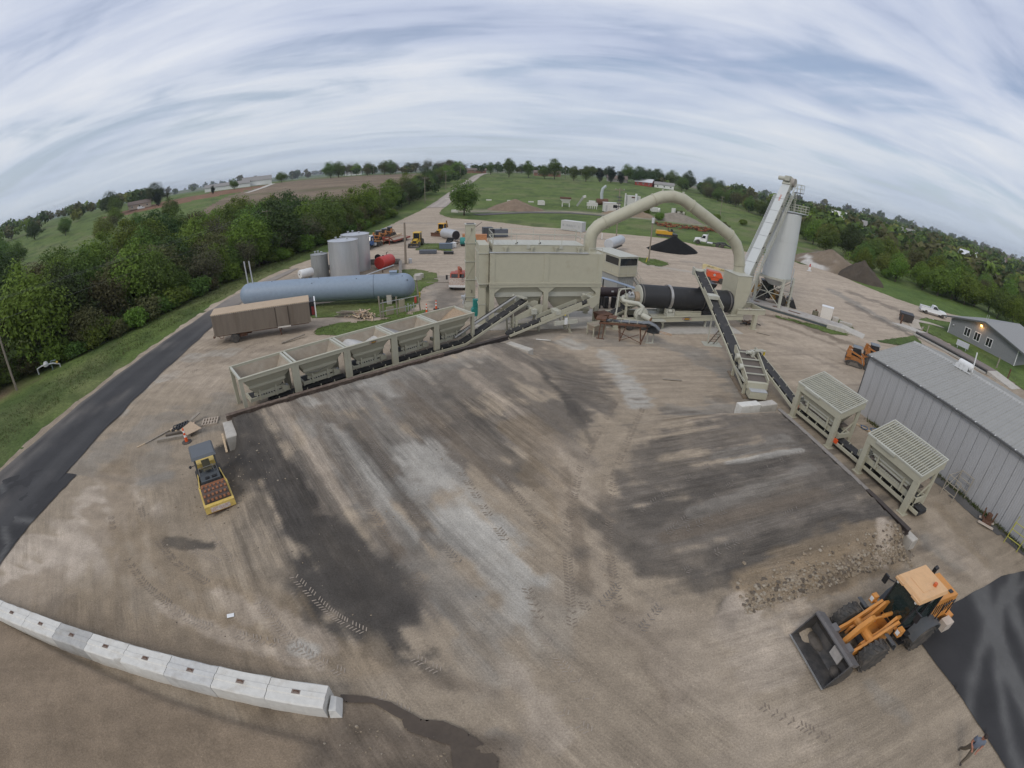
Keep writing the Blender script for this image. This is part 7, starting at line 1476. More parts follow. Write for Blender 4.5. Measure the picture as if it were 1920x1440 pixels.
for k in range(52): q.box(.1+.2*k,.17+.2*k,-.06,-.05,3.20,3.24)
q.obj('rivet_row', mat('bright_rivet', (.6,.56,.5), .6), t)['kind'] = 'stuff'
q = M(); q.box(6.8,8.0,-.06,0,1.15,3.05); 
for k in range(8): q.box(6.87+.14*k,6.94+.14*k,-.085,-.06,1.2,3.0)
d_ = q.obj('side_door', BX, t); q = M(); q.box(6.68,6.76,-.09,0,1.12,3.1); q.box(8.04,8.12,-.09,0,1.12,3.1); q.obj('door_track', mat('dark_brown', (.09,.07,.055), .8), t)['kind'] = 'stuff'; q = M(); q.box(6.8,8.15,-.3,0,.98,1.05); q.obj('door_step', mat('bright_rivet', (.6,.56,.5), .6), t)
q = M(); q.box(.2,TL-.2,.3,TW-.3,.85,1.05); q.obj('chassis', RUST, t)
for y in (.15, TW-.15): wheel(t, (2.1,y,.5), .5, .3, RUST)
q = M(); q.cyl((2.1,.1,.5),(2.1,TW-.1,.5),.1,8); q.box(2.6,3.4,.3,.8,.5,.95); q.box(2.9,3.8,1.2,1.8,.45,.9); q.obj('axle_gear', RUST, t)['kind'] = 'stuff'
for y in (.4, TW-.4): q = M(); q.beam((6.9,y,1.0),(7.0,y,.02),.12,.12); q.obj('landing_leg', RUST, t)
q = M(); q.box(TL,TL+.55,.35,TW-.35,1.6,3.1); q.obj('cooler_unit', BLACK, t); q = M(); q.box(TL+.55,TL+.68,.28,.5,1.45,3.15); q.box(TL+.55,TL+.68,TW-.5,TW-.28,1.45,3.15); q.box(TL+.55,TL+.68,.28,TW-.28,3.05,3.2); q.box(TL+.55,TL+.68,.28,TW-.28,1.4,1.55); q.obj('cooler_frame', WHITE, t)['kind'] = 'stuff'; q = M(); q.box(TL+.56,TL+.6,.6,TW-.6,1.7,2.5); q.box(TL+.2,TL+.5,.28,.35,1.7,2.6); q.obj('red_panel', mat('dull_red', (.22,.03,.025), .7), t)['kind'] = 'stuff'
q = M(); q.box(-.18,0,.1,TW-.1,.8,1.0); q.tube([(.5,-.05,.95),(.65,-.1,.75),(.9,-.1,.75),(1.0,-.05,.95)], .035, 6); q.obj('rear_bumper', RUST, t)['kind'] = 'stuff'
q = M(); q.beam((-22.9,40.3,.1),(-21.2,42.3,.28),.2,.1); tag(q.obj('loose_board', WOODO), 'single board lying on the ground by the trailer landing leg', 'board')
# lumber heap
t = thing('lumber_heap', 'heap of broken pallet boards on the grass before the propane tank', 'lumber', (-16.9,48.7,0)); me = []
for k in range(3): me.append(M().box(-1,1,-.06,.06,-.025,.025).mesh('board', [WOODN, WOODO, mat('pinkish_board', (.5,.37,.27), .85, var=.2, scale=3)][k]))
for k in range(70):
    r = abs(rnd.gauss(0,.8)); a = rnd.uniform(0,2*pi); o = place(me[k % 3], 'board', t, (r*cos(a)*1.2,r*sin(a)*.6,.08+max(0,.75-r*.5)*rnd.random())); o.rotation_euler = (rnd.uniform(-.3,.3), rnd.uniform(-.5,.5), rnd.uniform(0,pi)); o.scale = (rnd.uniform(.35,.8),1.1,1)
for k in range(12): o = place(me[1], 'board', t, (-1.9+rnd.uniform(-.5,.5),.3+rnd.uniform(-.3,.3),.1+.05*k)); o.rotation_euler = (0,rnd.uniform(-.06,.06),rnd.uniform(-.15,.3)); o.scale = (1.1,1.2,1)
# corral of pipes and posts
t = thing('pipe_fence', 'leaning pipe fence with wooden posts in front of the propane tank end', 'fence', (-14.7,48.5,0), radians(38))
for x, h_, tl in ((0,2.5,-.1),(.25,2.0,.1),(2.0,2.1,0),(4.9,4.0,-.35)): q = M(); q.beam((x,0,0),(x+tl,.1,h_),.13,.13); q.obj('post', WOODO, t)
for z in (.7, 1.7): q = M(); q.beam((0,0,z),(4.8,0,z+.1),.06,.06); q.obj('rail', GALV, t)
q = M(); q.box(4.35,5.05,-.35,.25,3.7,4.2); q.obj('birdhouse_box', CONC, t)
for x, w_ in ((.9,.9),(2.5,.7)): q = M(); q.box(x,x+w_,.5,.6,0,.95 if x < 2 else 1.5); q.obj('panel', mat('tan_panel', (.42,.37,.27), .8), t)
for k in range(4): q = M(); q.box(3.2+.35*k,3.28+.35*k,.4,.5,0,.8+.15*(k%2)); q.obj('short_post', GALV, t)
q = M(); q.box(0,.3,0,.3,0,.6); tag(q.obj('valve_marker', mat('yellow_paint', (.65,.48,.03), .5), loc=(-12.3,57.2,0)), 'small yellow valve cap on the grass at the propane tank end', 'valve'); q = M(); q.lathe([(.14,0),(.16,.5),(.1,.8)], 10); tag(q.obj('fire_hydrant', mat('sign_red', (.45,.05,.04), .5), loc=(-12.0,54.5,0)), 'small red standpipe on the grass at the propane tank end', 'standpipe')
cblock((-14.2,67.6), radians(40), 1.2, .7, .7, 'square concrete block on the grass behind the propane tank', 'concrete_block')
q = M(); q.lathe([(.3,0),(.3,.75),(.25,.8)], 12); tag(q.obj('meter_pedestal', GALV, loc=(-18.0,78.8,0)), 'short grey pedestal beside the tall wooden post', 'pedestal')
# yard clutter behind the stack
CLT = [('culvert_pipe', 'large grey corrugated culvert pipe lying open towards the plant', 'pipe'),]
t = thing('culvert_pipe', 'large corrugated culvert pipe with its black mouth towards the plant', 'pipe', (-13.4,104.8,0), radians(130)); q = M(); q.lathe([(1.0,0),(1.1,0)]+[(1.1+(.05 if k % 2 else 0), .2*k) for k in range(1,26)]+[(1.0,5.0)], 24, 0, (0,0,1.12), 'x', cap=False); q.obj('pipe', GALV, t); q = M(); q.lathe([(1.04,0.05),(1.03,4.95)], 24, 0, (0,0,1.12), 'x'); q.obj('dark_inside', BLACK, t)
t = thing('flat_bed_body', 'two dark steel containers standing beyond the baghouse roof', 'container', (-7.6,109.3,0), radians(14)); q = M(); q.box(0,2.3,0,2.2,0,2.3); 
for k in range(7): q.box(.1+.33*k,.25+.33*k,-.06,0,.1,2.2)
q.obj('front_box', mat('charcoal', (.06,.065,.075), .6), t)['kind'] = 'stuff'; q = M(); q.box(2.6,5.8,0,2.2,.2,1.9); q.obj('long_box', mat('slate', (.10,.11,.13), .6), t); q = M(); q.box(4.0,4.4,.3,.7,1.9,2.3); q.obj('lid_box', BLACK, t)
def crate(name, label, loc, rz, sz, m_, cat='box'):
    q = M(); q.box(-sz[0]/2,sz[0]/2,-sz[1]/2,sz[1]/2,.08,sz[2]-.05); q.box(-sz[0]/2-.04,sz[0]/2+.04,-sz[1]/2-.04,sz[1]/2+.04,sz[2]-.05,sz[2]); q.box(-sz[0]/2+.1,sz[0]/2-.1,-sz[1]/2+.1,sz[1]/2-.1,0,.08); tag(q.obj(name, m_, loc=(*loc,0), rz=rz), label, cat)
TEAL = mat('teal_paint', (.03,.22,.20), .5); BRK = mat('brick_orange', (.45,.21,.10), .85, var=.2)
crate('brick_pallet', 'orange brick pallet just left of the exhaust stack top', (-10.8,103.0), .2, (1.8,1.5,1.7), BRK, 'pallet'); crate('brick_pallet', 'orange brick pallet between the stack and the baghouse', (-8.2,103.5), .1, (3.4,1.4,1.6), BRK, 'pallet')
t = thing('teal_tank', 'teal machine body with an orange strip seen left of the stack', 'machine', (-11.6,97.2,0), .1); q = M(); q.lathe([(.6,0),(.8,.1),(.8,3.2),(.6,3.3)], 18, 0, (0,0,1.0), 'x'); q.obj('drum', TEAL, t); q = M(); q.box(.2,3.0,-.6,.6,0,.4); q.obj('base', BLACK, t)
crate('steel_tub', 'slate blue steel tub on the grass left of the teal machine', (-14.0,93.6), .1, (2.6,1.5,1.1), mat('slate_blue', (.12,.15,.19), .6)); crate('steel_plate_stack', 'stack of dark plates lying on the grass near the tractor', (-16.6,88.0), .05, (3.2,1.2,.7), mat('slate', (.10,.11,.13), .6), 'plates'); crate('steel_tub', 'small black tub lying on the grass right of the dark plates', (-12.6,87.6), 0, (1.8,.8,.5), BLACK); crate('white_bag', 'white bulk bag beside the teal machine', (-12.7,95.2), .4, (.9,.9,1.0), WHITE, 'bag')
q = M(); q.prism([(0,0),(1.6,0),(1.9,1.1),(.5,1.2)], 0, .25, 'y'); tag(q.obj('rubber_mat', BLACK, loc=(-15.2,100.8,0), rz=.2), 'black sheet leaning near the culvert pipe', 'sheet')
t = thing('machine_parts', 'jumble of grey machine parts beside the culvert pipe', 'scrap', (-12.6,99.5,0)); q = M()
for k in range(30): a = Vector((rnd.uniform(-1.6,1.2), rnd.uniform(-1,1), rnd.uniform(.05,.7))); q.beam(a, a+Vector((rnd.uniform(-.9,.9), rnd.uniform(-.6,.6), rnd.uniform(-.2,.3))), .14, .12, k % 3)
q.obj('part', [GREYP, GALV, RUST], t)['kind'] = 'stuff'
t = thing('bare_container', 'pale grey shipping container at the far grass edge', 'container', (11.9,128.9,0), radians(-33)); q = M(); q.box(0,6.2,0,2.5,.1,2.6); q.obj('box', mat('container_grey', (.50,.51,.50), .6, var=.05, dirt=.15), t)
q = M()
for k in range(34): q.box(.08+.18*k,.17+.18*k,-.03,0,.25,2.45)
q.obj('corrugation', mat('container_grey', (.50,.51,.50), .6), t)['kind'] = 'stuff'; q = M()
for k, (x, w_) in enumerate(((.5,.25),(.85,.1),(1.5,.2),(1.9,.3),(2.4,.25),(2.9,.3),(3.5,.25),(4.1,.2),(5.3,.15))): q.box(x,x+w_,-.045,-.03,1.2,1.75)
q.obj('faded_lettering', mat('faded_grey', (.33,.345,.35), .7), t)['kind'] = 'stuff'; q = M(); q.box(-.05,6.25,-.06,2.56,2.6,2.66); q.obj('roof', mat('container_roof', (.56,.56,.54), .6), t)

# ---------------------------------------------------------------- near yard: barriers, timbers, debris
def blk(label, x, y, L_, rz, m_, chip=0, h=.80, w=.92):
    t = thing('barrier_block', label, 'concrete block', (x,y,-.02), rz, 'concrete barrier blocks in a row')
    q = M(); hl = L_/2-.012; b = .05; n = 6
    # body with worn, slightly uneven top edge and tongue along the top
    vs = []; fs = []
    for i in range(n+1):
        u = -hl+2*hl*i/n; e = lambda: rnd.uniform(-.018,.018); nib = .0
        if chip and i == n: nib = .16*chip
        vs += [(u,-w/2+e(),0),(u,-w/2+e()+nib,h-b-nib*.5),(u,-w/2+b+nib+e(),h-nib*.3+e()*.3),(u,-.12,h-.005),(u,-.09,h+.035),(u,.09,h+.035),(u,.12,h-.005),(u,w/2-b+e(),h+e()*.3),(u,w/2+e(),h-b),(u,w/2+e(),0)]
    k = 10
    for i in range(n):
        for j in range(k-1): fs.append((i*k+j,i*k+j+1,(i+1)*k+j+1,(i+1)*k+j))
    fs += [tuple(range(k)), tuple(n*k+j for j in range(k-1,-1,-1))]
    q.add(vs, fs); q.obj('body', m_, t, smooth=25)
    q = M(); q.box(-.16,.16,-.085,.085,h+.030,h+.0385); q.obj('lift_pocket', mat('pocket_dark', (.22,.17,.14), .9, var=.3), t)
    q = M(); q.tube([(-.1,0,h+.03),(-.06,.02,h+.075),(.08,.02,h+.075),(.1,-.02,h+.03)], .02, 6); q.obj('lift_loop', RUST, t)
XB = [-25.6,-23.35,-21.03,-18.79,-16.70,-14.6,-12.38,-10.25,-8.07,-5.9]
BLB = ['pale barrier block cut off by the left picture edge', 'pale barrier block second from the left picture edge', 'whitish barrier block just left of the darker grey one', 'darker grey barrier block in the row', 'cream barrier block with a broken near corner', 'cream barrier block right of the broken cornered one', 'grey streaked barrier block with a wide rusty lift hole', 'pale barrier block next to the end of the row', 'last barrier block at the right end of the row by the mud']
BM = [CONCW, CONCW, CONCW, CONCG, CONCW, CONCW, mat('concrete_streaked', (.55,.54,.51), .9, var=.12, dirt=.3, dcol=(.4,.37,.33), scale=2, bump=.15), CONCW, CONCW]
for k in range(9):
    x0, x1 = XB[k], XB[k+1]; f = lambda x: 6.62+.052*(x+14.4)-.0012*(x+14.4)**2
    blk(BLB[k], (x0+x1)/2, f((x0+x1)/2), x1-x0, atan2(f(x1)-f(x0), x1-x0)+rnd.uniform(-.012,.012), BM[k], 1 if k == 4 else 0)
q = M(); q.hexa([(-.12,-.4,0),(.3,-.35,0),(.22,.42,0),(-.1,.4,0),(-.1,-.3,.4),(.12,-.25,.32),(.08,.3,.36),(-.1,.3,.42)]); o = q.obj('concrete_lump', CONCW, loc=(-5.72,6.92,.05), rz=.1, smooth=0); tag(o, 'broken concrete chunk against the end of the last barrier block', 'concrete lump')
BEAMM = mat('rusty_beam', (.115,.082,.062), .85, var=.3, dirt=.4, dcol=(.28,.22,.17), scale=3)
def beamthing(a, b, label, za=1.2, zb=1.2, m_=None):
    a, b = Vector((*a,za)), Vector((*b,zb)); q = M(); q.beam(a,b,.10,.34); q.beam(a+Vector((0,0,.17)),b+Vector((0,0,.17)),.34,.05); q.beam(a-Vector((0,0,.17)),b-Vector((0,0,.17)),.34,.05); o = q.obj('ramp_beam', m_ or BEAMM, smooth=0); tag(o, label, 'steel beam', 'steel beams along the ramp edges')
LA, LB = Vector((-18.95,23.86)), Vector((-.46,39.75))
def lp(t): p = LA+(LB-LA)*t; return (p.x-.05, p.y+.06)
beamthing(lp(0), lp(.185), 'rusty beam at the near end of the left ramp edge'); beamthing(lp(.187), lp(.43), 'rusty ramp edge beam below the second feed bin', 1.24, 1.22); beamthing(lp(.432), lp(.72), 'rusty ramp edge beam below the middle and fourth feed bins', 1.2, 1.2); beamthing(lp(.722), lp(1), 'dark ramp edge beam ending below the rising conveyor', 1.2, 1.25, mat('dark_beam', (.055,.043,.037), .8, var=.2))
RAa, RBb = Vector((19.75,27.75)), Vector((21.50,14.05))
def rpnt(t): p = RAa+(RBb-RAa)*t; return (p.x+.06, p.y)
beamthing(rpnt(0), rpnt(.5), 'concrete dusted beam along the upper right ramp edge', .92, .92, mat('dusty_beam', (.24,.215,.19), .9, var=.2)); beamthing(rpnt(.502), rpnt(.72), 'dark dusty beam midway along the right ramp edge', .92, .92, mat('dusty_beam', (.24,.215,.19), .9)); beamthing(rpnt(.722), rpnt(1), 'dark brown beam end jutting past the right ramp', .95, 1.0, mat('dark_beam', (.055,.043,.037), .8))
def wing(label, p, rz, L_, w, h, m_=CONC, tilt=0): 
    o = cblock((p[0],p[1],-.05), rz, L_, w, h, label, 'wing_block', m_); o.rotation_euler.x = tilt
wing('stained concrete wing block under the near end of the left ramp beam', (-18.2,22.95), radians(-52), 2.3, .75, 1.05); wing('pale concrete wing block at the far end of the left ramp', (.55,38.6), radians(-40), 2.6, .7, 1.0, CONC); wing('tilted white concrete block at the top of the right ramp', (17.7,28.75), radians(12), 1.9, .7, 1.05, CONCW); wing('tan concrete block next to the tilted one at the right ramp top', (19.5,29.1), radians(14), 1.7, .7, .95); wing('concrete wing block under the right ramp beam end', (21.9,14.75), radians(-80), 2.2, .6, .75)
q = M(); q.beam((-17.9,21.6,.05),(-18.9,22.9,.55),.14,.10); tag(q.obj('prop_board', WOODN), 'pale board propped beside the left wing block', 'board')
# rubble: broken stone on the crumbling slope and about the ramps
def rockmesh(seed):
    r = random.Random(seed); q = M(); q.sph((0,0,0), 1, 6, 0, (1,.8,.65)); q.v = [(x*r.uniform(.6,1.3), y*r.uniform(.6,1.3), z*r.uniform(.6,1.25)) for x, y, z in q.v]; return q
rocks = M(); rk = [rockmesh(k) for k in range(4)]
def scatter(n, f, smin, smax):
    P_ = np.array([f() for k in range(n)]); zz = groundzs(P_[:, 0], P_[:, 1])
    for k in range(n):
        x, y = P_[k]; s = smin+(smax-smin)*rnd.random()**3; z = zz[k]; a = rnd.uniform(0,2*pi); b = rk[k % 4]; ca, sa = cos(a)*s, sin(a)*s
        rocks.add([(x+p[0]*ca-p[1]*sa, y+p[0]*sa+p[1]*ca, z+p[2]*s*.9+s*.15) for p in b.v], b.f, rnd.choice((0,0,1,2)))
def onslope(): 
    t_ = rnd.random(); x = 10.2+11.3*t_; y = 11.2+1.9*t_+abs(rnd.gauss(0,1))*.75; return x, min(y, 15.2)
scatter(2300, onslope, .02, .13)
scatter(45, lambda: (rnd.gauss(20.9,.7), rnd.gauss(13.3,.7)), .05, .2)
scatter(160, lambda: (rnd.gauss(-15.5,1.6), rnd.gauss(17.8,2.2)), .03, .08)
scatter(420, lambda: (rnd.uniform(-17,12), rnd.uniform(9,36)), .02, .05)
scatter(60, lambda: (rnd.uniform(-6,0), rnd.uniform(5.3,6.4)), .02, .07)
o = rocks.obj('loose_rubble', [mat('rubble_tan', (.27,.215,.15), .95, var=.3, scale=5), mat('rubble_pale', (.33,.28,.215), .95, var=.25, scale=5), mat('rubble_dark', (.13,.105,.08), .95, var=.3, scale=5)], smooth=0); o['kind'] = 'stuff'
# wood and pallets near the roller
t = thing('scrap_lumber', 'pile of old timbers and a plywood sheet near the roller', 'lumber', (-22.9,22.9,0))
for a, b, w, h_, m_ in (((-1.3,-.9,.12),(1.0,.2,.14),.28,.22,WOODO),((-1.0,-.2,.14),(.7,.8,.16),.26,.24,mat('dark_timber', (.14,.115,.09), .9)),((-2.2,-1.3,.06),(-1.2,.9,.08),.12,.06,WOODO),((-.9,.3,.3),(-.95,1.2,.15),.14,.08,WOODN),((-1.1,.5,.2),(-.3,.3,.3),.12,.07,WOODN),((-.4,.9,.1),(.25,2.6,.5),.3,.05,WOODO),((-2.6,-1.8,.04),(-2.1,-1.0,.05),.1,.05,WOODN),((0,1.2,.1),(.5,1.5,.3),.3,.06,mat('pinkish_board', (.5,.37,.27), .85))): q = M(); q.beam(a,b,w,h_); q.obj('timber', m_, t)
q = M(); q.hexa([(.1,.2,.42),(1.0,-.15,.3),(1.65,.8,.34),(.45,1.2,.55),(.1,.2,.45),(1.0,-.15,.33),(1.65,.8,.37),(.45,1.2,.58)]); q.obj('plywood_sheet', mat('plywood', (.45,.34,.235), .8, var=.12, scale=4), t)
def pallet(name, label, loc, rz, m_, z=0):
    t = thing(name, label, 'pallet', (*loc,z), rz); me = M().box(-.5,.5,-.055,.055,.11,.13).mesh('slat', m_); me2 = M().box(-.045,.045,-.6,.6,0,.11).mesh('bearer', m_)
    for k in range(6): place(me, 'slat', t, (0,-.545+.218*k,0))
    for k in range(3): place(me2, 'bearer', t, (-.45+.45*k,0,0))
    return t
pallet('pallet', 'wooden pallet lying flat on the gravel behind the scrap lumber', (-21.5,25.1), radians(-65), mat('pallet_wood', (.42,.35,.28), .9, var=.2)); pl = pallet('pallet', 'black plastic pallet on top of the scrap lumber', (-23.3,23.8), radians(-60), BLACK, .25); pl.rotation_euler = (.15,-.12,radians(-60))
t = thing('traffic_drum', 'orange white banded channelizer post standing by the scrap lumber', 'channelizer', (-21.75,22.35,0), 0)
def chan(t, h=1.1):
    q = M(); q.lathe([(.36,0),(.36,.07),(.15,.1)], 12); q.obj('base', TYRE, t); n = 6
    for k in range(n): q = M(); q.lathe([(.12-.012*k,.1+(h-.1)*k/n),(.108-.012*k,.1+(h-.1)*(k+1)/n)], 12); q.obj('band', ORANGE if k not in (2,4) else TRIMW, t)
chan(t); t['group'] = 'orange channelizer posts'; dup(t, (-9.04,52.0), 0, 'orange channelizer post right of the pair behind the far feed bins'); dup(t, (-9.9,50.5), 0, 'orange channelizer post mostly hidden by the far feed bins')
# shed wall clutter
t = thing('hose_coil', 'tangled coil of blue hose lying along the shed wall', 'hose', (28.2,25.6,0), radians(-80)); q = M()
for k in range(9):
    cx, cy, r = rnd.uniform(-1.6,1.6), rnd.uniform(-.3,.3), rnd.uniform(.3,.6); q.tube([(cx+r*cos(a)*1.3,cy+r*sin(a)*.8,.06+.05*k*.6+.04*sin(3*a+k)) for a in [2*pi*i/14 for i in range(15)]], .035, 6)
q.obj('hose', mat('hose_blue', (.05,.11,.21), .5, var=.2), t)
q = M(); q.beam((27.5,27.4,.1),(28.9,24.4,.12),.1,.1); tag(q.obj('long_pole', WOODN), 'thin pale pole lying beside the blue hose', 'pole')
def scaffold(label, loc, rz, m_):
    t = thing('scaffold_frame', label, 'scaffold', (*loc,0), rz)
    for y in (0, 1.9):
        for x in (0, 1.1): q = M(); q.tube([(x,y,0),(x,y,1.6)], .035, 6); q.obj('upright', m_, t)
        for z in (.5, 1.1, 1.6): q = M(); q.tube([(0,y,z),(1.1,y,z)], .03, 6); q.obj('rung', m_, t)
    for a, b in (((0,0,.3),(0,1.9,1.5)),((1.1,0,1.5),(1.1,1.9,.3)),((0,0,1.55),(0,1.9,1.55))): q = M(); q.tube([a,b], .022, 6); q.obj('cross_brace', m_, t)
scaffold('tan pipe scaffold frame leaning near the shed wall', (28.9,18.0), radians(-80), mat('scaffold_tan', (.36,.32,.25), .7)); scaffold('yellow green scaffold frame at the right picture edge', (30.7,12.6), radians(-70), mat('scaffold_yellow', (.42,.40,.08), .6))
t = thing('rusty_cart', 'small rusty steel cart against the shed wall', 'cart', (30.4,14.4,0), radians(-55))
for y in (-.35, .35): q = M(); q.box(-.6,.6,y-.06,y+.06,.15,.27); q.obj('rail', mat('dusty_white_box', (.52,.45,.38), .8), t)
q = M(); q.box(-.35,.35,-.3,.3,.27,.4); q.obj('tray', RUST, t); q = M(); q.cyl((0,.1,.4),(0,.1,.85),.2,12); q.obj('pot', RUST, t)
for x in (-.4, .4): q = M(); q.cyl((x,.2,.3),(x*1.1,.35,1.0),.05,6); q.obj('handle', RUST, t)
t = thing('scrap_metal', 'dark scrap metal and a hose loop at the far shed corner', 'scrap', (27.5,31.0,0)); q = M()
for k in range(24): a = Vector((rnd.uniform(-.6,1.0), rnd.uniform(-.9,.9), rnd.uniform(.05,.5))); q.beam(a, a+Vector((rnd.uniform(-.5,.5), rnd.uniform(-.5,.5), rnd.uniform(-.2,.3))), .09, .08, k % 2)
q.tube([(-1.2+.5*cos(a),.3+.4*sin(a),.08) for a in [2*pi*i/16 for i in range(17)]], .05, 6); q.beam((-2.6,1.8,.08),(-1.4,.5,.08),.1,.1,1); q.obj('piece', [BLACK, RUST], t)['kind'] = 'stuff'
for k, (a, b, lb) in enumerate((((2.2,42.8),(3.6,42.6),'pale strip of lumber on the concrete in front of the screen'),((12.6,34.6),(14.2,34.4),'brown plank lying on the gravel before the drum'),((28.5,48.6),(29.9,47.8),'pale board lying right of the drum trailer'),((-12.5,64.7),(-8.6,65.2),'thin bar lying behind the red truck'))): q = M(); q.beam((*a,.05),(*b,.06),.16,.05); tag(q.obj('loose_board', WOODO if k else CONCW), lb, 'board')
q = M(); q.box(-.16,.16,-.10,.10,0,.01); tag(q.obj('paper_scrap', WHITE, loc=(-11.35,10.05,.06), rz=.5), 'white paper scrap on the dirt below the left ramp', 'litter')
# orange arrow sprayed on the asphalt
AR = M(); z_ = .12
for a, b in (((25.3,10.9),(26.4,11.6)),((25.3,10.9),(26.1,10.2)),((25.35,10.95),(25.7,11.5))): AR.beam((*a,z_),(*b,z_),.09,.006)
# mud pools
padsheet('puddle', [(-5.65,7.46),(-4.69,7.57),(-3.80,7.46),(-3.44,7.25),(-2.69,6.92),(-1.97,6.95),(-1.24,6.69),(-0.42,6.06),(-0.06,5.66),(-0.13,5.26),(-1.46,5.18),(-1.62,6.03),(-2.43,6.24),(-3.17,6.46),(-3.32,6.85),(-3.82,7.03),(-4.43,7.29),(-5.39,7.22)], lambda x, y: np.array((.078,.058,.041))*(.85+.3*fbm(x/.8, y/.8, 3, 195))[:, None], colmat('wet_mud', .32, 1.5, .1, 8, .1, .08, 12, .01, .4), .012, step=.06, rough=.12, zf=lambda x, y: np.maximum(Z(x, y)*.25, 0)+.085)

# lug prints pressed into the dust by tyres
def tracks(runs):
    V = []; F = []; mi = []
    for pts, gauge, w, gap, k in runs:
        P_ = [np.array(p, float) for p in pts]; out = []
        for a, b in zip(P_[:-1], P_[1:]): n = max(1, int(np.linalg.norm(b-a)/gap)); out += [a+(b-a)*i/n for i in range(n)]
        out = np.array(out)
        if len(out) > 14: ker = np.ones(9)/9; out[4:-4] = np.stack([np.convolve(out[:, 0], ker, 'valid'), np.convolve(out[:, 1], ker, 'valid')], 1)
        tn = np.gradient(out, axis=0); tn /= np.linalg.norm(tn, axis=1)[:, None]; nn = np.stack([-tn[:, 1], tn[:, 0]], 1)
        for s in ((-1, 1) if gauge else (0,)):
            for i in range(len(out)):
                if rnd.random() < .3 or vnoise(np.array([out[i][0]*.9]), np.array([out[i][1]*.9]), 5)[0] < .42: continue
                c = out[i]+nn[i]*s*gauge/2
                for h in (-1, 1):
                    a = c+nn[i]*h*.03+tn[i]*(gap*.5 if h > 0 else 0); e = c+nn[i]*h*w*.42-tn[i]*.09+tn[i]*(gap*.5 if h > 0 else 0); q = tn[i]*.026; b = len(V); V += [a-q, a+q, e+q*rnd.uniform(.5,1.2), e-q]; F.append((b,b+1,b+2,b+3)); mi.append(k)
    V = np.array(V); z = Z(V[:, 0], V[:, 1])+.022; o = npmesh('tyre_tracks', np.concatenate([V, z[:, None]], 1), np.array(F), None, [mat('track_dust', (.33,.275,.22), .95, var=.2, scale=3), mat('track_damp', (.215,.175,.137), .95, var=.2, scale=3), mat('track_on_millings', (.19,.165,.14), .95, var=.2, scale=3)], 'stuff'); o.data.polygons.foreach_set('material_index', np.array(mi, np.int32))
tracks([([(-15.61,10.06),(-13.02,9.35),(-10.26,9.20),(-7.86,9.19),(-4.76,8.86)],0,.5,.16,0),([(-9.80,11.76),(-7.20,9.96),(-5.04,9.18),(-2.65,7.99)],2.0,.5,.16,0),([(0.31,9.30),(1.08,8.41),(2.15,7.33),(3.67,6.05)],0,.5,.16,0),([(1.53,10.52),(2.79,8.39),(3.60,7.07)],0,.5,.16,0),
 ([(-22.71,16.20),(-19.81,13.52),(-16.21,11.45),(-13.03,10.42)],1.9,.45,.17,1),([(-17.95,13.96),(-15.37,13.33),(-13.09,12.73)],0,.4,.15,0),([(-15.94,15.69),(-14.59,14.28),(-12.54,12.85)],0,.4,.15,0),([(26.46,19.89),(26.25,15.37),(26.74,11.37)],2.0,.5,.17,0),([(25.43,14.49),(26.67,11.85),(27.51,9.39)],0,.5,.17,0),
 ([(8.60,29.69),(5.09,21.92),(3.79,16.24),(3.66,11.01)],2.0,.5,.17,1),([(-4.98,27.57),(-1.63,21.10),(0.98,16.19),(2.42,11.56)],2.0,.5,.17,1),([(-10.77,24.62),(-6.38,18.26),(-2.75,13.65)],2.0,.5,.17,2),([(19.14,19.12),(13.07,17.18),(7.67,14.86),(4.60,11.50)],2.0,.5,.17,2),([(19.11,23.28),(12.11,20.55),(7.13,17.12)],2.0,.5,.17,2),
 ([(31.83,46.31),(34.05,40.42),(36.82,37.96)],1.9,.45,.2,0),([(-30.78,32.93),(-27.62,36.75),(-23.77,41.01)],1.9,.45,.2,1),([(-30.86,26.72),(-31.68,34.08),(-29.37,39.47)],1.9,.45,.2,0),([(7.16,8.99),(8.88,7.31),(11.67,4.85)],0,.5,.17,1)])


# ---------------------------------------------------------------- piles
def pile(name, label, c, rx, ry, h, rz, col, seed, rough=.25, peak=(0,0), sharp=1.0, cat='pile', m_=None):
    n = 44; u = np.linspace(-1.05,1.05,n); X, Y = np.meshgrid(u,u); X, Y = X.ravel(), Y.ravel(); r = np.hypot(X,Y)*(1+.3*(fbm(X*1.5+9,Y*1.5+9,2,seed)-.5))
    z = h*np.clip(1-r,0,1)**sharp; z = z+h*rough*(fbm(X*3+5,Y*3+5,4,seed+1)-.5)*(r < 1)*np.clip((1-r)*3,0,1)
    ca, sa = cos(rz), sin(rz); x = c[0]+X*rx*ca-Y*ry*sa; y = c[1]+X*rx*sa+Y*ry*ca; zb = T(x,y); i = np.arange(n-1)[:,None]*n+np.arange(n-1)[None,:]; F = np.stack([i,i+1,i+n+1,i+n],-1).reshape(-1,4); F = F[(r[F] < 1.03).any(1)]
    u_ = np.unique(F); rm = np.zeros(len(x),int); rm[u_] = np.arange(len(u_)); cc = col(X,Y,r) if callable(col) else np.array(col)*(.8+.4*fbm(X*5,Y*5,4,seed+2))[:,None]
    o = npmesh(name, np.stack([x,y,np.where(r < 1,z+zb+.03,zb-.2)],1)[u_], rm[F], cc[u_], m_ or SOIL, None); tag(o, label, cat); return o
pile('millings_pile', 'black asphalt millings pile behind the control cabin', (35.9,104.9), 6.4, 4.6, 3.5, .2, (.014,.014,.014), 301, .04, sharp=1.0)
pile('dirt_pile', 'tan dirt pile in the meadow left of the old plant parts', (-.9,186), 11, 7, 4.2, 0, (.22,.165,.12), 303, .15)
pile('dirt_pile', 'low rocky dirt pile right of the old plant parts', (45,189), 12, 6, 3.0, -.1, (.26,.20,.14), 305, .3)
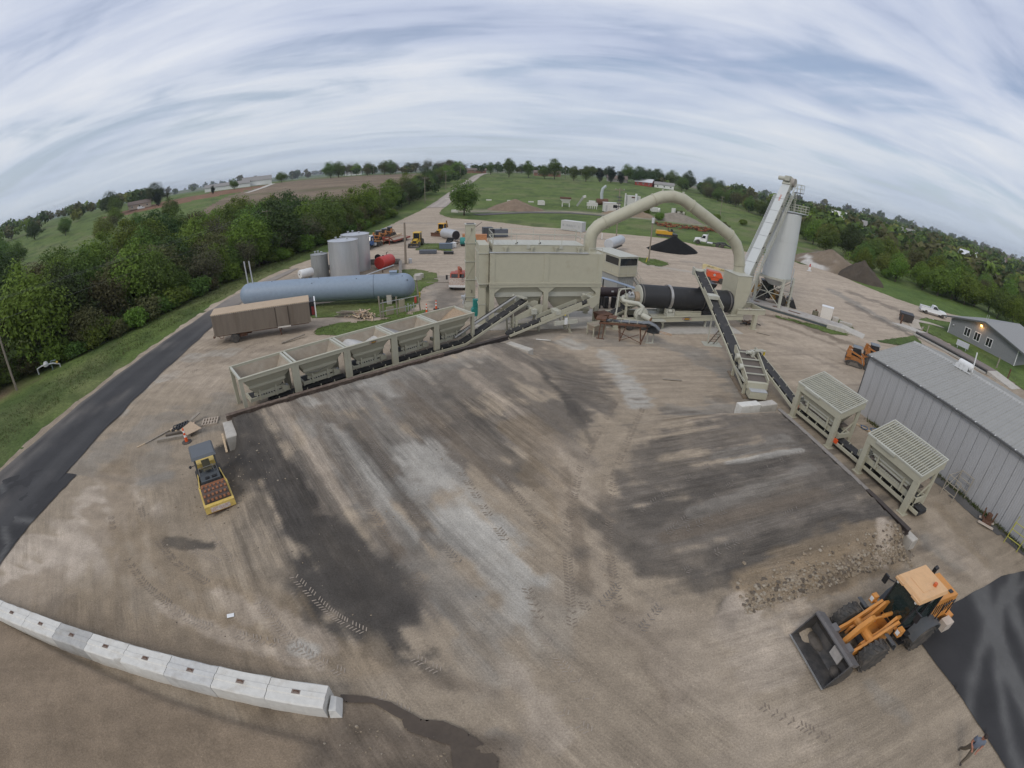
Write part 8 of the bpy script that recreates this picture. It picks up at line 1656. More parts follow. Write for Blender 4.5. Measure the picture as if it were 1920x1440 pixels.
pile('dirt_pile', 'grey rubble pile behind the long duct', (62,184), 11, 6, 3.4, -.1, (.25,.22,.18), 307, .5)
def bigcol(X,Y,r):
    c = np.array((.20,.16,.12))*(.8+.4*fbm(X*4,Y*4,4,311))[:,None]; w = sst(.55,.7,fbm(X*3+2,Y*3,3,313))*sst(.1,-.3,Y)*sst(.3,.0,X); c = c*(1-w[:,None])+np.array((.5,.48,.45))*w[:,None]; return c
pile('dirt_pile', 'long brown dirt pile along the right edge of the yard', (79.5,105.5), 12.5, 5.0, 4.8, radians(-62), bigcol, 315, .35, sharp=.8)
pile('millings_pile', 'dark brown crumbly pile at the near end of the long dirt pile', (82.5,95.2), 6.0, 4.4, 4.6, radians(-62), (.085,.07,.055), 317, .4, sharp=.75)
sh_ = M(); r2 = random.Random(5)
for k in range(170):
    x, y = r2.uniform(47,72), 158+r2.gauss(0,2.2); z = float(T(np.array([x]),np.array([y]))[0]); a = Vector((x,y,z+r2.uniform(.1,1.0))); sh_.beam(a, a+Vector((r2.uniform(-1.6,1.6),r2.uniform(-1,1),r2.uniform(-.3,.4))), .3, .25, k % 3)
o = sh_.obj('scrap_steel_row', [mat('scrap_red', (.22,.05,.025), .8, var=.3), mat('scrap_brown', (.07,.035,.025), .9), mat('scrap_orange', (.30,.10,.04), .8)], smooth=0); tag(o, 'long row of rusty red scrap steel lying in the far grass', 'scrap', kind='stuff')
# black pipes behind the silo
for k, (p, lb) in enumerate((((75.33,112.00,-1.05), 'left of two black pipes lying in the grass behind the silo'), ((76.65,108.00,-0.69), 'right of two black pipes with yellow ends behind the silo'))):
    t = thing('black_pipe', lb, 'pipe', (p[0],p[1],float(T(np.array([p[0]]),np.array([p[1]]))[0])), radians(-12)); q = M(); q.cyl((-2.2,0,.45),(2.2,0,.45),.42,14); q.obj('pipe', BLACK, t); q = M(); q.cyl((2.2,0,.45),(2.4,0,.45),.44,14); q.obj('end_ring', YEL3, t)
# ---------------------------------------------------------------- old plant stored in the meadow
def oz(x, y): return float(T(np.array([x]),np.array([y]))[0])
def old(name, label, cat, x, y, rz=0): return thing(name, label, cat, (x,y,oz(x,y)), rz)
OW = mat('old_white', (.60,.59,.55), .6, var=.08, dirt=.15)
t = old('old_hopper', 'old pale hopper on legs with a rusty rim in the meadow', 'hopper', 20.5, 205, -.1); q = M(); q.frus((-1.2,1.2,-1,1),1.6,(-2.6,2.2,-1.6,1.6),3.4); q.obj('hopper', OW, t); q = M(); q.box(-2.6,2.2,-1.7,1.7,3.4,4.1); q.obj('rim', RUST, t)
for x in (-1.5,1.5): q = M(); q.box(x-.2,x+.2,-.9,.9,0,1.8); q.obj('leg', OW, t)
t = old('old_conveyor', 'short old conveyor tilted up beside the old hopper', 'conveyor', 26.5, 205); q = M(); q.beam((-1.2,0,.6),(1.6,0,5.0),1.0,.7); q.obj('frame', mat('old_grey', (.30,.30,.27), .7), t); q = M(); q.beam((1.2,0,4.6),(2.4,0,5.0),1.1,.9); q.obj('head', OW, t)
t = old('old_screen', 'old pale screening plant left of the white cabin', 'machine', 31.5, 203); q = M(); q.box(-2.2,2.2,-1.2,1.2,1.2,2.6); q.box(-1.4,1.2,-1,1,2.6,3.4); q.obj('body', OW, t)
for k in range(5): q = M(); q.box(-2.0+.9*k,-1.7+.9*k,-1.3,-1.0,0,1.3); q.obj('leg', OW, t)
t = old('old_control_cabin', 'old white cabin with one dark window in the meadow', 'cabin', 38.0, 194, .12); q = M(); q.box(-3.2,3.2,-1.6,1.6,.3,3.9); q.obj('wall', OW, t); q = M(); q.box(-3.3,3.3,-1.7,1.7,3.9,4.05); q.obj('roof', WHITE, t); q = M(); q.box(.3,2.1,-1.64,-1.6,2.0,3.2); q.obj('window', GLASS, t); q = M(); q.box(-2.9,-2.1,-1.64,-1.6,.5,2.9); q.obj('door', mat('pale_door', (.42,.42,.40), .6), t)
t = old('old_chute', 'old rusty drum with a pale bent chute above the white cabin', 'chute', 37.0, 212, 0); q = M(); q.tube([(0,0,3.2),(-.2,0,6),(.2,0,8.2),(1.6,0,9.6)], [.7,.7,.65,.55], 12); q.obj('chute', mat('chute_grey', (.42,.46,.46), .5), t); q = M(); q.cyl((-2.2,0,2.2),(2.8,0,2.4),1.5,18); q.obj('drum', RUST, t)
t = old('old_baghouse', 'old white tower with two pipes right of the white cabin', 'tower', 49.5, 207, .1); q = M(); q.box(-2.6,3.2,-1.8,1.8,2.4,6.6); q.obj('body', OW, t); q = M(); q.cyl((-3.4,-1,0),(-3.4,-1,7.4),.35,10); q.obj('pipe', OW, t); q = M(); q.cyl((1.0,-2.3,.5),(1.0,-2.3,7.6),.45,12); q.obj('pipe', WHITE, t); q = M(); q.box(-.9,.6,-1.84,-1.8,5.6,6.2); q.obj('red_plate', RUST, t)
for x in (-2.3,2.9): q = M(); q.box(x-.2,x+.2,-1.6,-1.2,0,2.4); q.obj('leg', OW, t)
q = M(); q.cyl((1.2,-2.6,1.0),(1.2,-4.0,1.0),.9,14); q.obj('fan', WHITE, t)
t = old('old_burner', 'old pale burner set on a skid in the meadow', 'machine', 60.0, 206, .1); q = M(); q.box(-2.0,1.2,-1,1,.6,2.4); q.obj('body', OW, t); q = M(); q.cyl((1.4,-.6,1.2),(1.9,-.9,1.2),1.2,14); q.obj('fan', OW, t)
t = old('old_tank_skid', 'old pale tank and pump skid at the right end of the old plant', 'tank', 66.5, 195, -.15); q = M(); q.box(0,3.0,-1.2,1.2,.6,2.8); q.obj('tank', mat('old_tan', (.52,.50,.42), .6), t); q = M(); q.cyl((-1.6,0,0.6),(-1.6,0,3.9),.9,14); q.obj('vessel', OW, t); q = M(); q.box(-3.0,3.4,-1.5,1.5,.2,.5); q.obj('skid', OW, t)
t = old('old_trailer_box', 'small white box standing right of the tan dirt pile', 'box', 10.0, 204); q = M(); q.prism([(-1.5,.4),(1.5,.4),(1.5,2.0),(.8,2.4),(-1.5,2.2)], -.9, .9, 'y'); q.obj('box', OW, t)
for k in range(5): q = M(); q.box(-1.2,1.2,-.5,.5,0,.5); o = q.obj('concrete_block', CONCW, loc=(-32+9.5*k,222-1.5*k,oz(-32+9.5*k,222-1.5*k))); tag(o, 'pale concrete marker block lying in a row across the meadow', 'concrete block', 'pale blocks across the meadow')
q = M(); q.box(-.8,.8,-.5,.5,0,.9); q.box(.2,1.6,-.9,0,0,.6); o = q.obj('entrance_blocks', CONCW, loc=(-22.8,172,oz(-22.8,172))); tag(o, 'two white blocks by the farm track entrance at the fork', 'concrete block'); o['kind'] = 'stuff'

# ---------------------------------------------------------------- poles and wires
def pole(p, h, label, arm=2.2, rz=0, r=.15, extra=None):
    z = groundz(p[0],p[1]); t = thing('utility_pole', label, 'pole', (p[0],p[1],z-.1), rz); q = M(); q.cyl((0,0,0),(0,0,h),r,8,0,r*.7); q.obj('mast', POLEW, t)
    if arm: q = M(); q.box(-arm/2,arm/2,-.06,.06,h-.55,h-.40); q.obj('crossarm', POLEW, t)
    if arm:
        for s in (-1,0,1): q = M(); q.cyl((s*arm*.42,0,h-.40),(s*arm*.42,0,h-.18),.05,6); q.obj('insulator', GALV, t)
    if extra == 'can': q = M(); q.cyl((.0,-.3,h-1.3),(.0,-.3,h-.3),.26,12); q.obj('transformer', mat('pale_grey', (.55,.55,.55), .5), t)
    if extra == 'gear':
        for k in range(5): q = M(); q.box(-.5+.2*(k%2),.5,-.25,.25,h-2.2-.7*k,h-2.0-.7*k); q.obj('bracket', GREYP, t)
    return t
PP = [((-55.0,30.1),10.5,'leaning pole at the left picture edge by the verge'),((-49.1,87.3),10.5,'pole standing among the trees left of the silver tanks'),((-47.0,161.9),10.6,'pole in the tree row above the blue truck'),((-39.7,205.5),11.6,'pole beside the far gravel road near the bend'),((-40.5,272),11,'pole farther up the gravel road'),((-41,345),10.8,'distant pole near the top of the gravel road'),((-41,425),10.5,'farthest pole at the crest of the gravel road')]
for p, h, lb in PP: pole(p, h, lb, rz=.1)
pole((-18.64,78.1), 7.2, 'bare wooden post left of the red boom truck', 0, r=.22)
pole((25.6,88.7), 8.9, 'pole with a pale transformer on the grass island', 0, r=.16, extra='can'); pole((22.5,106.3), 13.2, 'tall pole with brackets behind the duct', 2.4, .2, extra='gear')
q = M(); q.beam((24.7,87.3,0),(25.0,87.6,1.0),.08,.08); tag(q.obj('guy_marker', mat('yellow_paint', (.65,.48,.03), .5)), 'yellow guy wire marker at the transformer pole', 'marker')
q = M(); q.box(-.08,.08,-.08,.08,0,1.5); tag(q.obj('white_post', WHITE, loc=(20.8,115.0,0)), 'white post in the grass behind the grey tanker', 'post')
for x, y, lb in ((95,215,'pole by the red barn'),(38,395,'left pole on the meadow skyline'),(47,398,'right pole on the meadow skyline'),(-130,430,'pole at the far edge of the crop field'),(-212,432,'pole near the far left field trees')): pole((x,y), 10.5, lb, 1.8)
w_ = M()
for dx, dz in ((-.9,-.2),(.9,-.2),(0,-2.4)):
    for (p, h, _), (p2, h2, _2) in zip(PP[:-1], PP[1:]):
        a = Vector((p[0]+dx,p[1],groundz(*p)+h+dz)); b = Vector((p2[0]+dx,p2[1],groundz(*p2)+h2+dz)); w_.tube([a+(b-a)*(k/10)-Vector((0,0,1.2*(1-(2*k/10-1)**2))) for k in range(11)], .011, 4, 0, False)
tag(w_.obj('power_line', mat('wire_grey', (.22,.22,.22), .6)), 'power line wires strung along the roadside poles', 'wires', kind='stuff')
# gas meters on the verge
t = thing('gas_meter', 'grey gas meter piping with a yellow valve on the left verge', 'gas meter', (-53.4,34.6,groundz(-53.4,34.6)), .6)
q = M(); q.tube([(-1.6,0,0),(-1.6,0,.7),(-.9,0,.9),(.6,0,.9),(1.5,0,.6),(1.5,0,0)], .09, 8); q.obj('pipe', GALV, t); q = M(); q.lathe([(.3,0),(.35,.3),(.2,.55)], 12, 0, (-.3,0,.75)); q.obj('meter', mat('pale_grey', (.55,.55,.55), .5), t); q = M(); q.sph((1.3,-.2,.95), .16, 8); q.obj('valve', YEL2, t); q = M(); q.tube([(.3,.3,0),(.3,.3,1.1),(1.0,.3,1.1)], .07, 8); q.obj('bypass_pipe', mat('grey_green', (.20,.25,.25), .6), t)

# ---------------------------------------------------------------- houses
def house(label, cat, x, y, L_, D_, wall, roof, rz=0, h=2.6, rh=1.9, win=3, zoff=0):
    t = old('farm_house' if cat == 'house' else cat.replace(' ','_'), label, cat, x, y, rz); t.location.z += zoff
    q = M(); q.prism([(0,-.5),(D_,-.5),(D_,h),(D_/2,h+rh),(0,h)], -L_/2, L_/2, 'x'); q.obj('wall', wall, t)
    for s in (0, 1):
        y0, y1 = (-.5, D_/2) if s == 0 else (D_+.5, D_/2); z0 = h-rh*.5/(D_/2); q = M(); q.hexa([(-L_/2-.5,y0,z0),(L_/2+.5,y0,z0),(L_/2+.5,y1,h+rh),(-L_/2-.5,y1,h+rh),(-L_/2-.5,y0,z0+.15),(L_/2+.5,y0,z0+.15),(L_/2+.5,y1,h+rh+.15),(-L_/2-.5,y1,h+rh+.15)]); q.obj('roof', roof, t)
    for k in range(win):
        u = -L_/2+L_*(k+.5)/win; q = M(); q.box(u-.6,u+.6,-.06,0,.9,2.1); f = q.obj('window', WHITE, t); q = M(); q.box(u-.5,u+.5,-.09,-.06,1.0,2.0); q.obj('pane', GLASS, f)
    return t
BRW = mat('house_brick', (.24,.13,.095), .85, var=.15); TANH = mat('house_tan', (.45,.37,.29), .8); RFB = mat('roof_brown', (.16,.125,.105), .9, var=.1); WHS = mat('house_white', (.72,.72,.70), .6); RFG = mat('roof_grey', (.26,.25,.24), .9); RFS = mat('roof_metal', (.62,.63,.65), .4, .2); BARNR = mat('barn_red', (.27,.045,.03), .8, var=.1)
house('low brick house at the head of the gravel road', 'house', -42, 470, 22, 9, BRW, RFB, .1, zoff=.3); house('brick ranch house left of the middle of the meadow skyline', 'house', 26, 440, 24, 9, BRW, RFB, .0, 3, 2); house('grey roofed house beside the small trees on the meadow skyline', 'house', 84, 410, 17, 9, RFG, RFB, -.1, 3, 2.6)
house('white house at the right part of the meadow skyline', 'house', 118, 385, 16, 8, WHS, RFG, -.2, 3, 2); house('red barn with a pale metal roof', 'barn', 101, 388, 14, 10, BARNR, RFS, -.5, 3.0, 2.6, 3, .3)
house('brick farmhouse among trees at far left', 'house', -268, 283, 17, 9, TANH, RFB, .7, 3, 2.2, zoff=1); house('long white poultry barn on the left horizon', 'barn', -247, 372, 40, 10, WHS, RFG, .45, 3.0, 2.4, 0, .5); house('white farm workshop beside the long white barn', 'barn', -228, 392, 26, 14, WHS, RFG, .5, 4.2, 3.4, 0, .5); house('small white house behind the far left tree row', 'house', -190, 545, 18, 9, WHS, RFG, .2)
for k in range(4):
    x, y = (215,300,330,250)[k], (262,235,330,330)[k]; house(('white gabled house showing through the right hand woods nearest the silo','white house half hidden in the right hand woods','pale house roof in the right hand woods','white house farther back in the right hand woods')[k], 'house', x, y, 12, 9, WHS, (RFG,RFS,RFG,WHS)[k], -.6, 5, 3, 2, 3)
vn = thing('parked_van', 'white van parked in front of the far left farmhouse', 'van', (-256,268,oz(-256,268)+1), .9); q = M(); q.prism([(0,.4),(5,.4),(5,1.3),(4.2,1.4),(3.5,2.1),(0,2.1)], -.95, .95, 'y'); q.obj('body', WHITE, vn); q = M(); q.box(3.3,4.0,-.97,.97,1.45,1.9); q.obj('window', GLASS, vn)
# town rows on the right horizon
tw = M(); r3 = random.Random(9)
for k in range(150):
    az = radians(r3.uniform(42,66)); d_ = r3.uniform(750,1500); x, y = d_*sin(az), d_*cos(az); z = oz(x,y); w = r3.uniform(9,16); tw.box(x-w/2,x+w/2,y-5,y+5,z-1,z+4.5,k % 3); tw.prism([(-w/2-.5,4.5),(w/2+.5,4.5),(0,8)], y-5, y+5, 'y', 3+k % 2) if False else tw.hexa([(x-w/2,y-5.4,z+4.5),(x+w/2,y-5.4,z+4.5),(x+w/2,y+5.4,z+4.5),(x-w/2,y+5.4,z+4.5),(x-w/2,y-.2,z+7.5),(x+w/2,y-.2,z+7.5),(x+w/2,y+.2,z+7.5),(x-w/2,y+.2,z+7.5)],3+k % 2)
tag(tw.obj('distant_town', [WHS, TANH, BRW, RFB, RFG], smooth=0), 'far town roofs along the right horizon', 'town', kind='stuff')

# ---------------------------------------------------------------- trees
def leafmat(name, col, var=.3):
    m = bpy.data.materials.new(name); m.use_nodes = True; N = m.node_tree.nodes; L = m.node_tree.links; b = N['Principled BSDF']; b.inputs['Roughness'].default_value = .75; b.inputs['Specular IOR Level'].default_value = .2
    oi = N.new('ShaderNodeObjectInfo'); geo = N.new('ShaderNodeNewGeometry'); n = N.new('ShaderNodeTexNoise'); n.inputs['Scale'].default_value = .55; n.inputs['Detail'].default_value = 3; L.new(geo.outputs['Position'], n.inputs['Vector'])
    ad = N.new('ShaderNodeMath'); ad.operation = 'MULTIPLY_ADD'; L.new(n.outputs['Fac'], ad.inputs[0]); ad.inputs[1].default_value = .8; L.new(oi.outputs['Random'], ad.inputs[2]); mr = N.new('ShaderNodeMapRange'); mr.inputs[1].default_value = .25; mr.inputs[2].default_value = 1.55; mr.inputs[3].default_value = 1-var; mr.inputs[4].default_value = 1+var; L.new(ad.outputs[0], mr.inputs[0])
    ri = N.new('ShaderNodeMapRange'); L.new(geo.outputs['Random Per Island'], ri.inputs[0]); ri.inputs[3].default_value = .72; ri.inputs[4].default_value = 1.3; mu = N.new('ShaderNodeMath'); mu.operation = 'MULTIPLY'; L.new(mr.outputs[0], mu.inputs[0]); L.new(ri.outputs[0], mu.inputs[1])
    s = N.new('ShaderNodeVectorMath'); s.operation = 'SCALE'; s.inputs[0].default_value = col; L.new(mu.outputs[0], s.inputs['Scale'])
    hs = N.new('ShaderNodeHueSaturation'); L.new(s.outputs[0], hs.inputs['Color']); hm = N.new('ShaderNodeMapRange'); L.new(oi.outputs['Random'], hm.inputs[0]); hm.inputs[3].default_value = .475; hm.inputs[4].default_value = .52; L.new(hm.outputs[0], hs.inputs['Hue']); L.new(hs.outputs[0], b.inputs['Base Color'])
    tr = N.new('ShaderNodeBsdfTranslucent'); L.new(hs.outputs[0], tr.inputs['Color']); mx = N.new('ShaderNodeMixShader'); mx.inputs[0].default_value = .25; L.new(b.outputs[0], mx.inputs[1]); L.new(tr.outputs[0], mx.inputs[2]); L.new(mx.outputs[0], N['Material Output'].inputs['Surface']); return m
LF = {'fresh': leafmat('leaf_fresh_green', (.135,.200,.034)), 'mid': leafmat('leaf_mid_green', (.098,.150,.033)), 'dark': leafmat('leaf_dark_green', (.055,.090,.028)), 'olive': leafmat('leaf_olive', (.105,.105,.042)), 'yellow': leafmat('leaf_yellow_green', (.150,.165,.038)), 'conif': leafmat('needle_dark', (.015,.030,.014)), 'bud': leafmat('leaf_budding', (.115,.115,.065))}
BARK = mat('bark', (.085,.07,.055), .95, var=.25, scale=3)
def treemesh(seed, h, r, leaves, leaf, lean=.0, shape='round', low=.25, lsize=.34, nb=9):
    """tapered trunk with limbs; leaf-sized cards in clumps at the limb ends"""
    g = np.random.default_rng(seed); q = M(); tips = []
    trunk = [Vector((g.normal(0,.12)*i*.4, g.normal(0,.12)*i*.4, h*low*1.9*i/4)) for i in range(5)]; trunk[0] = Vector((0,0,-.3))
    q.tube(trunk, [.028*h,.022*h,.019*h,.015*h,.011*h], 7); 
    for k in range(nb):
        a = 2*pi*k/nb+g.uniform(-.4,.4); f = g.uniform(.35,1); base = trunk[1].lerp(trunk[4], f); el_ = g.uniform(.25,1.25) if shape != 'tall' else g.uniform(.7,1.4); ln = r*g.uniform(.65,1.05) if shape != 'tall' else r*g.uniform(.9,1.5)
        e = base+Vector((cos(a)*cos(el_)*ln, sin(a)*cos(el_)*ln, sin(el_)*ln*1.15+h*.06)); mid_ = base.lerp(e,.5)+Vector((g.normal(0,.15),g.normal(0,.15),.1*ln)); q.tube([base,mid_,e], [.010*h,.007*h,.003*h], 5)
        for j in range(3):
            e2 = mid_.lerp(e,g.uniform(.1,1))+Vector((g.normal(0,.35)*r*.6,g.normal(0,.35)*r*.6,g.uniform(.05,.45)*r*.6)); q.tube([mid_.lerp(e,.3+.2*j),e2], [.005*h,.0018*h], 4); tips.append(e2)
        tips.append(e)
    top = trunk[4]; 
    for j in range(5):
        e = top+Vector((g.normal(0,.3)*r*.5,g.normal(0,.3)*r*.5,g.uniform(.2,1)*max(.5,h-top.z-.6))); q.tube([top,e], [.008*h,.003*h], 4); tips.append(e)
    wood = q.mesh('trunk', BARK, 0)
    tp = np.array([list(t) for t in tips]); n = leaves; ci = g.integers(0,len(tp),n); rad = g.uniform(.5,1.0,len(tp))*r*.46; d_ = g.normal(0,1,(n,3)); d_ /= np.linalg.norm(d_,axis=1)[:,None]; c = tp[ci]+d_*(rad[ci]*g.random(n)**.55)[:,None]*np.array((1,1,.8))
    k = int(n*.38); zc = h*(.5+low*.25); el_ = np.stack([d_[:k,0]*r*1.0, d_[:k,1]*r*1.0, d_[:k,2]*(h-zc)*.98],1)*(g.random(k)**.33)[:,None]*(.8+.35*vnoise(d_[:k,0]*2.2+5, d_[:k,1]*2.2+d_[:k,2]*2+5, seed))[:,None]; c[:k] = el_+np.array((0,0,zc)); c[:,2] = np.maximum(c[:,2], h*low*.35*(.5+g.random(n)))
    nrm = d_+g.normal(0,.6,(n,3))+np.array((0,0,.5)); nrm /= np.linalg.norm(nrm,axis=1)[:,None]; u = np.cross(nrm,g.normal(0,1,(n,3))); u /= np.linalg.norm(u,axis=1)[:,None]; v = np.cross(nrm,u); s = (lsize*g.uniform(.6,1.3,n))[:,None]; u = u*s; v = v*s*.62
    V = np.stack([c-u*.9, c-v*.7+nrm*s*.1, c+u, c+v*.7+nrm*s*.1],1).reshape(-1,3); F = np.arange(4*n).reshape(n,4); o = npmesh('crown', V, F, None, LF[leaf], None, False); me = o.data; bpy.data.objects.remove(o); return wood, me
TM = {}
def tm(key, *a, **k): TM[key] = treemesh(*a, **k)
tm('f1',1,10,4.6,7500,'fresh',lsize=.27,low=.14); tm('f2',2,11,4.0,6500,'fresh',nb=11,lsize=.27,low=.14); tm('m1',3,11,4.9,8000,'mid',nb=11,lsize=.28,low=.14); tm('m2',4,10,4.2,7000,'mid',lsize=.27,low=.12); tm('d1',5,12,5.0,8500,'dark',nb=12,lsize=.29,low=.12); tm('o1',6,9.5,4.2,5500,'olive',lsize=.26,low=.15); tm('o2',7,10.5,4.2,3600,'bud',nb=13,lsize=.22,low=.18); tm('b1',8,10,4.0,600,'bud',nb=15,lsize=.18); tm('y1',9,9,4.2,6500,'yellow',lsize=.27,low=.12); tm('c1',10,9,2.4,5500,'conif',shape='tall',low=.12,lsize=.28); tm('s1',11,3.2,2.4,3200,'fresh',low=.08,lsize=.22,nb=8); tm('s2',12,2.8,2.3,3000,'mid',low=.08,lsize=.22,nb=8); tm('t1',13,13,3.8,8000,'mid',shape='tall',low=.14,lsize=.28); tm('s3',14,2.6,2.2,2000,'olive',low=.08,lsize=.2,nb=8)
KN = {'f':('leafy_tree','fresh green spring tree'),'m':('leafy_tree','mid green leafy tree'),'d':('dense_tree','dark green dense tree'),'o':('budding_tree','olive brown budding tree'),'b':('bare_tree','nearly bare branching tree'),'y':('yellow_green_tree','yellow green tree'),'c':('conifer','dark narrow conifer'),'s':('shrub','low green shrub'),'t':('tall_tree','tall rounded green tree')}
def plant(key, x, y, s, label, group=None, z=None):
    w, l = TM[key]; nm, _ = KN[key[0]]; t = thing(nm, label, 'shrub' if key[0] == 's' else 'tree', (x,y,groundz(x,y)-.05 if z is None else z), rnd.uniform(0,2*pi), group); t.scale = (s*rnd.uniform(.9,1.12),s*rnd.uniform(.9,1.12),s*rnd.uniform(.92,1.1)); place(w,'trunk',t); place(l,'crown',t); return t
r4 = random.Random(21)
def lab16(t):
    for a, b in (('fresh green spring tree','fresh green tree'),('mid green leafy tree','mid green tree'),('dark green dense tree','dark green tree'),('olive brown budding tree','olive brown tree'),('nearly bare branching tree','nearly bare tree'),('in the right hand woods','in the right woods'),('in the row beside the gravel road','in the gravel road row'),(' the bottom',' bottom')):
        t = t.replace(a, b)
    w = t.split(); return t if len(w) <= 16 else ' '.join(x for x in w if x not in ('the','of'))
def pick(v, cuts, names): return names[sum(v > c for c in cuts)]
def zl(x, y): return pick(y, (22,34,46,60,74,92,120), ('at the lower left picture edge','above the gas meter','level with the roller','opposite the box trailer','opposite the propane tank','beside the silver tanks','beside the blue truck','beyond the blue truck'))+', '+pick(wedge(y)-x, (2,9,20,33), ('at the very roadside','front row','second rows','middle rows','back rows'))
def zr(x, y): return pick(math.degrees(atan2(x,y)), (40,44,48,52,56,60), ('just right of the silo','above the black pipes','above the long dirt pile','above the dark crumbly pile','above the white pickup','over the office roof','at the right picture edge'))+', '+pick(hypot(x,y), (152,185,225,270), ('at the meadow edge','front rows','middle rows','upper rows','topmost rows'))
def zh(x, y): return pick(y, (190,240,300,360), ('near the fork','on the lower slope','halfway up','on the upper slope','at the crest'))
def zw(x, y): return pick(x, (-270,-225,-185,-140,-95,-50,0,40,85,130,165), ('farthest left','far left','left of the plowed field','above the crop field corner','left of the crop field middle','right of the crop field middle','at the road crest','left of the brick ranch house','right of the brick ranch house','left of the red barn','right of the red barn','above the duct bend'))
def grove(n, f, keys, smin, smax, where, mind=3.0, zone=None):
    pts = []; tries = 0
    while len(pts) < n and tries < n*60:
        tries += 1; x, y = f()
        if all((x-a)**2+(y-b)**2 > mind*mind for a, b in pts): pts.append((x,y))
    for x, y in pts:
        k = r4.choice(keys); sz = r4.uniform(smin,smax); u = (sz-smin)/(smax-smin+1e-6); plant(k, x, y, sz, lab16(('small ' if u < .33 else 'large ' if u > .67 else 'medium ')+KN[k[0]][1].replace('low ','')+' '+where+((' '+zone(x,y)) if zone else '')), 'trees '+where)
# left woods, hard against the verge
def wedge(y): return np.interp(y, [0,20,31,38,45,62,72,88,103,125,170], [-64,-61,-59,-53.5,-49.5,-48.5,-47.5,-45.5,-43,-42,-42.5])
def fl():
    y = r4.uniform(6,140); x = wedge(y)-2.5-r4.random()**1.25*46; return x, y
grove(104, fl, ['f1','f2','m1','m2','f1','o1','o2','d1','f1','m2','f2'], .85, 1.15, 'in the left woods', 4.0, zl)
grove(26, lambda: (lambda y: (wedge(y)-1-abs(r4.gauss(0,1.2)), y))(r4.uniform(40,150)), ['o2','m2','f2','o1','s1'], .55, .85, 'in the left woods edge', 3.2, zl)
grove(40, lambda: (lambda y: (wedge(y)+.8-abs(r4.gauss(0,1.0)), y))(r4.uniform(34,165)), ['s1','s2','s1','s3'], .6, 1.1, 'along the left verge', 1.8, zl)
grove(16, lambda: (lambda y: (wedge(y)-r4.uniform(0,6), y))(r4.uniform(6,36)), ['s1','s2','s3'], .6, 1.0, 'under the trees at the left picture edge', 2.2)
plant('b1', -58, 84, 1.15, 'bare branching tree beside the pole above the silver tanks'); plant('b1', -63, 88, 1.2, 'second bare branching tree left of the pole above the silver tanks')
# tree row climbing with the gravel road
def fr():
    t_ = r4.random(); y = 140+290*t_; return -46-7*r4.random()-3*t_+r4.gauss(0,1.5), y
grove(46, fr, ['f1','m1','m2','o1','f2','d1','o2'], .8, 1.15, 'in the row beside the gravel road', 5.0, zh)
plant('m1', -17.8, 161, 1.12, 'single bushy tree standing alone at the fork of the gravel road')
# far left farm
grove(16, lambda: (r4.uniform(-330,-150), r4.uniform(95,215)), ['d1','m1','o1','m2','f1'], .8, 1.15, 'on the slope beyond the left woods', 8, zw)
plant('y1', -165, 150, 1.2, 'golden yellow green tree on the left slope')
for k, (x, y, s, kk, lb) in enumerate(((-283,268,1.6,'d1','big dark tree left of the far left farmhouse'),(-272,262,1.35,'m1','broad green tree right behind the farmhouse'),(-262,296,1.5,'d1','dark tree beside the farmhouse roof'),(-252,286,1.1,'c1','dark round evergreen right of the farmhouse'),(-254,300,1.2,'b1','bare pale tree above the farmhouse evergreen'),(-233,330,.7,'c1','small dark tree at the edge of the plowed field'),(-227,352,1.0,'m2','green tree left of the long white barn'),(-170,425,1.45,'m1','large open tree at the crop field corner'),(-164,430,1.35,'m1','second large open tree at the crop field corner'),(-140,442,.9,'o1','small tree right of the large field corner trees'),(-205,395,1.0,'m1','round tree beside the white farm workshop'))): plant(kk, x, y, s, lb)
grove(15, lambda: (r4.uniform(-215,-60), r4.uniform(455,520)), ['d1','m1','o1','f1','o2'], 1.0, 1.5, 'along the far edge of the crop field', 6, zw)
# skyline trees above the meadow
for k, (px_, d_, s, kk, lb) in enumerate(((958,395,1.35,'t1','tall rounded tree left on the meadow skyline'),(925,430,.9,'t1','slim tree left of the tall skyline tree'),(993,395,1.1,'t1','tree above the brick ranch house'),(1022,392,1.0,'m1','left of the twin skyline trees'),(1040,390,1.3,'t1','right of the twin skyline trees'),(1075,385,1.0,'t1','slim skyline tree left of the grey roofed house'),(1097,382,1.05,'t1','slim skyline tree right of the grey roofed house'),(1122,395,1.3,'c1','left dark conifer on the skyline'),(1142,398,1.4,'c1','middle dark conifer on the skyline'),(1160,392,1.2,'c1','right dark conifer on the skyline'))):
    ang = math.radians((px_-975)*.0648); plant(kk, d_*sin(ang), d_*cos(ang), s, lb)
def fs(): a = r4.uniform(-8,13); d_ = r4.uniform(455,560); return d_*sin(radians(a)), d_*cos(radians(a))
grove(13, fs, ['d1','m1','o1','d1'], .8, 1.15, 'behind the skyline houses', 7, zw)
def fb(): a = r4.uniform(12.5,25); d_ = r4.uniform(400,470); return d_*sin(radians(a)), d_*cos(radians(a))
grove(16, fb, ['d1','m1','o1','d1','m2'], 1.0, 1.5, 'behind the meadow skyline', 7, zw)
def fm(): t_ = r4.random(); a = 21+14*t_; d_ = 385-190*t_+r4.uniform(0,45); return d_*sin(radians(a)), d_*cos(radians(a))
grove(32, fm, ['m1','d1','m2','o1','y1','f1'], .75, 1.05, 'along the right meadow edge', 6, zw)
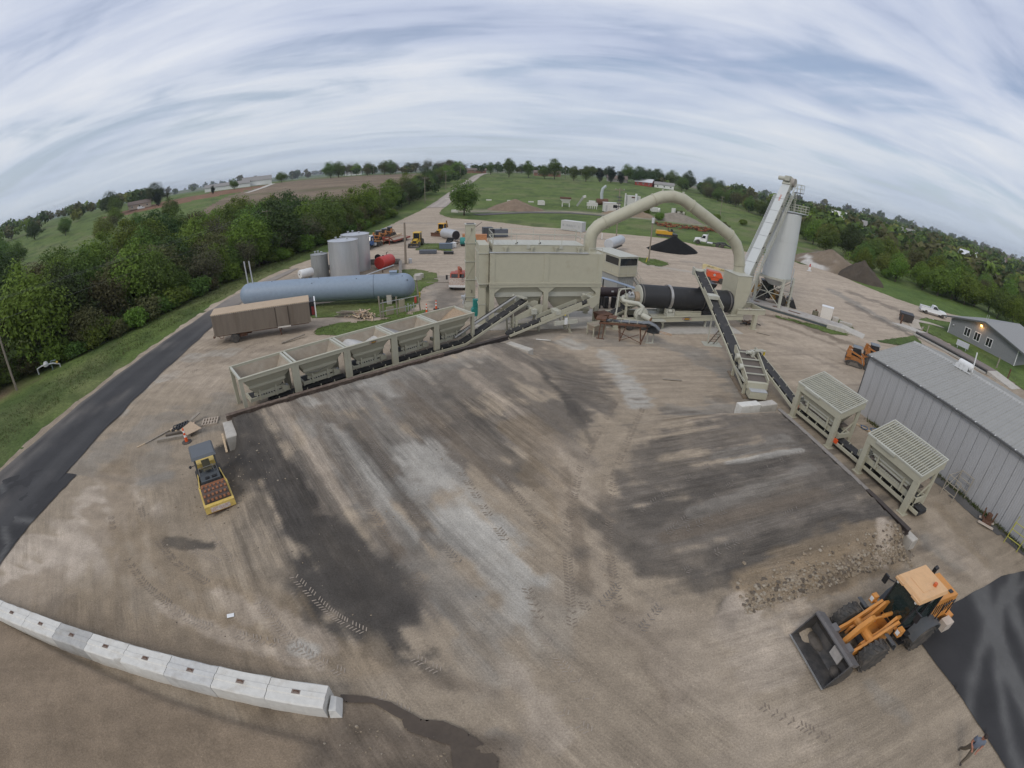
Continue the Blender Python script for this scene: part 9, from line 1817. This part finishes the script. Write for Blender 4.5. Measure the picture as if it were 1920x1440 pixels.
# right hand woods
def fw(): a = r4.uniform(36,64); lo = 150 if a > 47 else 165; d_ = lo+r4.random()**1.3*170; return d_*sin(radians(a)), d_*cos(radians(a))
grove(70, fw, ['m1','f1','f2','y1','o1','m2','d1','f1'], .75, 1.05, 'in the right hand woods', 6, zr)
def fe(): a = r4.uniform(40,60); d_ = 148+r4.uniform(-6,10); return d_*sin(radians(a)), d_*cos(radians(a))
grove(30, fe, ['f1','y1','f2','s1','s1','m2'], .6, .85, 'in the right hand woods', 4, zr)
grove(10, lambda: (r4.uniform(50,110), r4.uniform(165,215)), ['s1','s3','s1'], .7, 1.2, 'scattered in the meadow behind the duct', 5)

# masses of far woodland and the thicket below the trees, nobody could count them
def canopy(name, pts, seed, mats, cat, label, cards=60, lsz=1.0):
    g = np.random.default_rng(seed); Vs = []; mi = []
    for x, y, s, k in pts:
        z = oz(x,y); n = cards; d_ = g.normal(0,1,(n,3)); d_ /= np.linalg.norm(d_,axis=1)[:,None]; c = d_*np.array((3.9,3.9,3.4))*(g.random(n)**.3)[:,None]*s+np.array((x,y,z+4.6*s)); c[:,2] = np.maximum(c[:,2], z+.4)
        nn = d_+g.normal(0,.5,(n,3)); nn /= np.linalg.norm(nn,axis=1)[:,None]; u = np.cross(nn,g.normal(0,1,(n,3))); u /= np.linalg.norm(u,axis=1)[:,None]; v = np.cross(nn,u); q = (lsz*s*g.uniform(.6,1.3,n))[:,None]; Vs.append(np.stack([c-u*q,c-v*q*.7,c+u*q,c+v*q*.7],1).reshape(-1,3)); mi += [k]*n
    V = np.concatenate(Vs); o = npmesh(name, V, np.arange(len(V)).reshape(-1,4), None, mats, None, False); o.data.polygons.foreach_set('material_index', np.array(mi,np.int32)); tag(o, label, cat, kind='stuff'); return o
LM = [LF['mid'], LF['dark'], LF['fresh'], LF['olive'], LF['yellow']]
pts = []
for k in range(1500):
    a = radians(r4.choice((r4.uniform(24,75), r4.uniform(30,72), r4.uniform(-80,-42)))); d_ = 240+r4.random()**1.6*1300
    if a < 0: d_ = 330+r4.random()**1.3*1100
    if math.degrees(a) < 33 and d_ < 420: continue
    x, y = d_*sin(a), d_*cos(a)
    if fbm(np.array([x/160]),np.array([y/160]),2,77)[0] < .40 and d_ > 420: continue
    pts.append((x,y,r4.uniform(.9,1.5)*(1+d_/3000),r4.choice((0,0,1,1,2,3,3,4))))
for k in range(110):
    f = (fs, fb, fm, lambda: (r4.uniform(-215,-60), r4.uniform(462,520)), fr)[k % 5]; x, y = f(); pts.append((x+4,y+9,r4.uniform(.7,1.2),r4.choice((0,1,1,3))))
canopy('far_woods', pts, 401, LM, 'woods', 'distant woodland spreading to the horizon left and right', 55, 1.35)
pts = []
for k in range(900):
    a = radians(r4.uniform(-80,80)); d_ = 1500+r4.random()*3800; x, y = d_*sin(a), d_*cos(a)
    if fbm(np.array([x/500]),np.array([y/500]),2,79)[0] < .5: continue
    pts.append((x,y,r4.uniform(2.2,4.5),r4.choice((1,1,0,3))))
canopy('horizon_woods', pts, 403, LM, 'woods', 'blue grey woods on the farthest hills', 30, 2.2)
pts = []
for k in range(560):
    y = r4.uniform(4,150); x = float(wedge(y))-r4.random()*50; pts.append((x,y,r4.uniform(.25,.55),r4.choice((0,1,1,2,3))))
for k in range(260):
    a = radians(r4.uniform(38,62)); d_ = 150+r4.random()*150; pts.append((d_*sin(a),d_*cos(a),r4.uniform(.3,.6),r4.choice((0,2,2,4,3))))
canopy('thicket', pts, 405, LM, 'thicket', 'tangled undergrowth below the trees on both sides', 110, .42)
# grass tufts where the verge, islands and meadow meet bare ground
def tufts(n, f, seed, hmin, hmax, mats):
    g = random.Random(seed); P_ = np.array([f(g) for k in range(n)]); zz = groundzs(P_[:, 0], P_[:, 1]); V = []; F = []; mi = []
    for k in range(n):
        x, y = P_[k]; z = zz[k]; h = g.uniform(hmin,hmax); s = h*.45
        for j in range(4):
            a = g.uniform(0,2*pi); dx, dy = cos(a)*s, sin(a)*s; b = len(V); lx, ly = g.uniform(-.5,.5)*h, g.uniform(-.5,.5)*h; ox, oy = g.uniform(-.3,.3), g.uniform(-.3,.3); V += [(x+ox-dx*.35,y+oy-dy*.35,z-.03),(x+ox+dx*.35,y+oy+dy*.35,z-.03),(x+ox+dx*.3+lx,y+oy+dy*.3+ly,z+h)]; F.append((b,b+1,b+2)); mi.append(k % len(mats))
    o = npmesh('grass_tufts', np.array(V), np.array(F), None, mats, None, False); o.data.polygons.foreach_set('material_index', np.array(mi,np.int32)); tag(o, 'rough grass tufts along verges and grass islands', 'grass', kind='stuff')
GM = [leafmat('grass_blade', (.088,.128,.034)), leafmat('grass_blade_dry', (.15,.145,.065)), leafmat('grass_blade_mid', (.07,.105,.03))]
def gv(g):
    y = g.uniform(5,150); return -39.3-.055*max(0,min(y,58))*1.0-abs(g.gauss(0,4)), y
def gi(g):
    p = ISL[g.randrange(len(ISL))]; i = g.randrange(len(p)); a, b = p[i], p[(i+1) % len(p)]; t_ = g.random(); c = (sum(q[0] for q in p)/len(p), sum(q[1] for q in p)/len(p)); w = g.random()*.8-.06; x, y = a[0]+(b[0]-a[0])*t_, a[1]+(b[1]-a[1])*t_; return x+(c[0]-x)*w, y+(c[1]-y)*w
tufts(9000, gv, 1, .06, .22, GM); tufts(3800, gi, 2, .05, .2, GM)
def gw(g): 
    t_ = g.random(); return 31.4+.157*(17.8-(28-17*t_))-.25-abs(g.gauss(0,.15)), 28-17*t_
tufts(700, gw, 3, .08, .3, GM)

# ---------------------------------------------------------------- air
hz = M(); hz.box(-7900,7900,-7900,7900,-60,75); hm = bpy.data.materials.new('haze_air'); hm.use_nodes = True; hn = hm.node_tree; hn.nodes.remove(hn.nodes['Principled BSDF']); pv_ = hn.nodes.new('ShaderNodeVolumePrincipled'); pv_.inputs['Color'].default_value = (.80,.86,.95,1); pv_.inputs['Density'].default_value = .00012; hn.links.new(pv_.outputs[0], hn.nodes['Material Output'].inputs['Volume'])
ho = hz.obj('haze', hm, smooth=0); ho['kind'] = 'stuff'
